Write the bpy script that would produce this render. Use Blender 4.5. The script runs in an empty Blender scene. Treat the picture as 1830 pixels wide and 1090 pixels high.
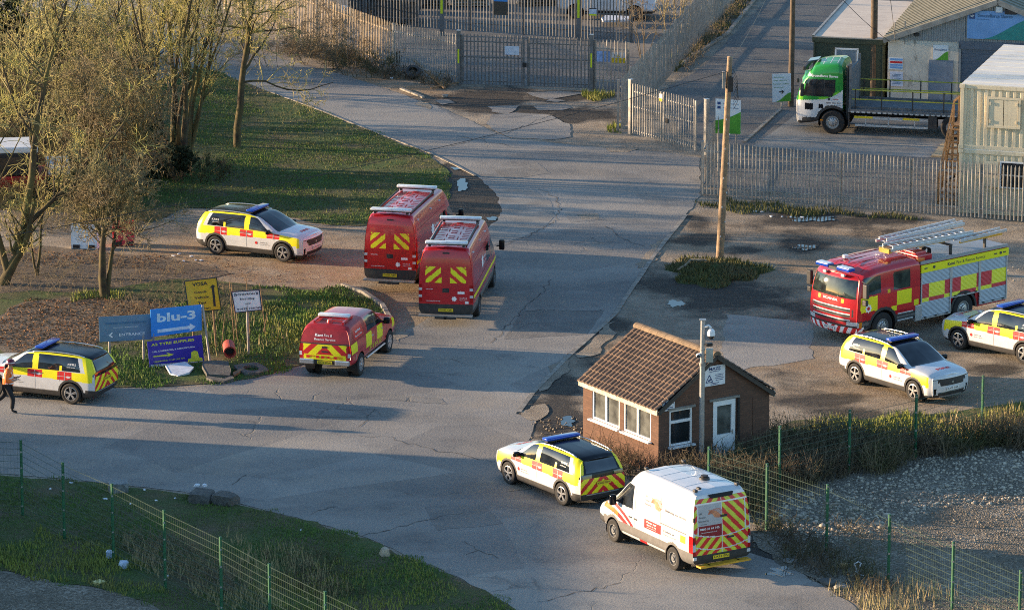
import bpy, bmesh, math, random
import numpy as np
from mathutils import Vector, Matrix, noise as mnoise
from mathutils.bvhtree import BVHTree
from mathutils.geometry import tessellate_polygon
R = math.radians
scene = bpy.context.scene
COL = scene.collection
# ---------------------------------------------------------------- camera
PITCH, FPX, HCAM, W0, H0 = R(14.02), 8470.0, 40.99, 1830.0, 1090.0
cd = bpy.data.cameras.new('camera'); cam = bpy.data.objects.new('camera', cd); COL.objects.link(cam)
cd.sensor_fit = 'HORIZONTAL'; cd.sensor_width = 36.0; cd.lens = 36.0 * FPX / W0
cd.clip_start = 1.0; cd.clip_end = 3000.0
cam.location = (0, 0, HCAM); cam.rotation_euler = (R(90) - PITCH, 0, 0)
scene.camera = cam
# ---------------------------------------------------------------- sky, sun, exposure
SUN_EL = R(8.7)
SUN_DIR = Vector((0.979, -0.204, 0)).normalized()          # the way the light travels along the ground
world = bpy.data.worlds.new('World'); scene.world = world; world.use_nodes = True
wt = world.node_tree
sky = wt.nodes.new('ShaderNodeTexSky'); sky.sky_type = 'NISHITA'; sky.sun_disc = False
sky.sun_elevation = SUN_EL
sky.sun_rotation = math.atan2(-SUN_DIR.x, -SUN_DIR.y)
sky.air_density = 1.0; sky.dust_density = 0.3; sky.ozone_density = 2.5
wt.nodes['Background'].inputs[1].default_value = 0.13
wt.links.new(sky.outputs[0], wt.nodes['Background'].inputs[0])
sl = bpy.data.lights.new('sun', 'SUN'); sl.energy = 5.0; sl.angle = R(0.6); sl.color = (1.0, 0.72, 0.45)
so = bpy.data.objects.new('sun', sl); COL.objects.link(so)
ldir = Vector((SUN_DIR.x * math.cos(SUN_EL), SUN_DIR.y * math.cos(SUN_EL), -math.sin(SUN_EL)))
so.rotation_euler = ldir.to_track_quat('-Z', 'Y').to_euler(); so.location = (-60, 180, 40)
scene.view_settings.view_transform = 'Standard'; scene.view_settings.look = 'None'
scene.view_settings.exposure = 1.5; scene.view_settings.gamma = 1.0
scene.cycles.filter_width = 1.0; scene.cycles.use_denoising = False
scene.cycles.max_bounces = 5; scene.cycles.diffuse_bounces = 2; scene.cycles.glossy_bounces = 3
scene.cycles.transparent_max_bounces = 6; scene.cycles.transmission_bounces = 3

def G(px, py, z=0.0):
    """the world point at height z that the photograph's pixel (px, py) shows"""
    c, s = math.cos(PITCH), math.sin(PITCH)
    a = (px - W0 / 2) / FPX; b = -(py - H0 / 2) / FPX
    dx, dy, dz = a, c + b * s, -s + b * c
    t = (z - HCAM) / dz
    return Vector((dx * t, dy * t, z))
# ---------------------------------------------------------------- materials
MATS = {}
def mat(name, col, rough=0.6, metal=0.0, spec=0.5, vary=0.12, vscale=6.0, dirt=0.0, bump=0.0, bscale=40.0, coat=0.0, col2=None, emit=0.0):
    """plain procedural surface: base colour with a little noise, optional dirt and fine bump"""
    if name in MATS: return MATS[name]
    m = bpy.data.materials.new(name); m.use_nodes = True; nt = m.node_tree
    b = nt.nodes['Principled BSDF']
    b.inputs['Roughness'].default_value = rough; b.inputs['Metallic'].default_value = metal
    b.inputs['Specular IOR Level'].default_value = spec
    if coat: b.inputs['Coat Weight'].default_value = coat; b.inputs['Coat Roughness'].default_value = 0.06
    tc = nt.nodes.new('ShaderNodeTexCoord')
    n = nt.nodes.new('ShaderNodeTexNoise'); n.inputs['Scale'].default_value = vscale; n.inputs['Detail'].default_value = 5
    nt.links.new(tc.outputs['Object'], n.inputs['Vector'])
    r = nt.nodes.new('ShaderNodeValToRGB')
    c = np.array(col[:3]); c2 = np.array(col2[:3]) if col2 else None
    lo, hi = (c * (1 - vary), np.minimum(c * (1 + vary), 0.95)) if c2 is None else (c, c2)
    r.color_ramp.elements[0].position = 0.35; r.color_ramp.elements[0].color = (*lo, 1)
    r.color_ramp.elements[1].position = 0.65; r.color_ramp.elements[1].color = (*hi, 1)
    nt.links.new(n.outputs['Fac'], r.inputs['Fac'])
    out = r.outputs['Color']
    if dirt:
        n2 = nt.nodes.new('ShaderNodeTexNoise'); n2.inputs['Scale'].default_value = 2.3; n2.inputs['Detail'].default_value = 8; n2.inputs['Roughness'].default_value = 0.7
        nt.links.new(tc.outputs['Object'], n2.inputs['Vector'])
        r2 = nt.nodes.new('ShaderNodeMapRange'); r2.inputs[1].default_value = 0.45; r2.inputs[2].default_value = 0.75
        r2.inputs[3].default_value = 0.0; r2.inputs[4].default_value = dirt
        nt.links.new(n2.outputs['Fac'], r2.inputs[0])
        mx = nt.nodes.new('ShaderNodeMixRGB'); mx.inputs[2].default_value = (0.10, 0.085, 0.06, 1)
        nt.links.new(r2.outputs[0], mx.inputs[0]); nt.links.new(out, mx.inputs[1]); out = mx.outputs[0]
    nt.links.new(out, b.inputs['Base Color'])
    if emit:
        nt.links.new(out, b.inputs['Emission Color']); b.inputs['Emission Strength'].default_value = emit
    if bump:
        nb = nt.nodes.new('ShaderNodeTexNoise'); nb.inputs['Scale'].default_value = bscale; nb.inputs['Detail'].default_value = 6
        nt.links.new(tc.outputs['Object'], nb.inputs['Vector'])
        bp = nt.nodes.new('ShaderNodeBump'); bp.inputs['Strength'].default_value = bump; bp.inputs['Distance'].default_value = 0.05
        nt.links.new(nb.outputs['Fac'], bp.inputs['Height']); nt.links.new(bp.outputs[0], b.inputs['Normal'])
    MATS[name] = m
    return m

class NT:
    """tiny node-graph helper for the ground materials"""
    def __init__(s, name, rough=0.9):
        s.m = bpy.data.materials.new(name); s.m.use_nodes = True; s.t = s.m.node_tree; s.b = s.t.nodes['Principled BSDF']
        s.b.inputs['Roughness'].default_value = rough; s.b.inputs['Specular IOR Level'].default_value = 0.3
        s.tc = s.t.nodes.new('ShaderNodeTexCoord').outputs['Object']; MATS[name] = s.m
    def L(s, a, b): s.t.links.new(a, b)
    def mapping(s, scale=(1, 1, 1), rot=0.0, loc=(0, 0, 0)):
        n = s.t.nodes.new('ShaderNodeMapping'); n.inputs['Scale'].default_value = scale; n.inputs['Rotation'].default_value = (0, 0, rot); n.inputs['Location'].default_value = loc
        s.L(s.tc, n.inputs[0]); return n.outputs[0]
    def noise(s, scale, detail=5, rough=0.55, vec=None, dist=0.0):
        n = s.t.nodes.new('ShaderNodeTexNoise'); n.inputs['Scale'].default_value = scale; n.inputs['Detail'].default_value = detail
        n.inputs['Roughness'].default_value = rough; n.inputs['Distortion'].default_value = dist
        s.L(vec if vec is not None else s.tc, n.inputs['Vector']); return n.outputs['Fac']
    def ramp(s, fac, *stops):
        n = s.t.nodes.new('ShaderNodeValToRGB'); e = n.color_ramp.elements
        while len(e) < len(stops): e.new(0.5)
        for i, (p, c) in enumerate(stops):
            e[i].position = p; e[i].color = (*c, 1) if len(c) == 3 else c
        s.L(fac, n.inputs[0]); return n.outputs[0]
    def rng(s, fac, a, b, c=0.0, d=1.0):
        n = s.t.nodes.new('ShaderNodeMapRange'); n.inputs[1].default_value = a; n.inputs[2].default_value = b; n.inputs[3].default_value = c; n.inputs[4].default_value = d
        s.L(fac, n.inputs[0]); return n.outputs[0]
    def math(s, op, a, b):
        n = s.t.nodes.new('ShaderNodeMath'); n.operation = op
        for i, v in enumerate((a, b)):
            if isinstance(v, (int, float)): n.inputs[i].default_value = v
            else: s.L(v, n.inputs[i])
        return n.outputs[0]
    def mix(s, fac, a, b, mode='MIX'):
        n = s.t.nodes.new('ShaderNodeMixRGB'); n.blend_type = mode
        for i, v in enumerate((fac, a, b)):
            if isinstance(v, (int, float)): n.inputs[i].default_value = v
            elif isinstance(v, tuple): n.inputs[i].default_value = (*v, 1)
            else: s.L(v, n.inputs[i])
        return n.outputs[0]
    def vor_edge(s, scale, vec):
        n = s.t.nodes.new('ShaderNodeTexVoronoi'); n.feature = 'DISTANCE_TO_EDGE'; n.inputs['Scale'].default_value = scale
        s.L(vec, n.inputs['Vector']); return n.outputs['Distance']
    def vor_col(s, scale, vec=None):
        n = s.t.nodes.new('ShaderNodeTexVoronoi'); n.inputs['Scale'].default_value = scale
        s.L(vec if vec is not None else s.tc, n.inputs['Vector']); return n.outputs['Distance'], n.outputs['Color']
    def warp(s, amt, scale):
        n = s.t.nodes.new('ShaderNodeTexNoise'); n.inputs['Scale'].default_value = scale; n.inputs['Detail'].default_value = 4
        s.L(s.tc, n.inputs['Vector'])
        v = s.t.nodes.new('ShaderNodeVectorMath'); v.operation = 'MULTIPLY_ADD'; v.inputs[1].default_value = (amt, amt, 0)
        s.L(n.outputs['Color'], v.inputs[0]); s.L(s.tc, v.inputs[2]); return v.outputs[0]
    def col(s, c): s.L(c, s.b.inputs['Base Color'])
    def rough(s, r): s.L(r, s.b.inputs['Roughness'])
    def bump(s, h, strength=0.4, dist=0.05):
        n = s.t.nodes.new('ShaderNodeBump'); n.inputs['Strength'].default_value = strength; n.inputs['Distance'].default_value = dist
        s.L(h, n.inputs['Height']); s.L(n.outputs[0], s.b.inputs['Normal'])

# ---------------------------------------------------------------- object helpers
def tag(o, label=None, cat=None, group=None, kind=None):
    if label: o['label'] = label
    if cat: o['category'] = cat
    if group: o['group'] = group
    if kind: o['kind'] = kind
    return o
def thing(name, label, cat, loc=(0, 0, 0), rz=0.0, group=None):
    o = bpy.data.objects.new(name, None); COL.objects.link(o); o.empty_display_size = 0.3
    o.location = loc; o.rotation_euler = (0, 0, rz)
    return tag(o, label, cat, group)
def copy_tree(o, parent=None):
    c = o.copy(); COL.objects.link(c)
    if parent: c.parent = parent
    for ch in list(o.children): copy_tree(ch, c)
    return c
_font_cache = {}
def text_mesh(s, bold=0.0, spacing=1.0):
    k = (s, bold, spacing)
    if k not in _font_cache:
        cu = bpy.data.curves.new('t', 'FONT'); cu.body = s; cu.size = 1.0; cu.align_x = 'CENTER'; cu.align_y = 'CENTER'
        cu.offset = bold; cu.resolution_u = 2; cu.space_character = spacing; cu.fill_mode = 'FRONT'
        ob = bpy.data.objects.new('t', cu); me = bpy.data.meshes.new_from_object(ob)
        V = np.array([v.co[:] for v in me.vertices]) if len(me.vertices) else np.zeros((0, 3))
        F = [tuple(p.vertices) for p in me.polygons]
        bpy.data.objects.remove(ob); bpy.data.curves.remove(cu); bpy.data.meshes.remove(me)
        if len(V):
            V[:, 0] -= (V[:, 0].min() + V[:, 0].max()) / 2; V[:, 1] -= (V[:, 1].min() + V[:, 1].max()) / 2
        _font_cache[k] = (V, F)
    return _font_cache[k]

class MB:
    """collects shapes and links them as ONE mesh object"""
    def __init__(s): s.v = []; s.f = []; s.m = []
    def add(s, V, F, m=0):
        o = len(s.v); s.v.extend([tuple(map(float, p)) for p in V])
        for f in F: s.f.append(tuple(i + o for i in f)); s.m.append(m)
        return s
    def box(s, c, size, m=0, rz=0.0, rx=0.0, ry=0.0):
        x, y, z = (k / 2 for k in size)
        V = [Vector((a, b, d)) for d in (-z, z) for a, b in ((-x, -y), (x, -y), (x, y), (-x, y))]
        if rz or rx or ry:
            M = Matrix.Rotation(rz, 3, 'Z') @ Matrix.Rotation(ry, 3, 'Y') @ Matrix.Rotation(rx, 3, 'X'); V = [M @ p for p in V]
        c = Vector(c)
        return s.add([p + c for p in V], [(3, 2, 1, 0), (4, 5, 6, 7), (0, 1, 5, 4), (1, 2, 6, 5), (2, 3, 7, 6), (3, 0, 4, 7)], m)
    def bar(s, p, q, w, h, m=0):
        """box of section w x h from p to q"""
        p, q = Vector(p), Vector(q); d = (q - p); L = d.length; d.normalize()
        up = Vector((0, 0, 1)) if abs(d.z) < 0.95 else Vector((0, 1, 0))
        a = d.cross(up).normalized() * (w / 2); b = a.cross(d).normalized() * (h / 2)
        V = [e + i + j for e in (p, q) for i, j in ((-a, -b), (a, -b), (a, b), (-a, b))]
        return s.add(V, [(3, 2, 1, 0), (4, 5, 6, 7), (0, 1, 5, 4), (1, 2, 6, 5), (2, 3, 7, 6), (3, 0, 4, 7)], m)
    def cyl(s, p, q, r, r2=None, n=10, m=0, cap=True):
        p, q = Vector(p), Vector(q); r2 = r if r2 is None else r2
        d = (q - p).normalized(); up = Vector((0, 0, 1)) if abs(d.z) < 0.95 else Vector((1, 0, 0))
        a = d.cross(up).normalized(); b = d.cross(a).normalized()
        V = []
        for e, rr in ((p, r), (q, r2)):
            for i in range(n):
                t = 2 * math.pi * i / n; V.append(e + a * (rr * math.cos(t)) + b * (rr * math.sin(t)))
        F = [(i, i + n, (i + 1) % n + n, (i + 1) % n) for i in range(n)]
        if cap: F += [tuple(range(n)), tuple(range(2 * n - 1, n - 1, -1))]
        return s.add(V, F, m)
    def tube(s, pts, r, n=6, m=0):
        P = [Vector(p) for p in pts]; V = []; k = len(P); ref = None
        for i, p in enumerate(P):
            d = (P[min(i + 1, k - 1)] - P[max(i - 1, 0)]).normalized()
            if ref is None: ref = d.cross(Vector((0, 0, 1)) if abs(d.z) < .9 else Vector((1, 0, 0))).normalized()
            a = (ref - d * ref.dot(d)).normalized(); b = d.cross(a); ref = a
            V += [p + a * (r * math.cos(2 * math.pi * j / n)) + b * (r * math.sin(2 * math.pi * j / n)) for j in range(n)]
        F = [(i * n + j, i * n + (j + 1) % n, (i + 1) * n + (j + 1) % n, (i + 1) * n + j) for i in range(k - 1) for j in range(n)] + [tuple(range(n - 1, -1, -1)), tuple(range((k - 1) * n, k * n))]
        return s.add(V, F, m)
    def poly(s, pts, m=0): return s.add(pts, [tuple(range(len(pts)))], m)
    def prism(s, pts, d, m=0):
        """extrude the planar polygon pts (3-D, in order) by the vector d"""
        n = len(pts); pts = [Vector(p) for p in pts]; d = Vector(d)
        tri = tessellate_polygon([pts])
        V = pts + [p + d for p in pts]
        F = [tuple(t) for t in tri] + [tuple(i + n for i in reversed(t)) for t in tri]
        F += [(i, (i + 1) % n, (i + 1) % n + n, i + n) for i in range(n)]
        return s.add(V, F, m)
    def lathe(s, prof, c=(0, 0, 0), axis='Y', n=24, mats=None, m=0):
        """prof: (radius, offset along the axis)"""
        V = []; k = len(prof)
        for i in range(n):
            t = 2 * math.pi * i / n; ct, st = math.cos(t), math.sin(t)
            for r_, a in prof:
                V.append({'Y': (r_ * ct, a, r_ * st), 'Z': (r_ * ct, r_ * st, a), 'X': (a, r_ * ct, r_ * st)}[axis])
        V = [(p[0] + c[0], p[1] + c[1], p[2] + c[2]) for p in V]
        for i in range(n):
            for j in range(k - 1):
                s.add([V[i * k + j], V[i * k + j + 1], V[((i + 1) % n) * k + j + 1], V[((i + 1) % n) * k + j]], [(0, 1, 2, 3)], mats[j] if mats else m)
        return s
    def text(s, t, size, o, x=(1, 0, 0), u=(0, 0, 1), m=0, bold=0.0, width=None, bvh=None, proud=0.006, spacing=1.0, shear=0.0):
        """writing centred at o; x reads right, u up; width squeezes it to that width; with bvh it is laid onto the body"""
        V, F = text_mesh(t, bold, spacing)
        if not len(V): return s
        o, x, u = Vector(o), Vector(x).normalized(), Vector(u).normalized(); n = x.cross(u).normalized()
        w = V[:, 0].max() - V[:, 0].min(); sx = size if not width else width / w
        P = []
        for p in V:
            q = o + x * (p[0] * sx + p[1] * size * shear) + u * (p[1] * size)
            if bvh is not None:
                h = bvh.ray_cast(q + n * 0.6, -n, 1.2)
                q = (h[0] + n * proud) if h[0] is not None else q
            else: q = q + n * proud
            P.append(q)
        return s.add(P, F, m)
    def patch(s, pts, m=0, bvh=None, n=None, proud=0.005, sub=6):
        """a thin printed shape (quad or polygon) laid onto a body or plane"""
        pts = [Vector(p) for p in pts]; n = Vector(n).normalized()
        if bvh is None: return s.poly([p + n * proud for p in pts], m)
        if len(pts) == 4:
            a, b, c, d = pts; V = []; F = []
            for i in range(sub + 1):
                for j in range(sub + 1):
                    s0, t0 = i / sub, j / sub; V.append((a * (1 - s0) + b * s0) * (1 - t0) + (d * (1 - s0) + c * s0) * t0)
            for i in range(sub):
                for j in range(sub): k = i * (sub + 1) + j; F.append((k, k + sub + 1, k + sub + 2, k + 1))
        else: V = pts; F = [tuple(range(len(pts)))]
        P = []
        for q in V:
            h = bvh.ray_cast(q + n * 0.6, -n, 1.2); P.append(h[0] + n * proud if h[0] is not None else q)
        return s.add(P, F, m)
    def xf(s, M):
        s.v = [tuple(M @ Vector(p)) for p in s.v]; return s
    def build(s, name, mats, parent=None, smooth=False, bevel=0.0, loc=None, rz=0.0):
        me = bpy.data.meshes.new(name); me.from_pydata(s.v, [], s.f)
        if not isinstance(mats, (list, tuple)): mats = [mats]
        for mm in mats: me.materials.append(mm)
        me.polygons.foreach_set('material_index', np.array(s.m, dtype=np.int32))
        if bevel:
            bm = bmesh.new(); bm.from_mesh(me); bmesh.ops.remove_doubles(bm, verts=bm.verts, dist=1e-5)
            ed = [e for e in bm.edges if len(e.link_faces) == 2 and e.calc_face_angle(0) > 0.6]
            bmesh.ops.bevel(bm, geom=ed, offset=bevel, segments=2, profile=0.6, affect='EDGES', clamp_overlap=True)
            bm.to_mesh(me); bm.free()
        if smooth: me.polygons.foreach_set('use_smooth', np.ones(len(me.polygons), dtype=bool)); 
        me.update()
        if smooth == 'auto':
            me.set_sharp_from_angle(angle=R(40))
        o = bpy.data.objects.new(name, me); COL.objects.link(o)
        if parent: o.parent = parent
        if loc is not None: o.location = loc
        if rz: o.rotation_euler = (0, 0, rz)
        return o
rnd = random.Random(7)
def unit(a): return Vector((math.cos(a), math.sin(a), 0))
def add_arrays(name, V, F, mats, mi=None, parent=None, smooth=True):
    """fast numpy mesh (F is an (n,k) array of one polygon size)"""
    me = bpy.data.meshes.new(name); V = np.ascontiguousarray(V, dtype=np.float32); F = np.ascontiguousarray(F, dtype=np.int32)
    k = F.shape[1]
    me.vertices.add(len(V)); me.vertices.foreach_set('co', V.ravel())
    me.loops.add(F.size); me.loops.foreach_set('vertex_index', F.ravel())
    me.polygons.add(len(F)); me.polygons.foreach_set('loop_start', np.arange(0, F.size, k, dtype=np.int32))
    me.polygons.foreach_set('loop_total', np.full(len(F), k, dtype=np.int32))
    if not isinstance(mats, (list, tuple)): mats = [mats]
    for m in mats: me.materials.append(m)
    if mi is not None: me.polygons.foreach_set('material_index', np.ascontiguousarray(mi, dtype=np.int32))
    if smooth: me.polygons.foreach_set('use_smooth', np.ones(len(F), dtype=bool))
    me.update(calc_edges=True)
    o = bpy.data.objects.new(name, me); COL.objects.link(o)
    if parent: o.parent = parent
    return o
# ================================================================ GROUND
def ground_materials():
    # dirt yard: grey-brown hard mud, darker wet patches where 'wet' says so
    g = NT('dirt', 0.95)
    w = g.warp(1.2, 0.35)
    big = g.noise(0.12, 6, 0.6, g.mapping((1, 1.6, 1), 0.2)); mid = g.noise(0.9, 7, 0.65, w); fine = g.noise(14, 6, 0.7)
    base = g.ramp(mid, (0.3, (0.23, 0.19, 0.145)), (0.5, (0.35, 0.30, 0.235)), (0.72, (0.47, 0.415, 0.335)))
    base = g.mix(g.rng(fine, 0.3, 0.7, 0.0, 0.5), base, (0.13, 0.11, 0.085), 'MIX')
    at = g.t.nodes.new('ShaderNodeAttribute'); at.attribute_name = 'wet'
    at2 = g.t.nodes.new('ShaderNodeAttribute'); at2.attribute_name = 'earth'
    base = g.mix(g.math('MULTIPLY', at2.outputs['Fac'], g.rng(g.noise(0.6, 6, 0.7), 0.3, 0.6)), base, (0.25, 0.165, 0.09))
    wet = g.math('ADD', at.outputs['Fac'], g.rng(g.noise(0.30, 7, 0.62, w), 0.3, 0.75, -0.66, 0.30))
    wetm = g.rng(wet, 0.12, 0.42)
    base = g.mix(g.math('MULTIPLY', wetm, 0.92), base, (0.026, 0.023, 0.02))
    trk = g.noise(3.0, 4, 0.6, g.mapping((0.12, 1.4, 1), -0.5)); base = g.mix(g.rng(trk, 0.5, 0.75, 0, 0.35), base, (0.14, 0.125, 0.105))
    g.col(base); g.rough(g.rng(wetm, 0, 1, 0.95, 0.8))
    g.bump(g.math('ADD', g.math('MULTIPLY', mid, 1.6), fine), 0.9, 0.10)
    # road: worn patched asphalt
    a = NT('asphalt', 0.85)
    fine = a.noise(13, 6, 0.75); mid = a.noise(0.55, 7, 0.62, a.warp(1.0, 0.5)); big = a.noise(0.10, 4, 0.6, a.mapping((1, 2.0, 1), 0.35))
    base = a.ramp(big, (0.35, (0.165, 0.16, 0.15)), (0.5, (0.24, 0.228, 0.207)), (0.66, (0.33, 0.309, 0.272)))
    base = a.mix(a.rng(mid, 0.45, 0.7, 0, 0.55), base, (0.285, 0.272, 0.25))
    base = a.mix(a.rng(mid, 0.3, 0.42, 0.45, 0.0), base, (0.085, 0.085, 0.085))
    sp = a.noise(10, 4, 0.7); base = a.mix(a.rng(sp, 0.52, 0.68, 0, 0.32), base, (0.37, 0.345, 0.30)); base = a.mix(a.rng(sp, 0.48, 0.32, 0, 0.3), base, (0.10, 0.098, 0.095))
    oil = a.noise(0.8, 7, 0.7, a.mapping(loc=(11, 5, 0))); base = a.mix(a.rng(oil, 0.60, 0.72, 0, 0.55), base, (0.09, 0.088, 0.085)); dust = a.noise(0.28, 6, 0.65, a.mapping(loc=(3, 9, 0))); base = a.mix(a.rng(dust, 0.5, 0.68, 0, 0.5), base, (0.33, 0.285, 0.225))
    dist, cc = a.vor_col(0.16, a.warp(0.5, 0.6))
    patch = a.t.nodes.new('ShaderNodeSeparateColor'); a.L(cc, patch.inputs[0])
    base = a.mix(a.rng(patch.outputs[0], 0.72, 0.74, 0, 0.3), base, (0.11, 0.11, 0.112))
    base = a.mix(a.rng(patch.outputs[1], 0.78, 0.8, 0, 0.35), base, (0.31, 0.30, 0.275))
    streak = a.noise(0.9, 6, 0.65, a.mapping((0.35, 1.0, 1), 1.0)); base = a.mix(a.rng(streak, 0.55, 0.75, 0, 0.35), base, (0.34, 0.325, 0.30))
    wp = a.warp(1.1, 0.9); e1 = a.vor_edge(0.15, wp); cm = a.rng(a.noise(0.22, 3), 0.56, 0.64)
    crack = a.math('MULTIPLY', a.rng(e1, 0.0, 0.004, 0.8, 0.0), cm)
    e2 = a.vor_edge(0.6, a.warp(0.7, 1.3)); cm2 = a.rng(a.noise(0.16, 3, 0.5, a.mapping(loc=(7, 3, 0))), 0.60, 0.68)
    crack = a.math('MAXIMUM', crack, a.math('MULTIPLY', a.rng(e2, 0.0, 0.02, 0.8, 0.0), cm2))
    base = a.mix(crack, base, (0.07, 0.066, 0.06))
    a.col(base); a.bump(a.math('SUBTRACT', a.math('ADD', fine, a.math('MULTIPLY', mid, 1.2)), a.math('MULTIPLY', crack, 1.5)), 0.55, 0.04)
    # concrete
    c = NT('concrete', 0.9)
    n1 = c.noise(0.8, 7, 0.65); n2 = c.noise(30, 4)
    base = c.ramp(n1, (0.3, (0.19, 0.18, 0.16)), (0.55, (0.27, 0.26, 0.235)), (0.75, (0.34, 0.325, 0.295)))
    base = c.mix(c.rng(n2, 0.5, 0.7, 0, 0.3), base, (0.15, 0.14, 0.125)); c.col(base); c.bump(n2, 0.4, 0.03)
    # dark compound asphalt
    d = NT('old_asphalt', 0.9)
    n1 = d.noise(0.35, 6, 0.6); n2 = d.noise(25, 5, 0.7); n3 = d.noise(1.1, 6, 0.7)
    base = d.ramp(n1, (0.35, (0.10, 0.10, 0.10)), (0.6, (0.17, 0.165, 0.155))); base = d.mix(d.rng(n2, 0.5, 0.7, 0, 0.6), base, (0.26, 0.25, 0.22))
    base = d.mix(d.rng(n3, 0.52, 0.7, 0, 0.5), base, (0.24, 0.22, 0.18)); d.col(base); d.bump(n2, 0.6, 0.05)
    # soil under the grass
    s = NT('soil', 1.0)
    n1 = s.noise(0.5, 6, 0.6, s.warp(0.8, 0.7)); n2 = s.noise(9, 6, 0.7)
    base = s.ramp(n1, (0.32, (0.15, 0.115, 0.072)), (0.48, (0.095, 0.11, 0.04)), (0.62, (0.075, 0.125, 0.032)))
    base = s.mix(s.rng(n2, 0.45, 0.7, 0, 0.6), base, (0.045, 0.04, 0.025)); s.col(base); s.bump(n2, 1.0, 0.12)
    # bare earth bank
    s = NT('bare_earth', 1.0)
    n1 = s.noise(1.1, 7, 0.68, s.mapping((0.35, 1.2, 1), -0.25)); n2 = s.noise(12, 6, 0.7)
    base = s.ramp(n1, (0.3, (0.11, 0.085, 0.06)), (0.5, (0.19, 0.15, 0.11)), (0.7, (0.27, 0.22, 0.165)))
    base = s.mix(s.rng(n2, 0.45, 0.7, 0, 0.6), base, (0.07, 0.055, 0.04)); s.col(base); s.bump(s.math('ADD', n1, n2), 1.0, 0.14)
    # rubble gravel
    v = NT('gravel', 0.95)
    dd, cc = v.vor_col(17.0); n1 = v.noise(0.5, 6, 0.6); hs = v.t.nodes.new('ShaderNodeSeparateColor'); v.L(cc, hs.inputs[0])
    base = v.ramp(hs.outputs[0], (0.0, (0.13, 0.108, 0.08)), (0.6, (0.24, 0.205, 0.155)), (1.0, (0.40, 0.36, 0.295)))
    base = v.mix(v.rng(n1, 0.42, 0.62, 0.6, 0), base, (0.10, 0.085, 0.06)); v.col(base); v.bump(v.math('SUBTRACT', 1.0, dd), 0.9, 0.06)
    # kerb stone, puddle
    mat('kerbstone', (0.27, 0.25, 0.215), 0.9, vary=0.25, vscale=3, dirt=0.7, bump=0.3)
    mat('water', (0.03, 0.032, 0.034), 0.02, spec=0.6, vary=0.05)
ground_materials()
M = MATS

def px2w(poly): return [G(x, y) for x, y in poly]
def jag_poly(poly, jag=0.12, step=0.35, seed=0, px=True):
    P = px2w(poly) if px else [Vector((x, y, 0)) for x, y in poly]
    out = []
    for a, b in zip(P, P[1:] + P[:1]):
        n = max(1, int((b - a).length / step)); t = (b - a)
        nr = Vector((-t.y, t.x, 0)).normalized() if t.length > 0 else Vector((0, 0, 0))
        for i in range(n):
            q = a + t * (i / n)
            k = mnoise.noise(Vector((q.x * 0.9 + seed * 7.1, q.y * 0.9, seed))) + 0.6 * mnoise.noise(Vector((q.x * 3.1, q.y * 3.1, seed + 5.0)))
            out.append(q + nr * (k * jag * 2))
    return out
def sheet(name, poly, z, m, jag=0.12, seed=0, kind='structure'):
    P = jag_poly(poly, jag, seed=seed)
    P = [Vector((p.x, p.y, z)) for p in P]
    me = bpy.data.meshes.new(name); me.from_pydata(P, [], [tuple(t) for t in tessellate_polygon([P])]); me.materials.append(m); me.update()
    bm = bmesh.new(); bm.from_mesh(me); bmesh.ops.recalc_face_normals(bm, faces=bm.faces)
    if sum(f.normal.z * f.calc_area() for f in bm.faces) < 0: bmesh.ops.reverse_faces(bm, faces=bm.faces)
    bm.to_mesh(me); bm.free()
    o = bpy.data.objects.new(name, me); COL.objects.link(o); return tag(o, kind=kind)
def inside(poly, X, Y):
    """vectorised point-in-polygon (world xy)"""
    r = np.zeros(len(X), bool); n = len(poly); j = n - 1
    for i in range(n):
        xi, yi = poly[i]; xj, yj = poly[j]
        c = ((yi > Y) != (yj > Y)) & (X < (xj - xi) * (Y - yi) / (yj - yi + 1e-12) + xi); r ^= c; j = i
    return r

# wet / earthy places in the yard: (px, py, radius across, radius in depth, amount)
WET = [(1300, 535, 3.2, 3.0, .9), (1200, 520, 1.8, 3.2, .8), (1100, 590, 1.5, 3.5, .7), (1060, 640, 1.0, 2.5, .6), (990, 745, 1.5, 3.0, .9), (1010, 775, 1.2, 2.0, .8),
       (1420, 545, 2.0, 2.5, .6), (870, 180, 2.2, 2.8, 1.2), (1015, 208, 1.6, 1.8, 1.1), (930, 197, 2.0, 1.4, 1.1), (1000, 172, 2.0, 1.6, 1.0), (838, 335, 1.2, 5, 1.2), (862, 375, .9, 5, 1.2), (815, 305, .6, 3, 1.2), (1060, 205, 1.8, 2.2, .8), (960, 195, 1.5, 3, .6), (1110, 268, 1.1, 1.0, .9), (1440, 392, 2.5, 2.0, .9), (1370, 398, 2.2, 3, .6),
       (1240, 395, 1.2, 3, .5), (1560, 408, 2.5, 1.6, .5), (1700, 640, 3, 2, .4), (1480, 715, 2.6, 1.4, .7), (1440, 560, 1.6, 2, .6), (1390, 575, 1.6, 2, .5), (700, 470, 1.0, 1.2, .25), (1000, 680, 1.2, 3.0, .6),
       (730, 185, 2, 3.0, .6), (1150, 440, 1.4, 2, .35), (940, 770, 1.2, 2, .5), (1440, 440, 1.3, 1.6, .9), (1260, 430, 1.6, 1.5, .7), (1330, 445, 1.4, 1.2, .7), (1560, 395, 2.5, 1.2, .8), (1420, 680, 2.2, 1.6, .7), (1540, 735, 2.4, 1.2, .7), (1780, 660, 1.6, 1.6, .7), (1340, 985, 1.5, 3, .9), (1440, 1030, 1.5, 2, .8)]
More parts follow.
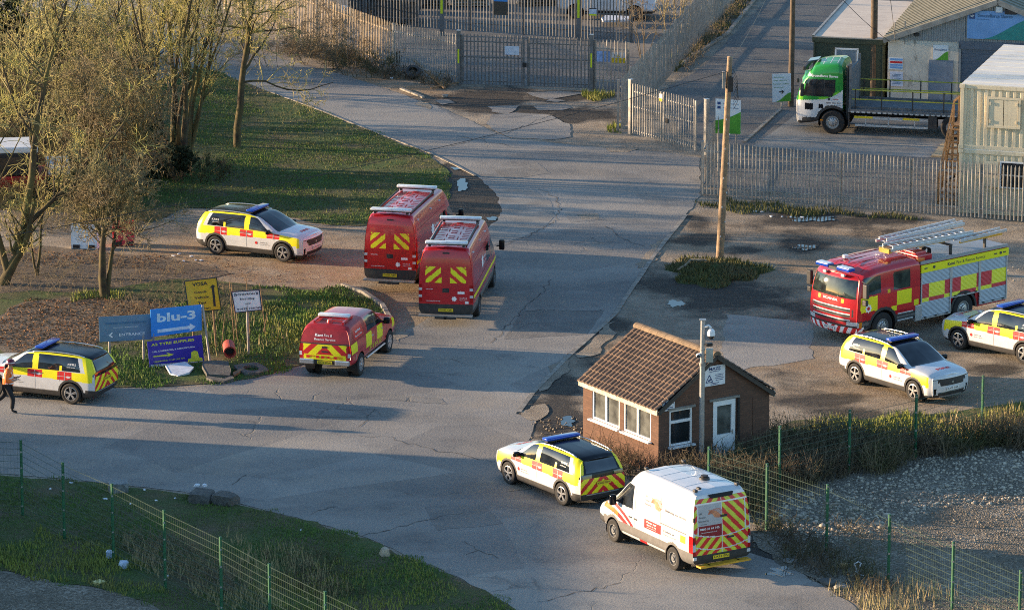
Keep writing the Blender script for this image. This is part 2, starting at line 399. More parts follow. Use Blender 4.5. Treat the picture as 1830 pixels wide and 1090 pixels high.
EARTH = [(640, 520, 5, 5, 1.0), (480, 480, 5, 4, 1.0), (330, 455, 5, 4, .9), (1250, 425, 3, 3, .7), (1160, 400, 2, 4, .5), (1330, 430, 3, 2, .5), (1440, 650, 3, 2, .7), (1520, 430, 3, 2.5, .8), (1400, 480, 2.5, 3, .8), (1600, 700, 4, 2, .8), (1100, 620, 1.5, 3, .7), (1340, 520, 3, 3, .5), (640, 135, 5, 2.2, 1.2), (720, 160, 3, 2.0, 1.0), (560, 440, 4, 4, .6)]
def build_ground():
    xs = np.arange(-27, 27.01, 0.3); ys = np.concatenate([np.arange(125, 230.01, 0.4)])
    X, Y = np.meshgrid(xs, ys); Xf, Yf = X.ravel(), Y.ravel()
    def field(L):
        F = np.zeros(len(Xf))
        for px, py, rx, ry, a in L:
            g = G(px, py); F = np.maximum(F, a * np.exp(-(((Xf - g.x) / rx) ** 2 + ((Yf - g.y) / ry) ** 2)))
        return F
    wet, earth = field(WET), field(EARTH)
    V = np.stack([Xf, Yf, np.full(len(Xf), -0.012)], 1); nx, ny = len(xs), len(ys)
    i = np.arange(nx * ny).reshape(ny, nx); F = np.stack([i[:-1, :-1], i[:-1, 1:], i[1:, 1:], i[1:, :-1]], -1).reshape(-1, 4)
    # an outer skirt that carries the sheet out to the horizon
    o = len(V); B = [(-1500, -300), (1500, -300), (1500, 2500), (-1500, 2500)]
    V = np.vstack([V, [(x, y, -0.012) for x, y in B]]); wet = np.append(wet, [0] * 4); earth = np.append(earth, [0] * 4)
    c = [i[0, 0], i[0, -1], i[-1, -1], i[-1, 0]]
    F = np.vstack([F, [(o, o + 1, c[1], c[0]), (o + 1, o + 2, c[2], c[1]), (o + 2, o + 3, c[3], c[2]), (o + 3, o, c[0], c[3])]])
    ob = add_arrays('ground', V, F, M['dirt'])
    for n, a in (('wet', wet), ('earth', earth)):
        at = ob.data.attributes.new(n, 'FLOAT', 'POINT'); at.data.foreach_set('value', a.astype(np.float32))
    tag(ob, kind='structure')
build_ground()

ROAD = [(60, -20), (300, 45), (450, 92), (560, 120), (640, 142), (720, 170), (780, 190), (830, 212), (880, 235), (915, 248), (985, 255), (1080, 265), (1180, 272), (1250, 282), (1252, 345), (1226, 384), (1165, 462), (1098, 563),
        (1010, 642), (950, 705), (925, 738), (958, 747), (946, 786), (985, 800), (1040, 840), (1120, 880), (1200, 930), (1330, 985), (1400, 1005), (1480, 1052), (1570, 1110), (960, 1110), (862, 1052), (790, 1017), (700, 980),
        (640, 955), (560, 931), (420, 897), (340, 881), (200, 863), (0, 846), (-260, 832), (-260, 700), (0, 702), (200, 694), (330, 693), (440, 679), (500, 667), (545, 655), (640, 620), (690, 606), (735, 590), (775, 556),
        (800, 480), (868, 408), (894, 386), (891, 354), (862, 322), (820, 298), (770, 274), (700, 247), (640, 224), (560, 192), (480, 163), (420, 143), (280, 98), (60, 30)]
sheet('road', ROAD, 0.0, M['asphalt'], 0.07, 1)
# darker depot road behind the right-hand fences
sheet('depot_road', [(1180, 165), (1255, 120), (1400, -30), (1900, -30), (1900, 372), (1265, 335), (1262, 275), (1215, 232)], -0.006, M['old_asphalt'], 0.05, 3)
sheet('depot_pavement', [(1345, 262), (1430, 200), (1900, 218), (1900, 292), (1500, 275)], -0.002, M['concrete'], 0.05, 4)
sheet('compound_yard', [(560, -25), (1330, -30), (1112, 165), (1060, 158), (822, 150), (690, 122), (600, 60)], -0.006, M['old_asphalt'], 0.05, 5)
# broken concrete in front of the double gate, concrete apron across the bend
for k, P in enumerate(([(985, 186), (1012, 187), (1020, 193), (1003, 198), (960, 197), (952, 190)], [(880, 205), (920, 202), (980, 206), (1015, 222), (1022, 245), (985, 250), (915, 247), (880, 232), (868, 222)],
                       [(870, 190), (925, 189), (920, 196), (905, 204), (880, 200)], [(940, 166), (1000, 163), (1050, 166), (1010, 174), (975, 178), (950, 172)], [(778, 180), (800, 178), (812, 184), (790, 188)], [(985, 176), (1010, 180), (995, 183), (975, 181)])):
    sheet('concrete_slab', P, 0.0045 + 0.0002 * k, M['asphalt'], 0.07, 10 + k)
sheet('concrete_apron', [(905, 331), (955, 340), (986, 362), (992, 385), (975, 404), (935, 424), (882, 438), (872, 412), (897, 386), (894, 356)], 0.004, M['concrete'], 0.03, 20)
sheet('footpath', [(1300, 560), (1452, 578), (1455, 640), (1330, 660), (1290, 640)], -0.007, M['asphalt'], 0.14, 21)
NTp = M['asphalt'].copy(); NTp.name = 'asphalt_patch'; NTp.node_tree.nodes['Principled BSDF'].inputs['Roughness'].default_value = .9
for _n in NTp.node_tree.nodes:
    if _n.type == 'MAPPING': _n.inputs['Location'].default_value = (31, 17, 0)
    if _n.type == 'VALTORGB':
        for _e in _n.color_ramp.elements: _e.color = tuple(k * .72 for k in _e.color[:3]) + (1,)
for k, P_ in enumerate(([(935, 556), (1078, 555), (1050, 598), (900, 606)], [(640, 700), (790, 712), (800, 722), (650, 712)], [(760, 905), (860, 900), (900, 935), (780, 948)], [(880, 300), (960, 292), (985, 310), (905, 322)], [(1010, 380), (1060, 376), (1080, 392), (1020, 398)], [(540, 205), (600, 222), (580, 230), (530, 214)])):
    sheet('road_patch', P_, .0042 + .0003 * k, NTp, .05, 60 + k)
for k, P_ in enumerate(([(1150, 455), (1172, 430), (1190, 425), (1180, 452), (1160, 475), (1140, 480)], [(1062, 596), (1090, 575), (1098, 590), (1072, 625), (1040, 640), (1046, 618)], [(985, 655), (1010, 636), (1020, 650), (990, 690), (965, 700)], [(935, 735), (965, 722), (985, 735), (960, 752), (940, 750)], [(690, 600), (715, 590), (735, 596), (710, 612)], [(1085, 262), (1110, 258), (1135, 266), (1120, 274), (1090, 272)], [(745, 180), (775, 188), (770, 196), (740, 188)], [(1030, 384), (1060, 382), (1066, 390), (1040, 392)], [(800, 490), (815, 470), (822, 490), (806, 520)], [(910, 868), (940, 862), (948, 872), (915, 878)])):
    sheet('mud_patch', P_, .0066 + .0003 * k, M['dirt'], .16, 80 + k)
def kerb(pts, w=0.14, h=0.012, z=0.0, name='kerb', m=None, seg=0.92):
    P = px2w(pts); mb = MB()
    for a, b in zip(P[:-1], P[1:]):
        n = max(1, round((b - a).length / seg))
        for i in range(n):
            q0 = a + (b - a) * (i / n); q1 = a + (b - a) * ((i + 0.965) / n)
            j = Vector((rnd.uniform(-.012, .012), rnd.uniform(-.012, .012), 0))
            mb.bar(q0 + j + Vector((0, 0, z + h / 2)), q1 + j + Vector((0, 0, z + h / 2)), w, h)
    return tag(mb.build(name, m or M['kerbstone']), kind='structure')
kerb([(1226, 384), (1165, 462), (1098, 563), (1010, 642), (950, 705), (926, 737)], 0.16, 0.02)
kerb([(480, 164), (560, 193), (640, 225), (700, 248), (770, 275), (820, 299), (850, 315)], 0.10, 0.03)
kerb([(612, 511), (650, 524), (682, 546), (697, 572), (700, 598)], 0.16, 0.11)
kerb([(1366, -20), (1300, 62), (1200, 128)], 0.14, 0.1)
kerb([(1330, 255), (1395, 196)], 0.14, 0.05)
kerb([(717, 160), (758, 176)], 0.14, 0.07)
def puddle(px, py, rx, ry, seed):
    c = G(px, py); P = []
    for i in range(28):
        t = 2 * math.pi * i / 28; k = 1 + 0.8 * mnoise.noise(Vector((math.cos(t) * 1.6 + seed * 3, math.sin(t) * 1.6, seed))) + .3 * mnoise.noise(Vector((math.cos(t) * 4, math.sin(t) * 4, seed)))
        P.append((c.x + rx * k * math.cos(t), c.y + ry * k * math.sin(t), 0.0075))
    tag(MB().poly(P).build('puddle', M['water']), kind='structure')
for k, a in enumerate([(825, 331, .22, .95), (816, 301, .2, .28), (880, 391, .2, .35), (1455, 391, .85, .55), (1440, 442, .42, .42), (1207, 542, .36, .45), (1395, 1022, .35, .4), (1012, 752, .28, .5)]): puddle(*a, k + 1)

# a lighter tar-sealed joint pattern and worn cracks, plus the overhead cable's dark line, drawn in the road sheet's own surface
def cracks():
    mb = MB()
    L = [[(640, 958), (700, 945), (760, 930), (830, 915)], [(835, 990), (860, 985), (890, 997)], [(860, 985), (830, 967)], [(960, 1076), (1040, 1058), (1110, 1040)], [(640, 778), (700, 783), (760, 800), (820, 812), (880, 826)],
         [(900, 590), (935, 555), (970, 520), (985, 500)], [(940, 554), (1030, 556), (1075, 554)], [(800, 262), (900, 240), (1000, 200), (1105, 173)], [(1000, 372), (995, 392), (960, 415), (900, 438)], [(960, 338), (990, 350), (1000, 372)],  # the long diagonal draws the overhead cable's dark line, not a crack
         [(640, 765), (660, 745), (670, 730)], [(410, 868), (430, 850), (440, 848)], [(880, 612), (890, 600), (898, 592)], [(1085, 405), (1120, 430), (1150, 440)], [(560, 918), (600, 905)], [(830, 246), (930, 265)], [(1020, 440), (1060, 425)]]
    for pts in L:
        P = jag_poly(pts + pts[::-1], 0.0, 0.3)[: None]
        P = px2w(pts); Q = []
        for a, b in zip(P[:-1], P[1:]):
            n = max(1, int((b - a).length / 0.25))
            for i in range(n):
                q = a + (b - a) * (i / n); Q.append(q + Vector((rnd.uniform(-.09, .09), rnd.uniform(-.16, .16), 0)))
        Q.append(P[-1])
        for a, b in zip(Q[:-1], Q[1:]):
            w = rnd.uniform(.004, .022) ; d = (b - a).normalized(); nn = Vector((-d.y, d.x, 0)) * w
            z = Vector((0, 0, 0.0085 + rnd.random() * .0004)); mb.poly([a - nn + z, b - nn + z, b + nn + z, a + nn + z])
    tag(mb.build('crack_and_cable_line', mat('crack', (0.085, 0.08, 0.072), 1.0, vary=.5, vscale=2)), kind='structure')
cracks()
# ================================================================ FENCES
mat('galv', (0.31, 0.295, 0.27), 0.5, 0.2, vary=0.2, vscale=3, dirt=0.35)
mat('galv_dark', (0.15, 0.155, 0.16), 0.5, 0.2, vary=0.2, dirt=0.3)
mat('green_paint', (0.012, 0.10, 0.045), 0.45, vary=0.2)
mat('wire_green', (0.03, 0.07, 0.042), 0.5, 0.1)
mat('reflective_yellow', (0.62, 0.72, 0.02), 0.5, vary=0.03)
mat('sign_white', (0.72, 0.74, 0.76), 0.4, vary=0.04, dirt=0.15)
mat('sign_grey', (0.30, 0.42, 0.55), 0.4, vary=0.05)
mat('ink', (0.015, 0.015, 0.02), 0.5); mat('ink_white', (0.85, 0.86, 0.86), 0.5, vary=0.02)
mat('black_plastic', (0.018, 0.018, 0.02), 0.45, vary=0.15)
mat('timber', (0.24, 0.15, 0.075), 0.85, vary=0.35, vscale=5, dirt=0.4, bump=0.4); mat('steel', (0.42, 0.43, 0.44), 0.4, 0.7, vary=0.1)

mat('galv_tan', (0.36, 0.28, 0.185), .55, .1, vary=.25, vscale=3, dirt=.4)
def palisade(pts, label, group='steel palisade fences', h=2.25, strips=(), pitch=0.155, spacing=2.75, m='galv', lean=0.0):
    """one run of palisade fence: pts are two world points"""
    a, b = [Vector((p.x, p.y, 0)) for p in pts]; d = b - a; L = d.length; d.normalize(); n = Vector((-d.y, d.x, 0))
    if n.y > 0: n = -n
    root = thing('palisade_fence', label, 'fence', a, 0, group); mm = MATS[m]
    o = -a
    k = max(1, round(L / spacing))
    for i in range(k + 1):
        p = d * (L * i / k)
        mb = MB(); mb.box(p + Vector((0, 0, (h - 0.08) / 2)) - n * 0.05, (0.10, 0.055, h - 0.08), rz=math.atan2(d.y, d.x)); mb.box(p + Vector((0, 0, (h - 0.08) / 2)) - n * 0.095, (0.055, 0.04, h - 0.1), rz=math.atan2(d.y, d.x))
        mb.build('post', mm, root)
    for z in (0.38, h - 0.42):
        mb = MB(); mb.bar(n * 0.012 + Vector((0, 0, z)), d * L + n * 0.012 + Vector((0, 0, z)), 0.045, 0.05); mb.build('rail', mm, root)
    mb = MB(); cnt = int(L / pitch); ang = math.atan2(d.y, d.x)
    for i in range(cnt):
        t = (i + 0.5) * L / cnt; c = d * t + n * 0.05; w = 0.030; hh = h + rnd.uniform(-0.012, 0.012); off = n * 0.018; jx = d * rnd.uniform(-.006, .006)
        tp = d * rnd.uniform(-.008, .008) + n * rnd.uniform(-.012, .012)
        z0 = 0.04
        cols = [(-w, 0), (-w * .35, 1), (w * .35, 1), (w, 0)]
        V = []
        for x, q in cols:
            base = c + jx + d * x + off * q
            V += [base + Vector((0, 0, z0)), base + tp + Vector((0, 0, hh - (0.10 if abs(x) > w * .5 else 0.0)))]
        mb.add(V, [(0, 2, 3, 1), (2, 4, 5, 3), (4, 6, 7, 5)])
    mb.build('pale_panel', mm, root)
    return root
def gate(p, q, label, h=2.25, leaves=2, strip=True, split=None, m='galv_dark'):
    a, b = Vector((p.x, p.y, 0)), Vector((q.x, q.y, 0)); d = (b - a); L = d.length; d.normalize(); n = Vector((-d.y, d.x, 0)); n = -n if n.y > 0 else n
    root = thing('palisade_gate', label, 'gate', a); ang = math.atan2(d.y, d.x)
    for t in (0, L):
        mb = MB(); mb.box(d * t + Vector((0, 0, h / 2 + 0.06)), (0.16, 0.16, h + 0.12), rz=ang); mb.box(d * t + Vector((0, 0, h + 0.125)), (0.18, 0.18, 0.02), m=1, rz=ang)
        if strip: mb.box(d * t + n * 0.085 + Vector((0, 0, h * 0.56)), (0.07, 0.012, 0.62), m=2, rz=ang)
        mb.build('gate_post', [MATS[m], MATS['steel'], MATS['reflective_yellow']], root)
    split = split or [L * i / leaves for i in range(leaves + 1)]
    for t0, t1 in zip(split[:-1], split[1:]):
        mb = MB(); t0 += 0.13; t1 -= 0.05
        for t in (t0, t1): mb.box(d * t + Vector((0, 0, h / 2)), (0.07, 0.06, h - 0.12), rz=ang)
        for z in (0.2, h * 0.55, h - 0.35): mb.bar(d * t0 + Vector((0, 0, z)), d * t1 + Vector((0, 0, z)), 0.045, 0.05)
        cnt = int((t1 - t0) / 0.155)
        for i in range(cnt):
            c = d * (t0 + (i + 0.5) * (t1 - t0) / cnt) + n * 0.04; w = 0.033
            V = []
            for x, qq in [(-w, 0), (-w * .35, 1), (w * .35, 1), (w, 0)]:
                V += [c + d * x + n * 0.018 * qq + Vector((0, 0, 0.08)), c + d * x + n * 0.018 * qq + Vector((0, 0, h - (0.1 if abs(x) > w * .5 else 0)))]
            mb.add(V, [(0, 2, 3, 1), (2, 4, 5, 3), (4, 6, 7, 5)])
        mb.build('gate_leaf', MATS[m], root)
    mb = MB(); mb.box(d * (L / 2) + n * .07 + Vector((0, 0, 1.0)), (0.16, 0.06, 0.2), rz=ang); mb.build('lock', MATS['black_plastic'], root)
    return root
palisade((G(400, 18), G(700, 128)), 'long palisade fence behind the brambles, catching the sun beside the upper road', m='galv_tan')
palisade((G(702, 129), G(818, 152)), 'short palisade fence between sunlit run and left post of the double gate')
gate(G(820, 152), G(1057, 160), 'closed grey double palisade gate with yellow strips, broken concrete in front', 2.3)
palisade((G(1062, 160), G(1122, 164)), 'short palisade fence carrying the blue and the yellow caution signs')
palisade((G(1330, -14), G(1107, 236)), 'sunlit palisade fence running up beside the depot road', h=2.3)
gate(G(1127, 240), G(1262, 277), 'grey palisade double gate at the depot entrance, left of the green depot sign', 2.2, strip=False, split=[0, 2.1, 4.4], m='galv')
palisade((G(1254, 349), G(1880, 401)), 'long palisade fence in front of container cabins, with grass at its foot', h=2.2)
palisade((G(1258, 346), G(1282, 285)), 'short palisade return beside the wooden telegraph pole', h=2.2)
palisade((G(560, 36), G(1128, 76)), 'rear palisade fence inside the compound behind the double gate', h=2.9, m='galv_dark')
for px, lb in ((790, 'left tall gate post with yellow strip in the rear compound fence'), (1034, 'right tall gate post with yellow strip in the rear compound fence')):
    g = G(px, 62 if px < 900 else 70); r = thing('gate_post', lb, 'post', (g.x, g.y - 0.18, 0), -0.15)
    mb = MB(); mb.box((0, 0, 1.5), (0.2, 0.16, 3.0)); mb.build('post', M['galv_dark'], r)
    mb = MB(); mb.box((0, -0.09, 1.45), (0.1, 0.014, 0.85)); mb.build('reflector_strip', M['reflective_yellow'], r)

def mesh_fence(tops, zt, label, skip0=False, base=-0.02):
    """green welded-mesh fence: tops are photograph pixels of the post tops at height zt"""
    P = [G(x, y, zt) for x, y in tops]; o = Vector((P[0].x, P[0].y, 0)); root = thing('mesh_fence', label, 'fence', o, 0, 'green welded mesh fences')
    Q = [Vector((p.x, p.y, 0)) - o for p in P]
    for i, q in enumerate(Q):
        if i == 0 and skip0: continue
        mb = MB(); d = (Q[min(i + 1, len(Q) - 1)] - Q[max(i - 1, 0)]); mb.box(q + Vector((0, 0, (zt + base) / 2)), (0.062, 0.062, zt - base), rz=math.atan2(d.y, d.x)); mb.box(q + Vector((0, 0, zt + 0.012)), (0.068, 0.068, 0.02), rz=math.atan2(d.y, d.x))
        for z in (0.3, 0.9, 1.5, 2.0): mb.box(q + Vector((0, -0.036, z)), (0.05, 0.014, 0.05), m=1)
        mb.build('post', [M['green_paint'], M['steel']], root)
    for a, b in zip(Q[:-1], Q[1:]):
        mb = MB(); d = (b - a); L = d.length; d.normalize(); z = 0.08; top = zt - 0.06; n = Vector((-d.y, d.x, 0)) * 0.01
        while z <= top:
            mb.bar(a + Vector((0, 0, z)) + n, b + Vector((0, 0, z)) + n, 0.0045, 0.0045); mb.bar(a + Vector((0, 0, z)) - n, b + Vector((0, 0, z)) - n, 0.0045, 0.0045); z += 0.2
        for k in range(int(L / 0.11)):
            p = a + d * (k * 0.11); mb.add([p + Vector((0, 0, .05)) - d * .0018, p + Vector((0, 0, .05)) + d * .0018, p + Vector((0, 0, top + .02)) + d * .0018, p + Vector((0, 0, top + .02)) - d * .0018], [(0, 1, 2, 3)])
        mb.build('mesh_panel', M['wire_green'], root)
    return root
mesh_fence([(37, 787), (112, 827), (200, 865), (293, 912), (394, 960), (481, 1008), (581, 1057), (690, 1110)], 2.35, 'green mesh fence slanting across the litter-strewn grass at bottom left')
mesh_fence([(-120, 781), (-40, 784), (37, 787)][::-1], 2.35, 'green mesh fence turning off to the left edge along the road', skip0=True)
mesh_fence([(1267, 799), (1394, 762), (1519, 733), (1638, 706), (1757, 672), (1880, 640)], 2.05, 'green mesh fence above the bramble bank beside the dirt yard')
mesh_fence([(1267, 799), (1371, 829), (1479, 866), (1590, 920), (1704, 969), (1824, 1019), (1950, 1075)], 2.05, 'green mesh fence below the bank along the rubble, near the white van', skip0=True)

# ================================================================ BRICK HUT
def brick_mat():
    g = NT('brick', 0.9); b = g.t.nodes.new('ShaderNodeTexBrick'); g.t.nodes.remove(g.t.nodes['Principled BSDF']) if False else None
    # bricks laid in the wall's own plane: u runs along the wall, v up
    uv = g.t.nodes.new('ShaderNodeUVMap').outputs[0]; g.L(uv, b.inputs['Vector'])
    b.inputs['Scale'].default_value = 1.0; b.inputs['Brick Width'].default_value = 0.225; b.inputs['Row Height'].default_value = 0.075; b.inputs['Mortar Size'].default_value = 0.006
    b.inputs['Color1'].default_value = (0.155, 0.083, 0.056, 1); b.inputs['Color2'].default_value = (0.11, 0.06, 0.042, 1); b.inputs['Mortar'].default_value = (0.085, 0.06, 0.045, 1)
    n = g.noise(1.6, 6, 0.65); c = g.mix(g.rng(n, 0.5, 0.75, 0, 0.45), b.outputs[0], (0.10, 0.06, 0.04)); c = g.mix(g.rng(n, 0.25, 0.4, 0.35, 0), c, (0.36, 0.20, 0.12))
    g.col(c); g.bump(b.outputs['Fac'], -0.5, 0.02)
brick_mat()
mat('upvc', (0.78, 0.79, 0.79), 0.3, vary=0.03, dirt=0.12)
mat('fascia', (0.55, 0.47, 0.36), 0.7, vary=0.2, dirt=0.3)
mat('window_glass', (0.02, 0.025, 0.028), 0.04, spec=0.9, vary=0.3, vscale=1.5)
mat('net_glass', (0.10, 0.105, 0.095), 0.1, spec=0.8, vary=0.5, vscale=2.2)
def tile_mat():
    g = NT('roof_tile', 0.9); n = g.noise(1.1, 6, 0.65); n2 = g.noise(18, 4, 0.7); d, cc = g.vor_col(4.0); h = g.t.nodes.new('ShaderNodeSeparateColor'); g.L(cc, h.inputs[0])
    c = g.ramp(n, (0.3, (0.105, 0.072, 0.055)), (0.55, (0.16, 0.108, 0.078)), (0.75, (0.205, 0.14, 0.092)))
    c = g.mix(g.rng(h.outputs[0], 0.55, 1, 0, 0.35), c, (0.11, 0.08, 0.065)); c = g.mix(g.rng(n2, 0.62, 0.75, 0, 0.5), c, (0.30, 0.29, 0.20)); g.col(c); g.bump(n2, 0.5, 0.02)
tile_mat()
def wall_panel(mb, x0, x1, z0, z1, holes, P, m=0):
    """brick face in a plane, P(x,z)->point, rectangular holes left open; returns faces in a grid"""
    xs = sorted({x0, x1, *[h[0] for h in holes], *[h[1] for h in holes]}); zs = sorted({z0, z1, *[h[2] for h in holes], *[h[3] for h in holes]})
    for a, b in zip(xs[:-1], xs[1:]):
        for c, d in zip(zs[:-1], zs[1:]):
            if any(h[0] <= a and b <= h[1] and h[2] <= c and d <= h[3] for h in holes): continue
            mb.add([P(a, c), P(b, c), P(b, d), P(a, d)], [(0, 1, 2, 3)], m)
def box_uv(o, ax):
    me = o.data; uv = me.uv_layers.new(name='UVMap'); 
    for p in me.polygons:
        n = p.normal
        for li in p.loop_indices:
            co = me.vertices[me.loops[li].vertex_index].co
            uv.data[li].uv = (co.y, co.z) if abs(n.x) > abs(n.y) else (co.x, co.z)
def hut():
    C = Vector((4.56, 142.18, 0)); rz = math.atan2(0.544, 0.84)     # local x along the gable wall, y along the window wall
    W, D, E, RD = 4.25, 4.22, 2.2, 3.62
    root = thing('brick_hut', 'small brick hut with pantile roof, white windows and door', 'hut', C, rz)
    fh = [(0.41, 1.28, 0.88, 2.04), (2.07, 2.92, 0.03, 2.08)]; sh = [(0.42, 1.92, 1.02, 2.06), (2.16, 3.7, 1.02, 2.06)]
    mb = MB(); T = 0.12
    wall_panel(mb, 0, W, 0, E, fh, lambda x, z: (x, 0, z)); wall_panel(mb, 0, D, 0, E, sh, lambda y, z: (0, D - (D - y) if False else y, z))
    wall_panel(mb, 0, W, 0, E, [], lambda x, z: (x, D, z)); wall_panel(mb, 0, D, 0, E, [], lambda y, z: (W, y, z))
    for y in (0, D): mb.add([(0, y, E), (W, y, E), (W / 2, y, RD - 0.05)], [(0, 1, 2)])
    for h in fh:    # reveals
        a, b, c, d = h; mb.add([(a, 0, c), (a, T, c), (a, T, d), (a, 0, d)], [(0, 1, 2, 3)]); mb.add([(b, 0, c), (b, 0, d), (b, T, d), (b, T, c)], [(0, 1, 2, 3)]); mb.add([(a, 0, d), (a, T, d), (b, T, d), (b, 0, d)], [(0, 1, 2, 3)])
    for h in sh:
        a, b, c, d = h; mb.add([(0, a, c), (0, a, d), (T, a, d), (T, a, c)], [(0, 1, 2, 3)]); mb.add([(0, b, c), (T, b, c), (T, b, d), (0, b, d)], [(0, 1, 2, 3)]); mb.add([(0, a, d), (0, b, d), (T, b, d), (T, a, d)], [(0, 1, 2, 3)])
    # bricked-up doorway, slightly recessed line
    mb.box((3.62, -0.008, 1.0), (0.03, 0.016, 2.0)); 
    w = mb.build('wall', M['brick'], root); box_uv(w, 0)
    # roof: rolls of pantiles, course by course
    def slope(sign):
        mb = MB(); ov = 0.13; x_e = -ov if sign < 0 else W + ov; run = W / 2 + ov; zr = RD; ze = E - ov * (RD - E) / (W / 2) + 0.04
        nrow = 10; ncol = 22; y0, y1 = -0.10, D + 0.10
        for r_ in range(nrow):
            t0, t1 = r_ / nrow, (r_ + 1) / nrow + 0.02
            for c in range(ncol):
                ya = y0 + (y1 - y0) * c / ncol; yb = y0 + (y1 - y0) * (c + 1) / ncol
                prof = [(0, 0.0), (.16, .032), (.34, .05), (.52, .032), (.66, 0.0), (1.0, 0.004)]
                V = []
                dz = rnd.uniform(-.004, .004)
                for f, hgt in prof:
                    y = ya + (yb - ya) * f
                    for t, lift in ((t0, 0.0), (t1, 0.03)):
                        x = W / 2 + (x_e - W / 2) * t; z = zr + (ze - zr) * t + hgt + lift + dz; V.append((x, y, z))
                k = len(prof)
                F = [(2 * i, 2 * i + 1, 2 * i + 3, 2 * i + 2) if sign > 0 else (2 * i, 2 * i + 2, 2 * i + 3, 2 * i + 1) for i in range(k - 1)]
                # the lower nose of each tile
                base = len(V); V += [(V[2 * i + 1][0], V[2 * i + 1][1], V[2 * i + 1][2] - 0.035) for i in range(k)]
                F += [(2 * i + 1, base + i, base + i + 1, 2 * i + 3) for i in range(k - 1)]
                mb.add(V, F)
        return mb.build('roof_slope', M['roof_tile'], root)
    slope(-1); slope(1)
    mb = MB()
    for i in range(10):
        a = -0.12 + i * (D + 0.24) / 10; b = a + (D + 0.24) / 10 - 0.012
        prof = [(W / 2 + 0.15 * math.cos(t), RD - 0.03 + 0.12 * math.sin(t)) for t in np.linspace(-.2, math.pi + .2, 8)]
        V = [(x, y, z + 0.02) for y in (a, b) for x, z in prof]; k = len(prof)
        mb.add(V, [(j, j + 1, j + 1 + k, j + k) for j in range(k - 1)] + [tuple(range(k - 1, -1, -1)), tuple(range(k, 2 * k))])
    mb.build('ridge', mat('ridge_tile', (0.20, 0.14, 0.088), 0.9, vary=0.3, vscale=4, dirt=0.5), root)
    mb = MB()     # under-tile deck, fascia and verge boards
    for sx, xe in ((-1, -0.11), (1, W + 0.11)):
        z = E - 0.2 * (RD - E) / (W / 2); mb.add([(W / 2, -.15, RD - .03), (xe, -.15, z), (xe, D + .15, z), (W / 2, D + .15, RD - .03)], [(0, 1, 2, 3)], 1)
    mb.box((-0.11, D / 2, E - 0.13), (0.03, D + 0.18, 0.2)); mb.box((-0.05, D / 2, E - 0.22), (0.1, D + 0.16, 0.02)); mb.box((W + 0.11, D / 2, E - 0.155), (0.03, D + 0.28, 0.2))
    mb.build('fascia_board', [M['fascia'], M['ink']], root)
    for sx in (-1, 1):
        mb = MB(); xe = W / 2 + sx * (W / 2 + .12); z = E - 0.2 * (RD - E) / (W / 2); mb.bar((W / 2, -.13, RD - .06), (xe, -.13, z - .05), 0.03, 0.13); mb.build('verge_board', mat('dark_timber', (0.06, 0.05, 0.04), 0.8), root)
    def window(h, side, mull, glass):
        a, b, c, d = h; mb = MB(); fw = 0.06
        P = (lambda u, v, q: (u, q, v)) if side == 'f' else (lambda u, v, q: (q, u, v))
        def fb(u0, u1, v0, v1, q=0.05, t=0.07):
            cc = P((u0 + u1) / 2, (v0 + v1) / 2, q); sz = (u1 - u0, t, v1 - v0) if side == 'f' else (t, u1 - u0, v1 - v0); mb.box(cc, sz)
        fb(a, b, c, c + fw); fb(a, b, d - fw, d); fb(a, a + fw, c + fw, d - fw); fb(b - fw, b, c + fw, d - fw)
        if mull == 'v': fb((a + b) / 2 - .045, (a + b) / 2 + .045, c + fw, d - fw, 0.048)
        if mull == 'h': z = c + (d - c) * 0.66; fb(a + fw, b - fw, z - .045, z + .045, 0.048)
        w = mb.build('window', M['upvc'], root)
        g = MB(); q = 0.058; g.add([P(a, c, q), P(b, c, q), P(b, d, q), P(a, d, q)], [(0, 1, 2, 3)]); g.build('pane', glass, w)
        s = MB(); cc = P((a + b) / 2, c - 0.035, -0.04); s.box(cc, (b - a + .12, .2, .05) if side == 'f' else (.2, b - a + .12, .05)); s.build('sill', M['upvc'], w)
    window(fh[0], 'f', 'h', M['window_glass']); window(sh[0], 's', 'v', M['net_glass']); window(sh[1], 's', 'v', M['net_glass'])
    a, b, c, d = fh[1]; mb = MB()
    for u0, u1, v0, v1 in ((a, a + .07, c, d), (b - .07, b, c, d), (a + .07, b - .07, d - .07, d), (a + .07, b - .07, c, c + .95), (a + .07, a + .15, c + .95, d - .07), (b - .15, b - .07, c + .95, d - .07), (a + .15, b - .15, d - .16, d - .07)):
        mb.box(((u0 + u1) / 2, 0.02, (v0 + v1) / 2), (u1 - u0, 0.08, v1 - v0))
    dr = mb.build('door', M['upvc'], root)
    g = MB(); g.add([(a + .14, 0.03, c + .94), (b - .14, 0.03, c + .94), (b - .14, 0.03, d - .15), (a + .14, 0.03, d - .15)], [(0, 1, 2, 3)]); g.build('pane', M['net_glass'], dr)
    g = MB(); g.box((b - .11, -0.03, 1.02), (0.03, 0.03, 0.16)); g.box((b - .15, -.045, 1.05), (.1, .02, .02)); g.build('handle', M['steel'], dr)
    mb = MB(); mb.box((2.49, -0.02, 2.14), (1.15, 0.08, 0.07)); mb.box((0.85, -0.02, 2.08), (1.05, 0.08, 0.07)); mb.build('lintel', M['concrete'], root)
    mb = MB(); mb.cyl((3.02, -0.06, 0), (3.02, -0.06, 2.1), 0.045, n=8); mb.build('downpipe', M['black_plastic'], root)
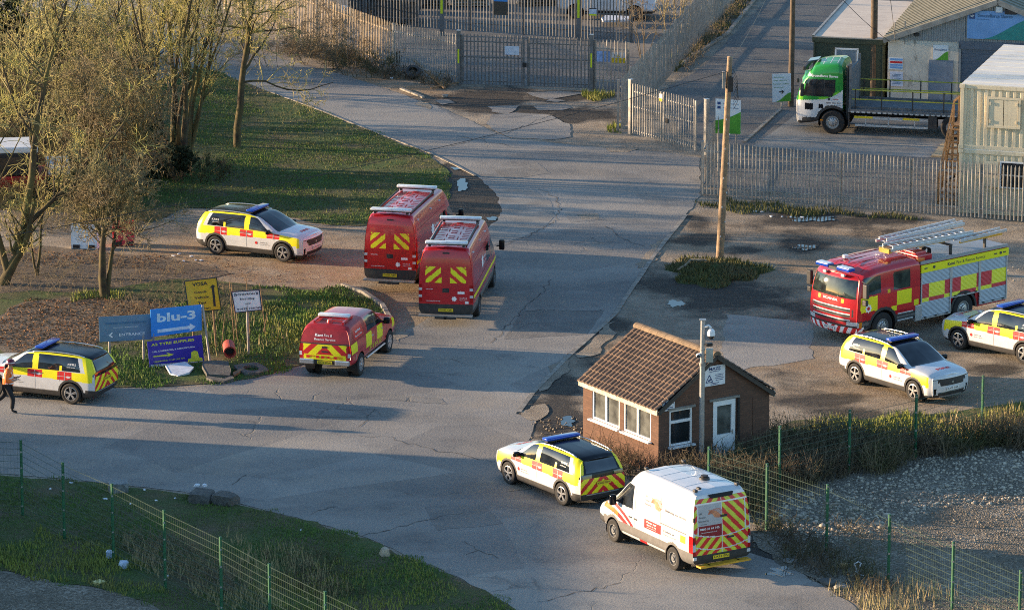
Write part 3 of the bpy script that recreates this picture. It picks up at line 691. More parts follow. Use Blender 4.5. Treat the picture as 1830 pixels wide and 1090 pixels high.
    # signs screwed to the gable: each its own thing
    def hut_sign(x0, x1, z0, z1, name, label, draw):
        o = thing(name, label, 'sign', C + Matrix.Rotation(rz, 3, 'Z') @ Vector(((x0 + x1) / 2, -0.03, z0)), rz); w, h = x1 - x0, z1 - z0
        mb = MB(); mb.box((0, 0, h / 2), (w, 0.015, h)); mb.build('panel', M['sign_white'], o, bevel=0.003)
        t = MB(); draw(t, w, h); t.build('lettering', [mat('maze_blue', (0.03, 0.05, 0.16), 0.5)], o)
    def dm(t, w, h):
        Y = -0.009; t.text('MAZE', h * .22, (0, Y, h * .86), bold=.02, width=w * .55); t.box((0, Y, h * .72), (w * .5, .004, h * .03))
        a, b, c = Vector((-w * .42, Y - .003, h * .2)), Vector((-w * .1, Y - .003, h * .2)), Vector((-w * .26, Y - .003, h * .56))
        for p, q in ((a, b), (b, c), (c, a)): t.bar(p, q, .008, .022)
        t.box((-w * .25, Y - .003, h * .3), (.11, .006, .05), ry=-.4)
        for k in range(4): t.box((w * .22, Y, h * (.53 - .09 * k)), (w * (.4 - .05 * (k % 2)), .004, h * .03))
        t.box((0, Y, h * .13), (w * .4, .004, h * .03)); t.box((0, Y, h * .07), (w * .34, .004, h * .03))
    hut_sign(1.70, 2.50, 2.62, 3.26, 'security_sign', 'white security sign with triangle, high on the hut gable behind the camera pole', dm)
    def ds(t, w, h):
        Y = -0.009; t.bar((-w * .4, Y - .003, h * .45), (-w * .12, Y - .003, h * .45), .006, .02); t.bar((-w * .4, Y - .003, h * .45), (-w * .26, Y - .003, h * .85), .006, .02); t.bar((-w * .12, Y - .003, h * .45), (-w * .26, Y - .003, h * .85), .006, .02)
        t.text('WARNING', h * .16, (w * .18, Y, h * .68), width=w * .5, bold=.02); [t.box((0, Y, h * q), (w * .75, .004, h * .06)) for q in (.3, .16)]
    hut_sign(0.12, 0.58, 2.06, 2.40, 'warning_sign', 'small white warning sign above the side window of the hut', ds)
    return root
hut()
# ================================================================ POLES
def cctv_pole():
    g = G(1253, 848); r = thing('cctv_pole', 'grey steel camera pole in front of the hut gable', 'pole', (5.91, 142.30, 0))
    mb = MB(); mb.cyl((0, 0, 0), (0, 0, 3.6), .085, .08, 14); mb.cyl((0, 0, 3.6), (0, 0, 4.98), .07, .068, 14); mb.cyl((0, 0, 0), (0, 0, .04), .2, n=14); mb.box((0, 0, 4.99), (.2, .2, .03)); mb.build('pole', M['steel'], r, smooth='auto')
    mb = MB(); mb.tube([(0.02, -.02, 4.75), (.18, -.06, 4.82), (.26, -.08, 4.74)], .04, 8); mb.build('bracket', M['sign_white'], r, smooth=True)
    mb = MB(); mb.lathe([(.0, .22), (.07, .21), (.115, .14), (.13, .03), (.12, 0.0)], (.26, -.08, 4.50), 'Z', 16); dome = mb.build('dome_camera', M['sign_white'], r, smooth=True)
    mb = MB(); mb.lathe([(.11, .01), (.10, -.05), (.065, -.10), (0, -.12)], (.26, -.08, 4.50), 'Z', 16); mb.build('lens_dome', mat('dark_dome', (.02, .02, .025), .08, spec=.8), dome, smooth=True)
    mb = MB(); mb.lathe([(0, -.1), (.06, -.1), (.07, .02), (.04, .1), (0, .11)], (-.13, -.06, 3.86), 'Y', 12); mb.bar((0, 0, 3.95), (-.12, -.02, 3.9), .03, .03); mb.cyl((-.13, -.17, 3.86), (-.13, -.15, 3.86), .05, m=1); mb.build('bullet_camera', [M['sign_white'], M['ink']], r, smooth='auto')
    mb = MB(); mb.box((.22, .02, 3.85), (.22, .2, .42)); mb.build('junction_box', mat('box_grey', (.42, .42, .36), .5, dirt=.3), r, bevel=.015)
    mb = MB(); mb.box((.2, -.02, 4.2), (.2, .12, .1), rz=.4); mb.build('floodlight', M['black_plastic'], r, bevel=.01)
    mb = MB(); mb.cyl((0, 0, 3.52), (0, 0, 3.62), .1, n=14); mb.cyl((0, 0, 4.02), (0, 0, 4.06), .09, n=14); mb.build('clamp', M['galv'], r)
cctv_pole()
def telegraph(base, h, lean, label, boxes=True, ro=.15, m='pole_wood'):
    mat('pole_wood', (0.29, 0.195, 0.115), 0.8, vary=0.3, vscale=4, dirt=0.45, bump=0.3); mat('dark_pole', (0.10, 0.07, 0.045), 0.85, vary=.3, dirt=.3)
    r = thing('telegraph_pole', label, 'pole', base); mb = MB(); n = 8
    for i in range(n):
        a, b = i / n, (i + 1) / n; mb.cyl((lean[0] * a, lean[1] * a, h * a), (lean[0] * b, lean[1] * b, h * b), ro * (1 - .35 * a), ro * (1 - .35 * b), 12, cap=(i == n - 1))
    mb.build('pole', MATS[m], r, smooth=True); t = Vector((lean[0], lean[1], h))
    if boxes:
        mb = MB(); mb.box(t + Vector((.02, -.14, -1.0)), (.2, .16, .55)); mb.build('terminal_box', M['black_plastic'], r, bevel=.02)
        mb = MB(); mb.box(t + Vector((-.22, -.08, -.85)), (.12, .14, .62)); mb.build('junction_box', M['galv'], r, bevel=.015)
        mb = MB()
        for k in range(5):
            a = rnd.uniform(-1.2, 1.2); pts = [t + Vector((.05, -.1, -.5 - .12 * k))]
            for q in range(7): tt = q / 6 * math.pi; pts.append(t + Vector((.12 + .16 * math.sin(tt) * (1 + .3 * k / 5), -.12 + .05 * math.sin(a), -.45 - .1 * k - .16 * q - .04 * k)))
            mb.tube(pts, .008, 4)
        mb.build('loose_cable', M['black_plastic'], r)
        mb = MB()
        for k in range(9): z = 1.0 + k * .55; mb.box((lean[0] * z / h + (.12 if k % 2 else -.02), -ro * .9, z), (.03, .03, .05))
        mb.build('pole_step', M['sign_white'], r)
    return r
pb = G(1286, 468)
telegraph(pb, 7.72, (0.30, 0.02), 'leaning sunlit wooden telegraph pole standing on the grassy mound')
telegraph(G(1413, 190), 10.5, (0.06, 0), 'dark wooden telegraph pole beside the depot road sign', False, .13, 'dark_pole')
telegraph(G(1560, 182), 10.5, (-.03, 0), 'wooden telegraph pole behind the flatbed lorry, in front of green cabin', False, .17, 'dark_pole')
telegraph(G(51, 60), 9.0, (-0.15, 0), 'sunlit wooden telegraph pole among the trees at upper left', False, .12)
def cable(a, b, sag, label, r=.012, group=None):
    mb = MB(); n = 48; P = [a.lerp(b, i / n) - Vector((0, 0, sag * 4 * (i / n) * (1 - i / n))) for i in range(n + 1)]; o = P[0].copy(); mb.tube([p - o for p in P], r, 4); ob = mb.build('overhead_cable', M['black_plastic'], smooth=True); ob.location = o
    return tag(ob, label, 'cable', group)
ptop = pb + Vector((.28, 0, 7.2))
cable(ptop, G(-660, 520, 6.0), .8, 'dark cable slanting from telegraph pole over the road to the left', .010)
cable(ptop + Vector((0, 0, .3)), G(1413, 190) + Vector((0, 0, 7.6)), .5, 'cable between the leaning pole and the pole by the road sign')
cable(G(1413, 190) + Vector((.05, 0, 7.2)), G(1590, 75, 2.8) + Vector((0, 0, 0)), .35, 'pale cable drooping from roadside pole to the green cabin roof')
cable(G(1560, 182) + Vector((0, 0, 9.8)), G(1600, 74, 3.1), .1, 'cable dropping from lorry-side pole to the depot building eave')
# ================================================================ VEHICLE TOOLS
for nm, c, kw in (('v_white', (0.62, 0.635, 0.65), dict(rough=.22, coat=.6, vary=.03, dirt=.14)), ('v_yellow', (0.84, 0.77, 0.012), dict(rough=.4, vary=.03)), ('v_red', (0.50, 0.016, 0.022), dict(rough=.25, coat=.6, vary=.05, dirt=.06)),
                  ('v_red2', (0.60, 0.02, 0.02), dict(rough=.4, vary=.04)), ('v_black', (0.008, 0.009, 0.012), dict(rough=.16, spec=.25, vary=.1)), ('v_clad', (0.028, 0.028, 0.03), dict(rough=.6, vary=.2, dirt=.35)),
                  ('v_glass', (0.016, 0.019, 0.022), dict(rough=.03, spec=1.0, vary=.75, vscale=2.4, bump=.02, bscale=3)), ('v_silver', (0.62, 0.63, 0.64), dict(rough=.25, metal=.8, vary=.05)), ('v_tyre', (0.016, 0.016, 0.017), dict(rough=.85, vary=.2, dirt=.2)),
                  ('v_blue', (0.008, 0.06, 0.42), dict(rough=.12, coat=.5, vary=.1)), ('v_lamp', (0.55, 0.57, 0.58), dict(rough=.1, vary=.1)), ('v_tail', (0.35, 0.01, 0.01), dict(rough=.12, vary=.1)), ('v_amber', (0.65, 0.22, 0.01), dict(rough=.2)),
                  ('v_plate_y', (0.70, 0.52, 0.02), dict(rough=.4, vary=.03)), ('v_plate_w', (0.75, 0.76, 0.74), dict(rough=.4, vary=.03)), ('v_grey', (0.13, 0.125, 0.12), dict(rough=.6, vary=.12, dirt=.3)), ('v_chev_y', (0.58, 0.62, 0.05), dict(rough=.4)),
                  ('v_shutter', (0.34, 0.36, 0.38), dict(rough=.4, metal=.4, vary=.05)), ('v_maroon', (0.32, 0.015, 0.02), dict(rough=.4)), ('v_green', (0.02, 0.25, 0.035), dict(rough=.25, coat=.5, vary=.05)), ('v_lime', (0.16, 0.50, 0.03), dict(rough=.25, coat=.5, vary=.03)),
                  ('v_orange', (0.70, 0.16, 0.02), dict(rough=.4)), ('v_deck', (0.12, 0.13, 0.14), dict(rough=.7, vary=.2, dirt=.3)), ('v_text', (0.06, 0.06, 0.07), dict(rough=.5)), ('v_alu', (0.58, 0.60, 0.62), dict(rough=.35, metal=.6, vary=.1)),
                  ('v_steps', (0.62, 0.33, 0.02), dict(rough=.6, vary=.2)), ('v_logo', (0.55, 0.14, 0.06), dict(rough=.5)), ('v_dark', (0.01, 0.01, 0.011), dict(rough=.8))):
    mat(nm, c, **kw)
def pchip(P, counts):
    """monotone cubic through the rows of P (n, ...), counts[k] samples per interval"""
    P = np.asarray(P, float); n = len(P); sh = P.shape[1:]; Q = P.reshape(n, -1)
    if Q.shape[1] > 3: dd = np.linalg.norm(np.diff(P, axis=0), axis=-1).max(axis=1)
    else: dd = np.linalg.norm(np.diff(Q, axis=0), axis=-1)
    h = np.maximum(dd, 1e-4)[:, None]; d = np.diff(Q, axis=0) / h; m = np.zeros_like(Q); m[0], m[-1] = d[0], d[-1]
    for i in range(1, n - 1):
        a, b = d[i - 1], d[i]; w1 = 2 * h[i] + h[i - 1]; w2 = h[i] + 2 * h[i - 1]; ok = a * b > 0
        m[i] = np.where(ok, (w1 + w2) / (w1 / np.where(ok, a, 1) + w2 / np.where(ok, b, 1)), 0)
    out, par = [], []
    for k in range(n - 1):
        for j in range(counts[k] + (k == n - 2)):
            t = j / counts[k]; t2, t3 = t * t, t * t * t
            out.append((2 * t3 - 3 * t2 + 1) * Q[k] + (t3 - 2 * t2 + t) * h[k] * m[k] + (-2 * t3 + 3 * t2) * Q[k + 1] + (t3 - t2) * h[k] * m[k + 1]); par.append(k + t)
    return np.array(out).reshape((-1,) + sh), np.array(par)
class Loft:
    """body skin from a net of half sections (rear to front, each bottom-centre to top-centre), mirrored and capped"""
    def __init__(s, net, step=0.035, bf=0.1, br=0.03, arches=(), bpow=2.5, zp=None):
        net = np.array(net, float); K = net.shape[1]
        cv = [max(1, int(np.linalg.norm(np.diff(net, axis=0 if False else 1)[:, k], axis=1).max() / step)) for k in range(K - 1)]
        rows = [pchip(r_, cv) for r_ in net]; S = np.array([r_[0] for r_ in rows]); s.pv = rows[0][1]
        cu = [max(1, int(np.linalg.norm(S[i + 1] - S[i], axis=1).max() / step)) for i in range(len(S) - 1)]
        A, pu = pchip(S, cu); nu, nv = A.shape[:2]
        Bm = A * np.array([1, -1, 1]); V = list(A.reshape(-1, 3)) + list(Bm.reshape(-1, 3)); off = nu * nv
        F, Rg, U, Vv = [], [], [], []
        for i in range(nu - 1):
            for j in range(nv - 1):
                a = i * nv + j
                F.append((a, a + nv, a + nv + 1, a + 1)); F.append((off + a, off + a + 1, off + a + nv + 1, off + a + nv))
                Rg += [0, 0]; U += [(pu[i] + pu[i + 1]) / 2] * 2; Vv += [(s.pv[j] + s.pv[j + 1]) / 2] * 2
        for reg, i, sg, b in ((1, nu - 1, 1, bf), (2, 0, -1, br)):
            L = A[i]; ny = max(6, int(2 * L[:, 1].max() / step)); base = len(V)
            for j in range(nv):
                for q in range(ny + 1):
                    t = q / ny; f = 1 - 2 * t; zz = (L[j, 2] - L[:, 2].min()) / (np.ptp(L[:, 2]) + 1e-9)
                    k = 1.0 if zp is None or reg == 2 else zp(zz)
                    V.append((L[j, 0] + sg * b * k * (1 - abs(f) ** bpow), L[j, 1] * f, L[j, 2]))
            for j in range(nv - 1):
                for q in range(ny):
                    a = base + j * (ny + 1) + q; fc = (a, a + 1, a + ny + 2, a + ny + 1); F.append(fc if reg == 2 else fc[::-1])
                    Rg.append(reg); U.append(pu[i]); Vv.append((s.pv[j] + s.pv[j + 1]) / 2)
        V = np.array(V)
        for xw, zw, Rw, ym in arches:                       # round the wheel openings
            d = np.hypot(V[:, 0] - xw, V[:, 2] - zw); k = (np.abs(d - Rw) < step * .62) & (np.abs(V[:, 1]) > ym)
            V[k, 0] = xw + (V[k, 0] - xw) * Rw / d[k]; V[k, 2] = zw + (V[k, 2] - zw) * Rw / d[k]
        _, idx, inv = np.unique(np.round(V, 4), axis=0, return_index=True, return_inverse=True); V = V[idx]; inv = inv.ravel()
        s.F, s.reg, s.v, s.u = [], [], [], []
        for f, r_, u, v in zip(F, Rg, U, Vv):
            g = []
            for q in (inv[k] for k in f):
                if q not in g: g.append(int(q))
            if len(g) < 3: continue
            c = V[g].mean(axis=0)
            if any(math.hypot(c[0] - xw, c[2] - zw) < Rw and abs(c[1]) > ym for xw, zw, Rw, ym in arches): continue
            s.F.append(g); s.reg.append(r_); s.v.append(v); s.u.append(u)
        s.V = V; N = np.zeros_like(V)
        for g in s.F:
            n = np.cross(V[g[1]] - V[g[0]], V[g[2]] - V[g[0]]) if len(g) == 3 else np.cross(V[g[2]] - V[g[0]], V[g[3]] - V[g[1]])
            for q in g: N[q] += n
        s.N = N / (np.linalg.norm(N, axis=1)[:, None] + 1e-12); s.bvh = BVHTree.FromPolygons([tuple(p) for p in V], s.F); s.arches = arches
    def build(s, paint, root):
        """paint(c, region, v, u) -> (part, material); one mesh per part"""
        parts = {}
        for g, r_, v, u in zip(s.F, s.reg, s.v, s.u):
            c = s.V[g].mean(axis=0); p, m = paint(c, r_, v, u); parts.setdefault(p, []).append((g, m))
        obs = {}
        for p, L in parts.items():
            ids = sorted({q for g, _ in L for q in g}); mp = {q: i for i, q in enumerate(ids)}; ms = sorted({m for _, m in L})
            me = bpy.data.meshes.new(p.split('#')[0]); me.from_pydata([tuple(s.V[q]) for q in ids], [], [[mp[q] for q in g] for g, _ in L])
            for m in ms: me.materials.append(MATS[m])
            me.polygons.foreach_set('material_index', np.array([ms.index(m) for _, m in L], dtype=np.int32)); me.polygons.foreach_set('use_smooth', np.ones(len(L), bool)); me.update()
            me.normals_split_custom_set_from_vertices([tuple(s.N[q]) for q in ids])
            o = bpy.data.objects.new(p.split('#')[0], me); COL.objects.link(o); o.parent = root; obs[p] = o
        mb = MB()                                             # dark wheel wells behind the openings
        for xw, zw, Rw, ym in s.arches:
            for sg in (-1, 1):
                y1 = sg * (np.abs(s.V[:, 1]).max() - 0.03); y0 = sg * (ym + .02); n = 14
                for i in range(n):
                    a0, a1 = -0.35 + (math.pi + .7) * i / n, -0.35 + (math.pi + .7) * (i + 1) / n
                    mb.add([(xw + Rw * 1.01 * math.cos(a), y, zw + Rw * 1.01 * math.sin(a)) for a, y in ((a0, y0), (a0, y1), (a1, y1), (a1, y0))], [(0, 1, 2, 3)])
                mb.add([(xw + Rw * 1.01 * math.cos(t), y0, zw + Rw * 1.01 * math.sin(t)) for t in np.linspace(0, 2 * math.pi, 18)[:-1]], [tuple(range(17))])
        if s.arches: mb.build('wheel_arch_liner', MATS['v_dark'], root)
        return obs
def wheel(root, x, y, R_, w, style='alloy', steer=0.0, rimf=.66):
    """y is the outer face (signed). the rim mesh is the wheel, the tyre its child"""
    sg = 1 if y > 0 else -1; mb = MB(); rr = R_ * rimf
    e = Vector((0, 0, 0))
    if style == 'alloy':
        mb.lathe([(0, -.06), (rr * .98, -.06)], n=28, m=1, axis='Y'); mb.lathe([(rr, .0), (rr * .93, .004), (rr * .90, -.05)], n=28, m=0)
        for k in range(5):
            a = 2 * math.pi * k / 5 + .3; d = Vector((math.cos(a), 0, math.sin(a))); t = Vector((-math.sin(a), 0, math.cos(a)))
            pts = [d * rr * .10 - t * rr * .10, d * rr * .94 - t * rr * .17, d * rr * .94 - t * rr * .06, d * rr * .40, d * rr * .94 + t * rr * .06, d * rr * .94 + t * rr * .17, d * rr * .10 + t * rr * .10]
            mb.prism([p + Vector((0, -.03, 0)) for p in pts], (0, .035, 0))
        mb.lathe([(rr * .2, -.01), (rr * .17, .012), (0, .014)], n=14)
    elif style == 'chrome':
        mb.lathe([(0, -.03), (rr * .98, -.05)], n=28, m=1); mb.lathe([(rr, .0), (rr * .9, .004), (rr * .86, -.05)], n=28)
        for k in range(6):
            a = 2 * math.pi * k / 6 + .3; d = Vector((math.cos(a), 0, math.sin(a))); t = Vector((-math.sin(a), 0, math.cos(a)))
            mb.prism([p + Vector((0, -.03, 0)) for p in (d * rr * .1 - t * rr * .2, d * rr * .92 - t * rr * .26, d * rr * .92 + t * rr * .26, d * rr * .1 + t * rr * .2)], (0, .035, 0))
        mb.lathe([(rr * .22, .0), (rr * .2, .02), (0, .022)], n=14)
    elif style == 'steel':
        mb.lathe([(rr, 0), (rr * .93, 0), (rr * .86, -.06), (rr * .7, -.05), (rr * .55, -.015), (rr * .34, -.02), (rr * .3, .01), (0, .012)], n=24, m=2)
        for k in range(10): a = 2 * math.pi * k / 10; mb.cyl((rr * .64 * math.cos(a), -.05, rr * .64 * math.sin(a)), (rr * .64 * math.cos(a), -.028, rr * .64 * math.sin(a)), rr * .07, n=8, m=1)
    elif style == 'truck':
        mb.lathe([(rr, 0), (rr * .94, .0), (rr * .9, -.05), (rr * .74, -.055), (rr * .68, -.02), (rr * .5, .0), (rr * .46, .05), (rr * .3, .06), (rr * .28, .09), (0, .095)], n=28)
        for k in range(10): a = 2 * math.pi * k / 10; mb.cyl((rr * .6 * math.cos(a), -.02, rr * .6 * math.sin(a)), (rr * .6 * math.cos(a), .02, rr * .6 * math.sin(a)), rr * .05, n=8, m=1)
    ty = MB(); ty.lathe([(rr * .97, -.02), (rr * 1.03, .0), (R_ * .86, .006), (R_ * .95, -.004), (R_, -.03), (R_, -w + .03), (R_ * .95, -w), (rr, -w), (rr * .97, -.02)], n=36)
    for m_ in (mb, ty):
        if sg < 0: m_.v = [(-p[0], -p[1], p[2]) for p in m_.v]
    wo = mb.build('wheel', [MATS['v_silver' if style != 'truck' else 'steel'], MATS['v_dark'], MATS['galv_dark']], root, smooth='auto'); wo.location = (x, y, R_); wo.rotation_euler = (0, 0, steer)
    ty.build('tyre', MATS['v_tyre'], wo, smooth='auto'); return wo
def plate(root, o, x, u, txt, m='v_plate_y', w=.52, h=.11, bvh=None, name='number_plate'):
    o, x, u = Vector(o), Vector(x).normalized(), Vector(u).normalized(); n = x.cross(u); mb = MB()
    a, b = x * w / 2, u * h / 2; mb.prism([o - a - b, o + a - b, o + a + b, o - a + b], n * .012)
    p = mb.build(name, MATS[m], root); t = MB(); t.text(txt, h * .72, o + n * .013, x, u, width=w * .88, bold=.015, proud=.002); t.build('lettering', MATS['ink'], p); return p
def emblem(mb, o, x, u, r, m=0, bvh=None, rays=8, proud=.007):
    """the service's star-shaped badge"""
    o, x, u = Vector(o), Vector(x).normalized(), Vector(u).normalized(); n = x.cross(u); P = []
    for k in range(rays * 2):
        a = math.pi * k / rays; q = o + (x * math.cos(a) + u * math.sin(a)) * (r if k % 2 == 0 else r * .68)
        if bvh is not None:
            h = bvh.ray_cast(q + n * .6, -n, 1.2); q = h[0] if h[0] is not None else q
        P.append(q + n * proud)
    c = sum(P, Vector()) / len(P); return mb.add([c] + P, [(0, i + 1, (i + 1) % len(P) + 1) for i in range(len(P))], m)
def mirror_arm(root, x, y, z, size=(.12, .2, .17), name='mirror', arm=True, m='v_black'):
    for sg in (-1, 1):
        mb = MB(); mb.box((x, sg * y, z), size); 
        o = mb.build(name, MATS[m], root, bevel=min(size) * .35, smooth=True)
        if arm: a = MB(); a.bar((x + .02, sg * (y - size[1] / 2 - .09), z - .05), (x, sg * y, z - .03), .06, .05); a.build('mirror_arm', MATS['v_clad'], o)
# ================================================================ FIRE CARS (seven-seat estate, five of them)
CAR_NET = [
    [(-2.20, 0, .28), (-2.20, .70, .28), (-2.27, .82, .45), (-2.29, .84, .72), (-2.25, .80, 1.06), (-2.06, .60, 1.47), (-2.07, .35, 1.51), (-2.08, 0, 1.52)],
    [(-2.0, 0, .23), (-2.0, .78, .24), (-2.03, .89, .44), (-2.04, .905, .75), (-2.01, .885, 1.08), (-1.90, .655, 1.53), (-1.90, .38, 1.575), (-1.90, 0, 1.585)],
    [(-1.42, 0, .21), (-1.42, .84, .22), (-1.42, .905, .42), (-1.42, .92, .75), (-1.42, .895, 1.08), (-1.42, .68, 1.575), (-1.42, .4, 1.625), (-1.42, 0, 1.635)],
    [(-.4, 0, .21), (-.4, .84, .22), (-.4, .90, .42), (-.4, .918, .75), (-.4, .895, 1.07), (-.4, .70, 1.595), (-.4, .4, 1.645), (-.4, 0, 1.655)],
    [(.25, 0, .21), (.25, .84, .22), (.25, .90, .42), (.25, .918, .75), (.25, .895, 1.06), (.22, .69, 1.555), (.20, .4, 1.61), (.18, 0, 1.625)],
    [(.78, 0, .21), (.78, .84, .22), (.78, .90, .42), (.78, .918, .74), (.78, .895, 1.045), (.78, .755, 1.30), (.80, .42, 1.345), (.82, 0, 1.36)],
    [(1.18, 0, .21), (1.18, .84, .22), (1.18, .90, .42), (1.18, .918, .74), (1.18, .885, 1.03), (1.18, .81, 1.085), (1.24, .44, 1.135), (1.28, 0, 1.145)],
    [(1.5, 0, .21), (1.5, .83, .22), (1.5, .90, .42), (1.5, .92, .73), (1.5, .885, .995), (1.5, .80, 1.06), (1.5, .44, 1.105), (1.5, 0, 1.115)],
    [(2.0, 0, .21), (2.0, .78, .22), (2.0, .88, .40), (2.0, .90, .70), (2.0, .86, .945), (2.0, .76, 1.0), (2.0, .4, 1.045), (2.0, 0, 1.055)],
    [(2.14, 0, .22), (2.14, .68, .22), (2.2, .78, .38), (2.22, .81, .64), (2.21, .79, .87), (2.17, .66, .945), (2.17, .36, .985), (2.17, 0, .995)]]
CAR_AR = [(1.42, .355, .405, .55), (-1.42, .355, .405, .55)]
RED_CH = [(-1.47, -.925), (-.38, .165), (.743, 1.30)]
def paint_car(c, reg, v, u):
    x, y, z = c; ay = abs(y); sd = 'l' if y > 0 else 'r'
    def chev(): return 'v_yellow' if ((z + .95 * ay) % .36) < .19 else 'v_red2'
    if reg == 2:
        if z > 1.455: return 'tailgate', 'v_black'
        if z > 1.10: 
            if ay > .70 - (z - 1.10) * .32: return 'body', 'v_yellow'
            return ('rear_window', 'v_glass') if ay < .60 - (z - 1.10) * .15 and z > 1.13 else ('tailgate', 'v_black')
        if z > .97: return ('tail_light#' + sd, 'v_glass') if ay > .40 else ('tailgate', 'v_black')
        if z > .50: return 'tailgate', chev()
        return 'rear_bumper', 'v_silver' if .44 < z < .475 and ay < .6 else 'v_clad'
    if reg == 1:
        if z < .33: return 'front_bumper', 'v_clad' if z > .28 or ay > .5 else 'v_silver'
        if ay > .60 and z < .60: return 'front_bumper', 'v_black' if .66 < ay < .735 + (z - .33) * .1 and z < .55 else 'v_white'
        if z < .42 and ay < .58: return 'front_bumper', 'v_clad'
        if .62 < z < .86 and ay < .50 + (z - .62) * .4: return 'grille', 'v_clad'
        if z > .72 and ay > .56 and z < .86: return 'headlight#' + sd, 'v_lamp' if z < .83 and ay > .60 else 'v_black'
        if z >= .90: return 'bonnet', 'v_white'
        return 'front_bumper', 'v_white'
    for xw, zw, Rw, ym in CAR_AR:
        d = math.hypot(x - xw, z - zw)
        if d < Rw + .075 and v < 3.9 and v > 1.0: return 'wheel_arch#%d%s' % (xw > 0, sd), 'v_clad'
    if v < 1.0: return 'underbody', 'v_dark'
    if z < .43 and v < 3: 
        if x > 1.9: return 'front_bumper', 'v_white' if z > .30 else 'v_clad'
        if x < -1.85: return 'rear_bumper', 'v_clad'
        return 'sill#' + sd, 'v_silver' if .405 < z and -1.0 < x < 1.0 else 'v_clad'
    if x < -1.95 and z < .52 and v < 3.5: return 'rear_bumper', 'v_clad'
    if x > 1.98 and v < 4: 
        return ('headlight#' + sd, 'v_lamp') if z > .75 and v < 4.0 and x > 2.08 else ('front_bumper', 'v_yellow' if z > .58 and x < 2.1 else 'v_white')
    door = 'front_door#' + sd if -.11 < x < 1.06 else 'rear_door#' + sd if -1.02 < x <= -.11 else 'body'
    if v < 4.0:
        lo = .82 + .02 * x if x < 1.3 else .64
        if z > lo and -2.2 < x:
            for a, b in RED_CH:
                if a < x < b:
                    return door, 'v_red2'
            return door, 'v_yellow'
        if -2.24 < x <= -2.05 and z > .97: return 'tail_light#' + sd, 'v_glass'
        return door, 'v_white'
    if v < 5.0:
        if x < 1.15:
            xf = 1.02 - (v - 4.08) / .78 * .74
            if 4.06 < v < 4.90:
                if .0 < x < xf: return 'side_window#f' + sd, 'v_glass'
                if -1.0 < x < -.21: return 'side_window#r' + sd, 'v_glass'
                if -1.80 + (v - 4) * .22 < x <= -1.0: 
                    if x > -1.09 and v < 4.33: return door, 'v_yellow'
                    return 'side_window#q' + sd, 'v_glass'
            if x >= xf - .02 and x > .1: return 'body', 'v_white'
            if -1.95 + (v - 4) * .22 < x < -1.0 and v < 4.9: return 'body', 'v_white'
            return ('body' if x < -.25 or v > 4.84 else door), 'v_yellow'
        return 'body', 'v_white'
    if u > 6.05: return 'bonnet', 'v_white'
    if x < .20:
        if v < 5.16: return 'body', 'v_yellow' if x < .05 else 'v_white'
        return 'roof', 'v_black'
    if v > 5.16: return 'windscreen', 'v_glass'
    return 'body', 'v_white'
CAR_LOFT = Loft(CAR_NET, .022, .12, .035, CAR_AR, 2.2)
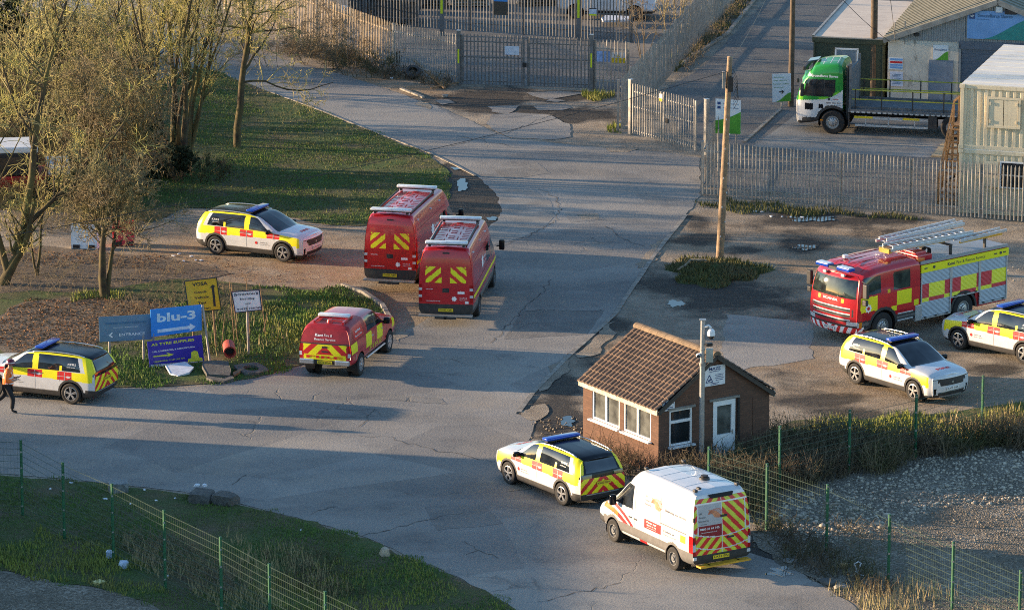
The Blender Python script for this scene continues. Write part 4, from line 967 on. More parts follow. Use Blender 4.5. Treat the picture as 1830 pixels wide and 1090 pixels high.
def make_car(label, group, rear_txt, front_txt, loc, yaw, steer=0.0, proto=None):
    if proto is not None:
        r = copy_tree(proto); r.location = (loc[0], loc[1], 0.004); r.rotation_euler = (0, 0, R(yaw)); return tag(r, label, 'car', group)
    r = thing('fire_car', label, 'car', (loc[0], loc[1], 0.004), R(yaw), group); b = CAR_LOFT.bvh
    CAR_LOFT.build(paint_car, r)
    for x in (1.42, -1.42):
        for y in (-.925, .925): wheel(r, x, y, .355, .22, 'alloy', steer if x > 0 else 0)
    for sg in (-1, 1):
        mb = MB(); pts = []
        for i in range(13):
            t = i / 12; x = .12 - 1.95 * t; z = 1.605 + .055 * math.sin(math.pi * min(1, max(0, t))) - .03 * (t - .4) ** 2; pts.append((x, sg * (.685 - .03 * t), z + (.0 if 0 < i < 12 else -.03)))
        mb.tube(pts, .02, 6); mb.build('roof_rail', MATS['v_silver'], r, smooth=True)
    mb = MB(); mb.box((-.12, 0, 1.735), (.30, 1.26, .085)); lb = mb.build('light_bar', MATS['v_blue'], r, bevel=.035, smooth=True)
    mb = MB(); mb.box((-.12, 0, 1.685), (.24, 1.2, .03)); 
    for sg in (-1, 1): mb.box((-.12, sg * .52, 1.66), (.08, .1, .05))
    mb.build('light_bar_foot', MATS['v_clad'], lb)
    mirror_arm(r, .86, 1.00, 1.10, (.13, .22, .16))
    plate(r, (2.348, 0, .52), (0, 1, 0), (0, 0, 1), front_txt, 'v_plate_w'); plate(r, (-2.335, 0, .80), (0, -1, 0), (.03, 0, 1), rear_txt)
    mb = MB(); mb.text('FIRE', .19, (1.86, 0, 1.2), (0, 1, 0), (-1, 0, 0), bvh=b, bold=.03, width=.58); mb.build('lettering', MATS['v_red2'], r)
    mb = MB()
    for sg in (-1, 1):
        x = (1, 0, 0) if sg < 0 else (-1, 0, 0); k = .62 if sg < 0 else .58; off = 1 if sg < 0 else -1
        mb.text('Kent Fire &', .055, (k, sg * .95, .655), x, bvh=b, bold=.01, width=.30); mb.text('Rescue Service', .055, (k + off * .04, sg * .95, .585), x, bvh=b, width=.40)
        for q, (a, c2) in enumerate(((.13, .09), (.05, .05))): mb.box((-1.46 - q * .0, sg * (.80 - .01 * q), 1.36 - .07 * q), (.26 - .06 * q, .02, .03), rx=sg * .0) if False else None
    mb.build('service_lettering', MATS['v_text'], r)
    mb = MB()
    for sg in (-1, 1):
        x = (1, 0, 0) if sg < 0 else (-1, 0, 0); mb.text('KFRS', .09, (-1.45, sg * .9, 1.33), x, (0, 0, 1), bvh=b, width=.3); mb.text('safe & secure', .05, (-1.42, sg * .9, 1.24), x, (0, 0, 1), bvh=b, width=.3)
    mb.build('window_sticker', MATS['ink_white'], r)
    mb = MB()
    for sg in (-1, 1): emblem(mb, (.31 if sg < 0 else .86, sg * .95, .63), (1, 0, 0) if sg < 0 else (-1, 0, 0), (0, 0, 1), .065, bvh=b)
    mb.build('badge', MATS['v_red2'], r); 
    mb = MB(); emblem(mb, (2.3, 0, .72), (0, 1, 0), (0, 0, 1), .05, bvh=b); mb.build('grille_badge', MATS['v_silver'], r)
    mb = MB(); mb.box((-2.3, 0, 1.0), (.02, .12, .06)); mb.build('wiper', MATS['v_clad'], r)
    mb = MB()
    for sg in (-1, 1):
        for q0, q1 in RED_CH:
            xm, lo = (q0 + q1) / 2, .82 + .01 * (q0 + q1); zm = (lo + 1.05) / 2
            for i in range(4): za = lo + (1.05 - lo) * i / 4; zc = lo + (1.05 - lo) * (i + 1) / 4; mb.patch([(xm - .009, sg * .95, za), (xm + .009, sg * .95, za), (xm + .009, sg * .95, zc), (xm - .009, sg * .95, zc)], bvh=b, n=(0, sg, 0), sub=1, proud=.004)
            mb.patch([(q0, sg * .95, zm - .005), (q1, sg * .95, zm - .005), (q1, sg * .95, zm + .005), (q0, sg * .95, zm + .005)], bvh=b, n=(0, sg, 0), sub=4, proud=.004)
            if xm < .7:
                xl = xm + .14 * sg * -1; P = [(xl + .085 * math.cos(t), sg * .95, zm - .01 + .035 * math.sin(t)) for t in np.linspace(0, 2 * math.pi, 11)[:-1]]; mb.patch(P, bvh=b, n=(0, sg, 0), proud=.005)
    mb.build('check_lines', MATS['v_white'], r)
    mb = MB()
    for sg in (-1, 1):
        for x_, z0, z1 in ((-.11, .43, 1.06), (1.06, .75, 1.02), (-1.02, .75, 1.06)):
            for i in range(6):
                za, zb_ = z0 + (z1 - z0) * i / 6, z0 + (z1 - z0) * (i + 1) / 6
                mb.patch([(x_ - .005, sg * .95, za), (x_ + .005, sg * .95, za), (x_ + .005, sg * .95, zb_), (x_ - .005, sg * .95, zb_)], bvh=b, n=(0, sg, 0), sub=1, proud=.003)
        for x_ in (-.30, .82 - .95 + .05): mb.patch([(x_ - .1, sg * .95, .955), (x_ + .1, sg * .95, .955), (x_ + .1, sg * .95, .98), (x_ - .1, sg * .95, .98)], bvh=b, n=(0, sg, 0), sub=1, proud=.006)
    mb.build('door_seam', MATS['v_grey'], r)
    return r
CARS = 'fire service cars with yellow and red check sides'
c0 = make_car('fire car on the sunlit dirt track by the grass, behind two red vans', CARS, 'KX22 FNA', 'KX22 FNA', (-9.37, 172.1), -25.8)
make_car('fire car parked against the brick hut, chevron tail toward the white van', CARS, '', '', (1.45, 140.62), 125.0, proto=c0)
make_car('fire car with blue-white bonnet facing the mesh fence, nearest below the fire engine', CARS, '', '', (13.07, 152.7), -51.6, proto=c0)
make_car('fire car cut by the right edge, beside the fire engine', CARS, '', '', (17.0, 157.5), 136.0, proto=c0)
make_car('fire car at the left edge with a person in orange beside it', CARS, '', '', (-15.50, 152.03), 158.0, proto=c0)
# ================================================================ RED RESCUE VANS (long, high roof, two of them)
VAN_NET = [
    [(-3.74, 0, .42), (-3.74, .84, .42), (-3.76, .95, .60), (-3.76, .965, 1.05), (-3.75, .95, 1.55), (-3.68, .855, 2.40), (-3.62, .72, 2.66), (-3.60, 0, 2.72)],
    [(-3.5, 0, .40), (-3.5, .90, .40), (-3.52, .975, .58), (-3.52, .99, 1.05), (-3.5, .975, 1.55), (-3.46, .88, 2.45), (-3.42, .75, 2.74), (-3.42, 0, 2.80)],
    [(-2.0, 0, .38), (-2.0, .93, .38), (-2.0, .985, .55), (-2.0, 1.0, 1.05), (-2.0, .98, 1.55), (-2.0, .885, 2.45), (-2.0, .76, 2.75), (-2.0, 0, 2.82)],
    [(.9, 0, .38), (.9, .93, .38), (.9, .985, .55), (.9, 1.0, 1.05), (.9, .98, 1.55), (.9, .885, 2.43), (.9, .76, 2.74), (.9, 0, 2.81)],
    [(1.55, 0, .38), (1.55, .93, .38), (1.55, .985, .55), (1.55, 1.0, 1.05), (1.55, .975, 1.5), (1.5, .85, 2.30), (1.35, .7, 2.60), (1.28, 0, 2.68)],
    [(2.25, 0, .38), (2.25, .92, .38), (2.25, .98, .55), (2.25, .99, 1.0), (2.25, .96, 1.38), (2.0, .82, 1.80), (1.95, .6, 1.94), (1.98, 0, 1.99)],
    [(2.62, 0, .38), (2.62, .88, .38), (2.62, .965, .55), (2.62, .97, .98), (2.6, .92, 1.22), (2.52, .78, 1.32), (2.5, .5, 1.38), (2.52, 0, 1.40)],
    [(3.06, 0, .36), (3.06, .76, .36), (3.1, .86, .5), (3.1, .86, .8), (3.05, .8, 1.02), (2.96, .66, 1.12), (2.96, .4, 1.15), (2.98, 0, 1.17)]]
VAN_AR = [(2.16, .35, .42, .6), (-2.16, .35, .42, .6)]
def paint_van(c, reg, v, u):
    x, y, z = c; ay = abs(y); sd = 'l' if y > 0 else 'r'
    if reg == 2:
        if z < .78: return 'rear_bumper', 'v_clad'
        if ay > .83 and .86 < z < 1.5: return 'tail_light#' + sd, 'v_lamp' if 1.03 < z < 1.11 or 1.28 < z < 1.36 else 'v_tail'
        if ay < .80 and z < 2.56:
            p = 'rear_door#' + sd
            if ay < .012: return p, 'v_clad'
            if 1.56 < z < 2.12 and .16 < ay < .72:                      # yellow chevrons
                f = (z - 1.56) + (ay - .16) * .85; q = f % .36
                if q < .20 or f > .96: return p, 'v_yellow' if not (f < .10 and ay > .5) else 'v_red2'
                return p, 'v_red2'
            if ay < .11 and 1.22 < z < 1.36: return p, 'v_clad'
            return p, 'v_red'
        return 'body', 'v_red'
    if reg == 1:
        if z < .5: return 'front_bumper', 'v_clad'
        if .62 < z < .95 and ay < .5: return 'grille', 'v_clad'
        if z > .75 and ay > .56 and z < 1.0: return 'headlight#' + sd, 'v_lamp'
        return ('bonnet', 'v_red') if z > 1.0 else ('front_bumper', 'v_red')
    for xw, zw, Rw, ym in VAN_AR:
        if math.hypot(x - xw, z - zw) < Rw + .07 and 1 < v < 3.6: return 'wheel_arch#%d%s' % (xw > 0, sd), 'v_clad'
    if v < 1: return 'underbody', 'v_dark'
    if v < 5 and z < .72: return 'sill#' + sd, 'v_clad' if z < .60 else 'v_grey'
    if v < 5:
        if z < .95 and -3.7 < x < 2.2 and z < .80: return 'side_moulding#' + sd, 'v_grey'
        if .98 < z < 1.10 and -3.65 < x < 2.7: return 'body', 'v_yellow'
        door = 'front_door#' + sd if .95 < x < 2.2 else 'side_door#' + sd if -.55 < x <= .95 and y < 0 else 'body'
        if 1.38 < z < 2.02:
            if 1.05 < x < 2.22 - (z - 1.38) * .75 and v > 3.6: return 'side_window#f' + sd, 'v_glass'
            if -.15 < x < .85 and y < 0 and z > 1.45: return 'side_window#m' + sd, 'v_glass'
        if x < -3.6 and .9 < z < 1.5: return 'tail_light#' + sd, 'v_tail'
        return door, 'v_red'
    if u > 5.9: return 'bonnet', 'v_red'
    if u > 4.25 and v > 5.15: return 'windscreen', 'v_glass'
    if v > 6.0 and u < 4: return 'roof', 'v_red'
    return 'body', 'v_red'
VAN_LOFT = Loft(VAN_NET, .03, .10, .035, VAN_AR, 2.5)
def make_van(label, loc, yaw, proto=None):
    grp = 'red fire service vans'
    if proto: r = copy_tree(proto); r.location = (*loc, .004); r.rotation_euler = (0, 0, R(yaw)); return tag(r, label, 'van', grp)
    r = thing('fire_van', label, 'van', (*loc, .004), R(yaw), grp); b = VAN_LOFT.bvh; VAN_LOFT.build(paint_van, r)
    for x in (2.16, -2.16):
        for y in (-.99, .99): wheel(r, x, y, .35, .24 if x > 0 else .42, 'steel', rimf=.58)
    for x in (-3.52, .34):
        mb = MB(); mb.box((x, 0, 2.95), (.24, 1.5, .10)); bar = mb.build('light_bar', mat('v_bar', (.66, .70, .74), .15, coat=.5), r, bevel=.04, smooth=True)
        mb = MB(); mb.box((x, 0, 2.885), (.18, 1.4, .04)); [mb.box((x, s_ * .6, 2.84), (.1, .08, .1)) for s_ in (-1, 1)]; mb.build('bar_foot', MATS['v_clad'], bar)
    mb = MB()
    for sg in (-1, 1): mb.bar((-3.3, sg * .66, 2.80), (.2, sg * .66, 2.83), .05, .05)
    mb.build('roof_rail', MATS['v_clad'], r)
    mb = MB()       # pressed ribs on the roof, in a broken pattern as on the van
    for i in range(9):
        x0 = -3.2 + .4 * i
        for k, (a, w) in enumerate(((-.45, .24), (0, .22), (.42, .26))): mb.box((x0 + (.12 if (i + k) % 2 else 0), a, 2.823), (.035, w, .012))
        if i < 8: mb.box((x0 + .2, -.22 + .44 * (i % 2), 2.823), (.36, .03, .012))
    mb.build('roof_rib', MATS['v_maroon'], r)
    mb = MB(); mb.box((-3.86, 0, .40), (.24, 1.9, .05)); mb.build('rear_step', MATS['galv'], r); mb = MB(); mb.box((-3.95, 0, .33), (.12, .75, .06)); mb.box((-3.86, 0, .34), (.3, .1, .1)); mb.build('tow_bar', MATS['v_clad'], r)
    plate(r, (-3.80, 0, .58), (0, -1, 0), (0, 0, 1), 'GN63 OJK', bvh=None); mirror_arm(r, 1.95, 1.28, 1.62, (.13, .20, .38))
    mb = MB(); mb.box((-3.8, 0, 1.29), (.03, .16, .12)); mb.box((-3.67, 0, 2.60), (.05, .24, .05)); mb.build('door_handle', MATS['v_clad'], r)
    mb = MB(); mb.text('Kent Fire &', .05, (-3.8, -.62, 1.02), (0, -1, 0), bvh=b, width=.26, bold=.02); mb.text('Rescue Service', .045, (-3.8, -.64, .95), (0, -1, 0), bvh=b, width=.3); mb.text('www.kent.fire-uk.org', .04, (-3.8, .45, .90), (0, -1, 0), bvh=b, width=.5, bold=.02)
    mb.text('SPRINTER', .05, (-3.8, .58, 1.32), (0, -1, 0), bvh=b, width=.26); emblem(mb, (-3.8, -.30, .99), (0, -1, 0), (0, 0, 1), .1, bvh=b)
    for sg in (-1, 1):
        x = (1, 0, 0) if sg < 0 else (-1, 0, 0); emblem(mb, (-1.2, sg * 1.0, 1.75), x, (0, 0, 1), .25, bvh=b, rays=10); mb.text('Kent Fire &', .14, (-.62, sg * 1.0, 1.82), x, bvh=b, width=.6, bold=.02); mb.text('Rescue Service', .13, (-.58, sg * 1.0, 1.64), x, bvh=b, width=.75)
    mb.build('lettering', MATS['ink_white'], r)
    mb = MB(); mb.text('A', .03, (-3.8, -.52, 1.28), (0, -1, 0)); mb.patch([(-3.8, -.42, 1.17), (-3.8, -.66, 1.17), (-3.8, -.66, 1.25), (-3.8, -.42, 1.25)], bvh=b, n=(-1, 0, 0)); mb.patch([(-3.8, -.68, .82), (-3.8, -.80, .82), (-3.8, -.80, .90), (-3.8, -.68, .90)], bvh=b, n=(-1, 0, 0)); mb.build('sticker', MATS['ink_white'], r)
    mb = MB()
    for sg in (-1, 1):
        for x_ in (-3.1, -1.2, .15): mb.box((x_, sg * .885, 2.52), (.12, .06, .05))
    mb.build('side_lamp', MATS['v_lamp'], r)
    mb = MB()
    for sg in (-1, 1):
        for z in (1.35, 2.2):
            mb.patch([(-3.4, sg * 1.05, z), (.9, sg * 1.05, z), (.9, sg * 1.05, z + .02), (-3.4, sg * 1.05, z + .02)], bvh=b, n=(0, sg, 0), sub=12, proud=.004)
    mb.build('side_crease', MATS['v_maroon'], r)
    return r
v0 = make_van('red van with chevron rear doors parked nearer the camera on the concrete', (-1.87, 164.85), 83.2)
make_van('red van with sunlit chevron rear, farther of the two, beside the grass', (-3.57, 169.95), 77.2, v0)
# ================================================================ RED PICKUP
PK_NET = [
    [(-2.66, 0, .58), (-2.66, .72, .58), (-2.68, .88, .72), (-2.69, .91, 1.0), (-2.68, .88, 1.27), (-2.50, .70, 1.74), (-2.44, .4, 1.80), (-2.44, 0, 1.81)],
    [(-2.45, 0, .52), (-2.45, .80, .52), (-2.46, .915, .70), (-2.46, .93, 1.0), (-2.46, .91, 1.28), (-2.30, .73, 1.82), (-2.28, .45, 1.88), (-2.28, 0, 1.89)],
    [(-.75, 0, .45), (-.75, .84, .46), (-.75, .92, .62), (-.75, .935, 1.0), (-.75, .91, 1.28), (-.72, .70, 1.85), (-.72, .42, 1.90), (-.72, 0, 1.91)],
    [(.25, 0, .45), (.25, .84, .46), (.25, .92, .62), (.25, .93, 1.0), (.25, .905, 1.26), (.20, .67, 1.82), (.16, .4, 1.87), (.14, 0, 1.88)],
    [(.70, 0, .45), (.70, .84, .46), (.70, .92, .62), (.70, .93, 1.0), (.70, .905, 1.25), (.68, .74, 1.56), (.66, .42, 1.61), (.68, 0, 1.62)],
    [(1.12, 0, .45), (1.12, .84, .46), (1.12, .92, .62), (1.12, .93, 1.0), (1.12, .90, 1.22), (1.12, .80, 1.28), (1.14, .45, 1.32), (1.16, 0, 1.33)],
    [(1.7, 0, .45), (1.7, .82, .46), (1.7, .92, .62), (1.7, .935, .95), (1.7, .89, 1.15), (1.7, .78, 1.21), (1.7, .45, 1.25), (1.7, 0, 1.25)],
    [(2.42, 0, .42), (2.42, .70, .42), (2.46, .82, .58), (2.47, .84, .85), (2.44, .80, 1.04), (2.38, .66, 1.11), (2.38, .38, 1.14), (2.38, 0, 1.14)]]
PK_AR = [(1.61, .385, .45, .55), (-1.61, .385, .45, .55)]
def paint_pk(c, reg, v, u):
    x, y, z = c; ay = abs(y); sd = 'l' if y > 0 else 'r'
    if reg == 2:
        if z < .74: return 'rear_bumper', 'v_clad'
        if z < 1.28:
            if ay > .80: return 'tail_light#' + sd, 'v_lamp' if .86 < z < 1.0 else 'v_tail'
            if ay > .755: return 'body', 'v_red'
            if z < .93: return 'tailgate', 'v_yellow' if ay < .74 else 'v_red2'
            f = (z - .93) + ay * .95
            return 'tailgate', 'v_red2' if ay < .30 - (z - .93) or .56 < f < .80 else 'v_yellow'
        if z < 1.31: return 'tailgate', 'v_clad'
        if ay < .80 - (z - 1.28) * .42 and z < 1.73: return 'canopy_door', 'v_maroon'
        return 'canopy', 'v_maroon'
    if reg == 1:
        if z < .6: return 'front_bumper', 'v_clad'
        if z < 1.0 and ay < .5: return 'grille', 'v_clad'
        if z > .82 and z < 1.02: return 'headlight#' + sd, 'v_lamp'
        return 'bonnet', 'v_red'
    for xw, zw, Rw, ym in PK_AR:
        if math.hypot(x - xw, z - zw) < Rw + .05 and 1 < v < 3.7: return 'body', 'v_red'
    if v < 1: return 'underbody', 'v_dark'
    if v < 3 and z < .55: return 'sill#' + sd, 'v_clad'
    door = 'front_door#' + sd if .0 < x < 1.2 else 'rear_door#' + sd if -1.05 < x <= .0 else 'body'
    if v < 4.0:
        if -2.6 < x < -1.98 and z > .93: return 'body', 'v_yellow'
        if -1.02 < x < -.42 and z > .80: return door, 'v_yellow'
        if .20 < x < .82 and z > .80: return door, 'v_yellow'
        if 1.95 < x < 2.4 and z > .80: return 'body', 'v_yellow'
        if x < -2.6: return 'tail_light#' + sd if .80 < z < 1.25 else 'body', 'v_tail' if .80 < z < 1.25 else 'v_red'
        return door, 'v_red'
    if x < -1.12 or (x < -.95 and v > 4):
        if v < 5:
            if -2.22 < x < -1.25 and 4.12 < v < 4.82: return 'canopy_window#' + sd, 'v_red2'
            return 'canopy', 'v_maroon'
        return 'canopy', 'v_maroon'
    if v < 5.0:
        xf = 1.02 - (v - 4.08) * .92
        if 4.08 < v < 4.84:
            if .08 < x < xf: return 'side_window#f' + sd, 'v_glass'
            if -.82 < x < .0: return 'side_window#r' + sd, 'v_glass'
            if .0 <= x <= .08: return 'pillar#' + sd, 'v_clad'
        return 'body', 'v_red'
    if u > 4.95: return 'bonnet', 'v_red'
    if u > 3.1 and v > 5.1: return 'windscreen', 'v_glass'
    return ('roof', 'v_red') if v > 5.4 else ('body', 'v_red')
PK_LOFT = Loft(PK_NET, .025, .12, .03, PK_AR, 2.4)
def make_pickup():
    r = thing('fire_pickup', 'red fire service pickup with canopy at the mouth of the dirt track', 'pickup', (-5.53, 156.18, .004), R(74.1)); b = PK_LOFT.bvh; PK_LOFT.build(paint_pk, r)
    for x in (1.61, -1.61):
        for y in (-.935, .935): wheel(r, x, y, .385, .25, 'chrome', rimf=.62)
    mb = MB()
    for sg in (-1, 1): mb.bar((-2.25, sg * .50, 1.94), (-1.2, sg * .50, 1.95), .05, .06); mb.box((-2.2, sg * .5, 1.90), (.1, .07, .08)); mb.box((-1.3, sg * .5, 1.91), (.1, .07, .08))
    mb.bar((-1.7, -.5, 1.95), (-1.7, .5, 1.95), .05, .05); mb.build('roof_rack', MATS['v_red'], r)
    mb = MB(); mb.box((-1.62, 0, 2.03), (.26, 1.1, .10)); mb.build('light_bar', MATS['v_bar'], r, bevel=.04, smooth=True)
    mb = MB(); mb.cyl((-2.12, 0, 1.86), (-2.12, 0, 2.0), .12, .08, 14); mb.build('roof_vent', MATS['v_red2'], r, smooth='auto')
    for sg in (-1, 1):
        mb = MB(); mb.box((-2.72, sg * .62, .68), (.14, .50, .17)); mb.build('bumper_corner', MATS['v_silver'], r, bevel=.03)
        mb = MB(); mb.cyl((-1.0, sg * .93, .46), (1.0, sg * .93, .46), .04, n=10); mb.build('side_step', MATS['v_silver'], r, smooth='auto')
    plate(r, (-2.72, 0, .66), (0, -1, 0), (0, 0, 1), 'EX16 WHP'); mirror_arm(r, .92, 1.04, 1.30, (.16, .22, .22))
    mb = MB(); mb.text('FIRE', .125, (-2.74, 0, .835), (0, -1, 0), bvh=b, bold=.03, width=1.3, proud=.008); mb.build('tailgate_lettering', MATS['v_red2'], r)
    mb = MB(); mb.text('FIRE', .22, (.05, -.98, .70), (1, 0, 0), bvh=b, bold=.02, width=1.45); mb.text('FIRE', .22, (.05, .98, .70), (-1, 0, 0), bvh=b, bold=.02, width=1.45); mb.build('door_lettering', mat('v_gold', (.55, .42, .03), .4), r)
    mb = MB(); mb.text('Kent', .115, (-2.7, .22, 1.57), (0, -1, 0), bvh=b, bold=.03, width=.28); mb.text('Fire &', .11, (-2.7, -.1, 1.57), (0, -1, 0), bvh=b, width=.28); mb.text('Rescue Service', .105, (-2.72, .0, 1.44), (0, -1, 0), bvh=b, width=.74)
    for sg in (-1, 1):
        x = (1, 0, 0) if sg < 0 else (-1, 0, 0); mb.text('Kent Fire &', .1, (-1.75, sg * .9, 1.60), x, bvh=b, width=.55, bold=.02); mb.text('Rescue Service', .1, (-1.75, sg * .9, 1.46), x, bvh=b, width=.7)
    mb.build('service_lettering', MATS['ink_white'], r)
    mb = MB(); mb.box((-2.71, 0, 1.03), (.03, .22, .05)); mb.box((-2.71, 0, 1.18), (.02, .2, .06)); mb.box((-2.62, 0, 1.36), (.03, .2, .04)); mb.build('tailgate_handle', MATS['v_clad'], r)
    mb = MB()
    for sg in (-1, 1):
        for x_ in (-.32, .72): mb.box((x_, sg * .935, 1.08), (.16, .03, .03))
        mb.patch([(-2.2, sg * .98, .66), (-2.12, sg * .98, .66), (-2.12, sg * .98, .86), (-2.2, sg * .98, .86)], bvh=b, n=(0, sg, 0))
    mb.build('door_handle', MATS['v_silver'], r)
    mb = MB()
    for sg in (-1, 1):
        for x_ in (-1.06, .0, 1.22):
            for i in range(5): za = .6 + .13 * i; mb.patch([(x_ - .006, sg * .98, za), (x_ + .006, sg * .98, za), (x_ + .006, sg * .98, za + .13), (x_ - .006, sg * .98, za + .13)], bvh=b, n=(0, sg, 0), sub=1, proud=.003)
    mb.build('door_seam', MATS['v_dark'], r)
make_pickup()
# ================================================================ WHITE UTILITY VAN
UV_NET = [
    [(-2.66, 0, .40), (-2.66, .88, .40), (-2.68, .99, .55), (-2.68, 1.0, .95), (-2.67, .985, 1.35), (-2.60, .91, 2.15), (-2.53, .78, 2.42), (-2.5, 0, 2.46)],
    [(-2.4, 0, .36), (-2.4, .92, .37), (-2.42, 1.01, .55), (-2.42, 1.025, .95), (-2.42, 1.01, 1.35), (-2.36, .935, 2.2), (-2.32, .80, 2.48), (-2.3, 0, 2.54)],
    [(-1.2, 0, .36), (-1.2, .94, .37), (-1.2, 1.02, .55), (-1.2, 1.03, .95), (-1.2, 1.015, 1.35), (-1.2, .94, 2.22), (-1.2, .81, 2.49), (-1.2, 0, 2.55)],
    [(.35, 0, .36), (.35, .94, .37), (.35, 1.02, .55), (.35, 1.03, .95), (.35, 1.015, 1.35), (.35, .93, 2.18), (.32, .78, 2.45), (.3, 0, 2.52)],
    [(.9, 0, .36), (.9, .94, .37), (.9, 1.02, .55), (.9, 1.03, .95), (.9, 1.01, 1.32), (.86, .86, 2.02), (.78, .70, 2.25), (.72, 0, 2.34)],
    [(1.7, 0, .36), (1.7, .92, .37), (1.7, 1.01, .55), (1.7, 1.02, .95), (1.7, .98, 1.22), (1.62, .82, 1.48), (1.6, .55, 1.56), (1.64, 0, 1.60)],
    [(2.1, 0, .36), (2.1, .88, .37), (2.1, .99, .55), (2.1, 1.0, .9), (2.08, .93, 1.12), (2.02, .74, 1.22), (2.02, .45, 1.27), (2.04, 0, 1.29)],
    [(2.58, 0, .34), (2.58, .74, .34), (2.62, .86, .48), (2.62, .87, .72), (2.56, .80, .95), (2.48, .62, 1.04), (2.48, .36, 1.07), (2.5, 0, 1.08)]]
UV_AR = [(1.65, .345, .41, .6), (-1.65, .345, .41, .6)]
def paint_uv(c, reg, v, u):
    x, y, z = c; ay = abs(y); sd = 'l' if y > 0 else 'r'
    if reg == 2:
        if z < .66: return 'rear_bumper', 'v_clad'
        if ay > .905 and .68 < z < 1.22: return 'tail_light#' + sd, 'v_lamp' if .80 < z < 1.02 else 'v_tail'
        if z > 2.34 or ay > .95: return 'body', 'v_white'
        p = 'rear_door#' + sd
        if ay < .012: return p, 'v_white'
        f = (z + ay * 1.0) % .34; ch = 'v_chev_y' if f < .17 else 'v_red2'
        t = 1.28 - .12 * (1 - (ay / .85) ** 2)
        if abs(z - t) < .018 or (abs(z - (.90 - .12 * (1 - (ay / .85) ** 2))) < .016): return p, 'v_white'
        if z > t and z < 2.16 and ay < .80:
            if y > 0: return 'rear_window#' + sd, ('v_bpanel' if z < 1.52 else 'v_greyp')
            return 'rear_window#' + sd, ch
        if 2.16 < z < 2.20 or (abs(ay - .82) < .02 and 1.25 < z < 2.2): return p, 'v_white'
        return p, ch
    if reg == 1:
        if z < .62 : return 'front_bumper', 'v_clad'
        if .70 < z < .95 and ay < .5: return 'grille', 'v_clad'
        if z > .72 and ay > .5 and z < .95: return 'headlight#' + sd, 'v_lamp'
        return 'bonnet', 'v_white'
    for xw, zw, Rw, ym in UV_AR:
        if math.hypot(x - xw, z - zw) < Rw + .085 and 1 < v < 3.7: return 'wheel_arch#%d%s' % (xw > 0, sd), 'v_grey'
    if v < 1: return 'underbody', 'v_dark'
    if v < 5:
        if x > 2.2 and z < .64: return 'front_bumper', 'v_clad'
        if x > 2.35 and .78 < z < 1.02: return 'headlight#' + sd, 'v_lamp'
        if .46 < z < .74 and x < 2.25: return 'side_moulding#' + sd, 'v_grey'
        if z <= .46 and x < -2.0: return 'side_moulding#' + sd, 'v_grey'
        door = 'front_door#' + sd if .42 < x < 1.55 else 'side_door#' + sd if -.95 < x <= .42 else 'body'
        if 1.28 < z < 1.98 and .55 < x < 1.68 - (z - 1.28) * 1.0: return 'side_window#' + sd, 'v_glass'
        # swept stripes on the nose and front door
        t = (x - .45) / 1.8
        if 0 < t < 1:
            zc1 = .66 + .62 * (1 - (1 - t) ** 2.2); zc2 = zc1 - .20 - .04 * t
            if abs(z - zc1) < .065 - .02 * t: return door, 'v_maroon' if t < .6 else 'v_red2'
            if abs(z - zc2) < .075 and t > .2: return door, 'v_orange' if t > .5 else 'v_red2'
        if x < -2.5 and .70 < z < 1.25: return 'tail_light#' + sd, 'v_tail'
        if z < .46 and -.2 < x < .2: return 'body', 'v_red2'
        return door, 'v_white'
    if u > 5.9: return 'bonnet', 'v_white'
    if u > 4.05 and v > 5.1: return 'windscreen', 'v_glass'
    if v > 6.2 and u < 4: return 'roof', 'v_white'
    return 'body', 'v_white'
mat('v_bpanel', (.22, .012, .025), .3); mat('v_greyp', (.40, .41, .43), .3, vary=.05)
UV_LOFT = Loft(UV_NET, .024, .10, .03, UV_AR, 2.5)
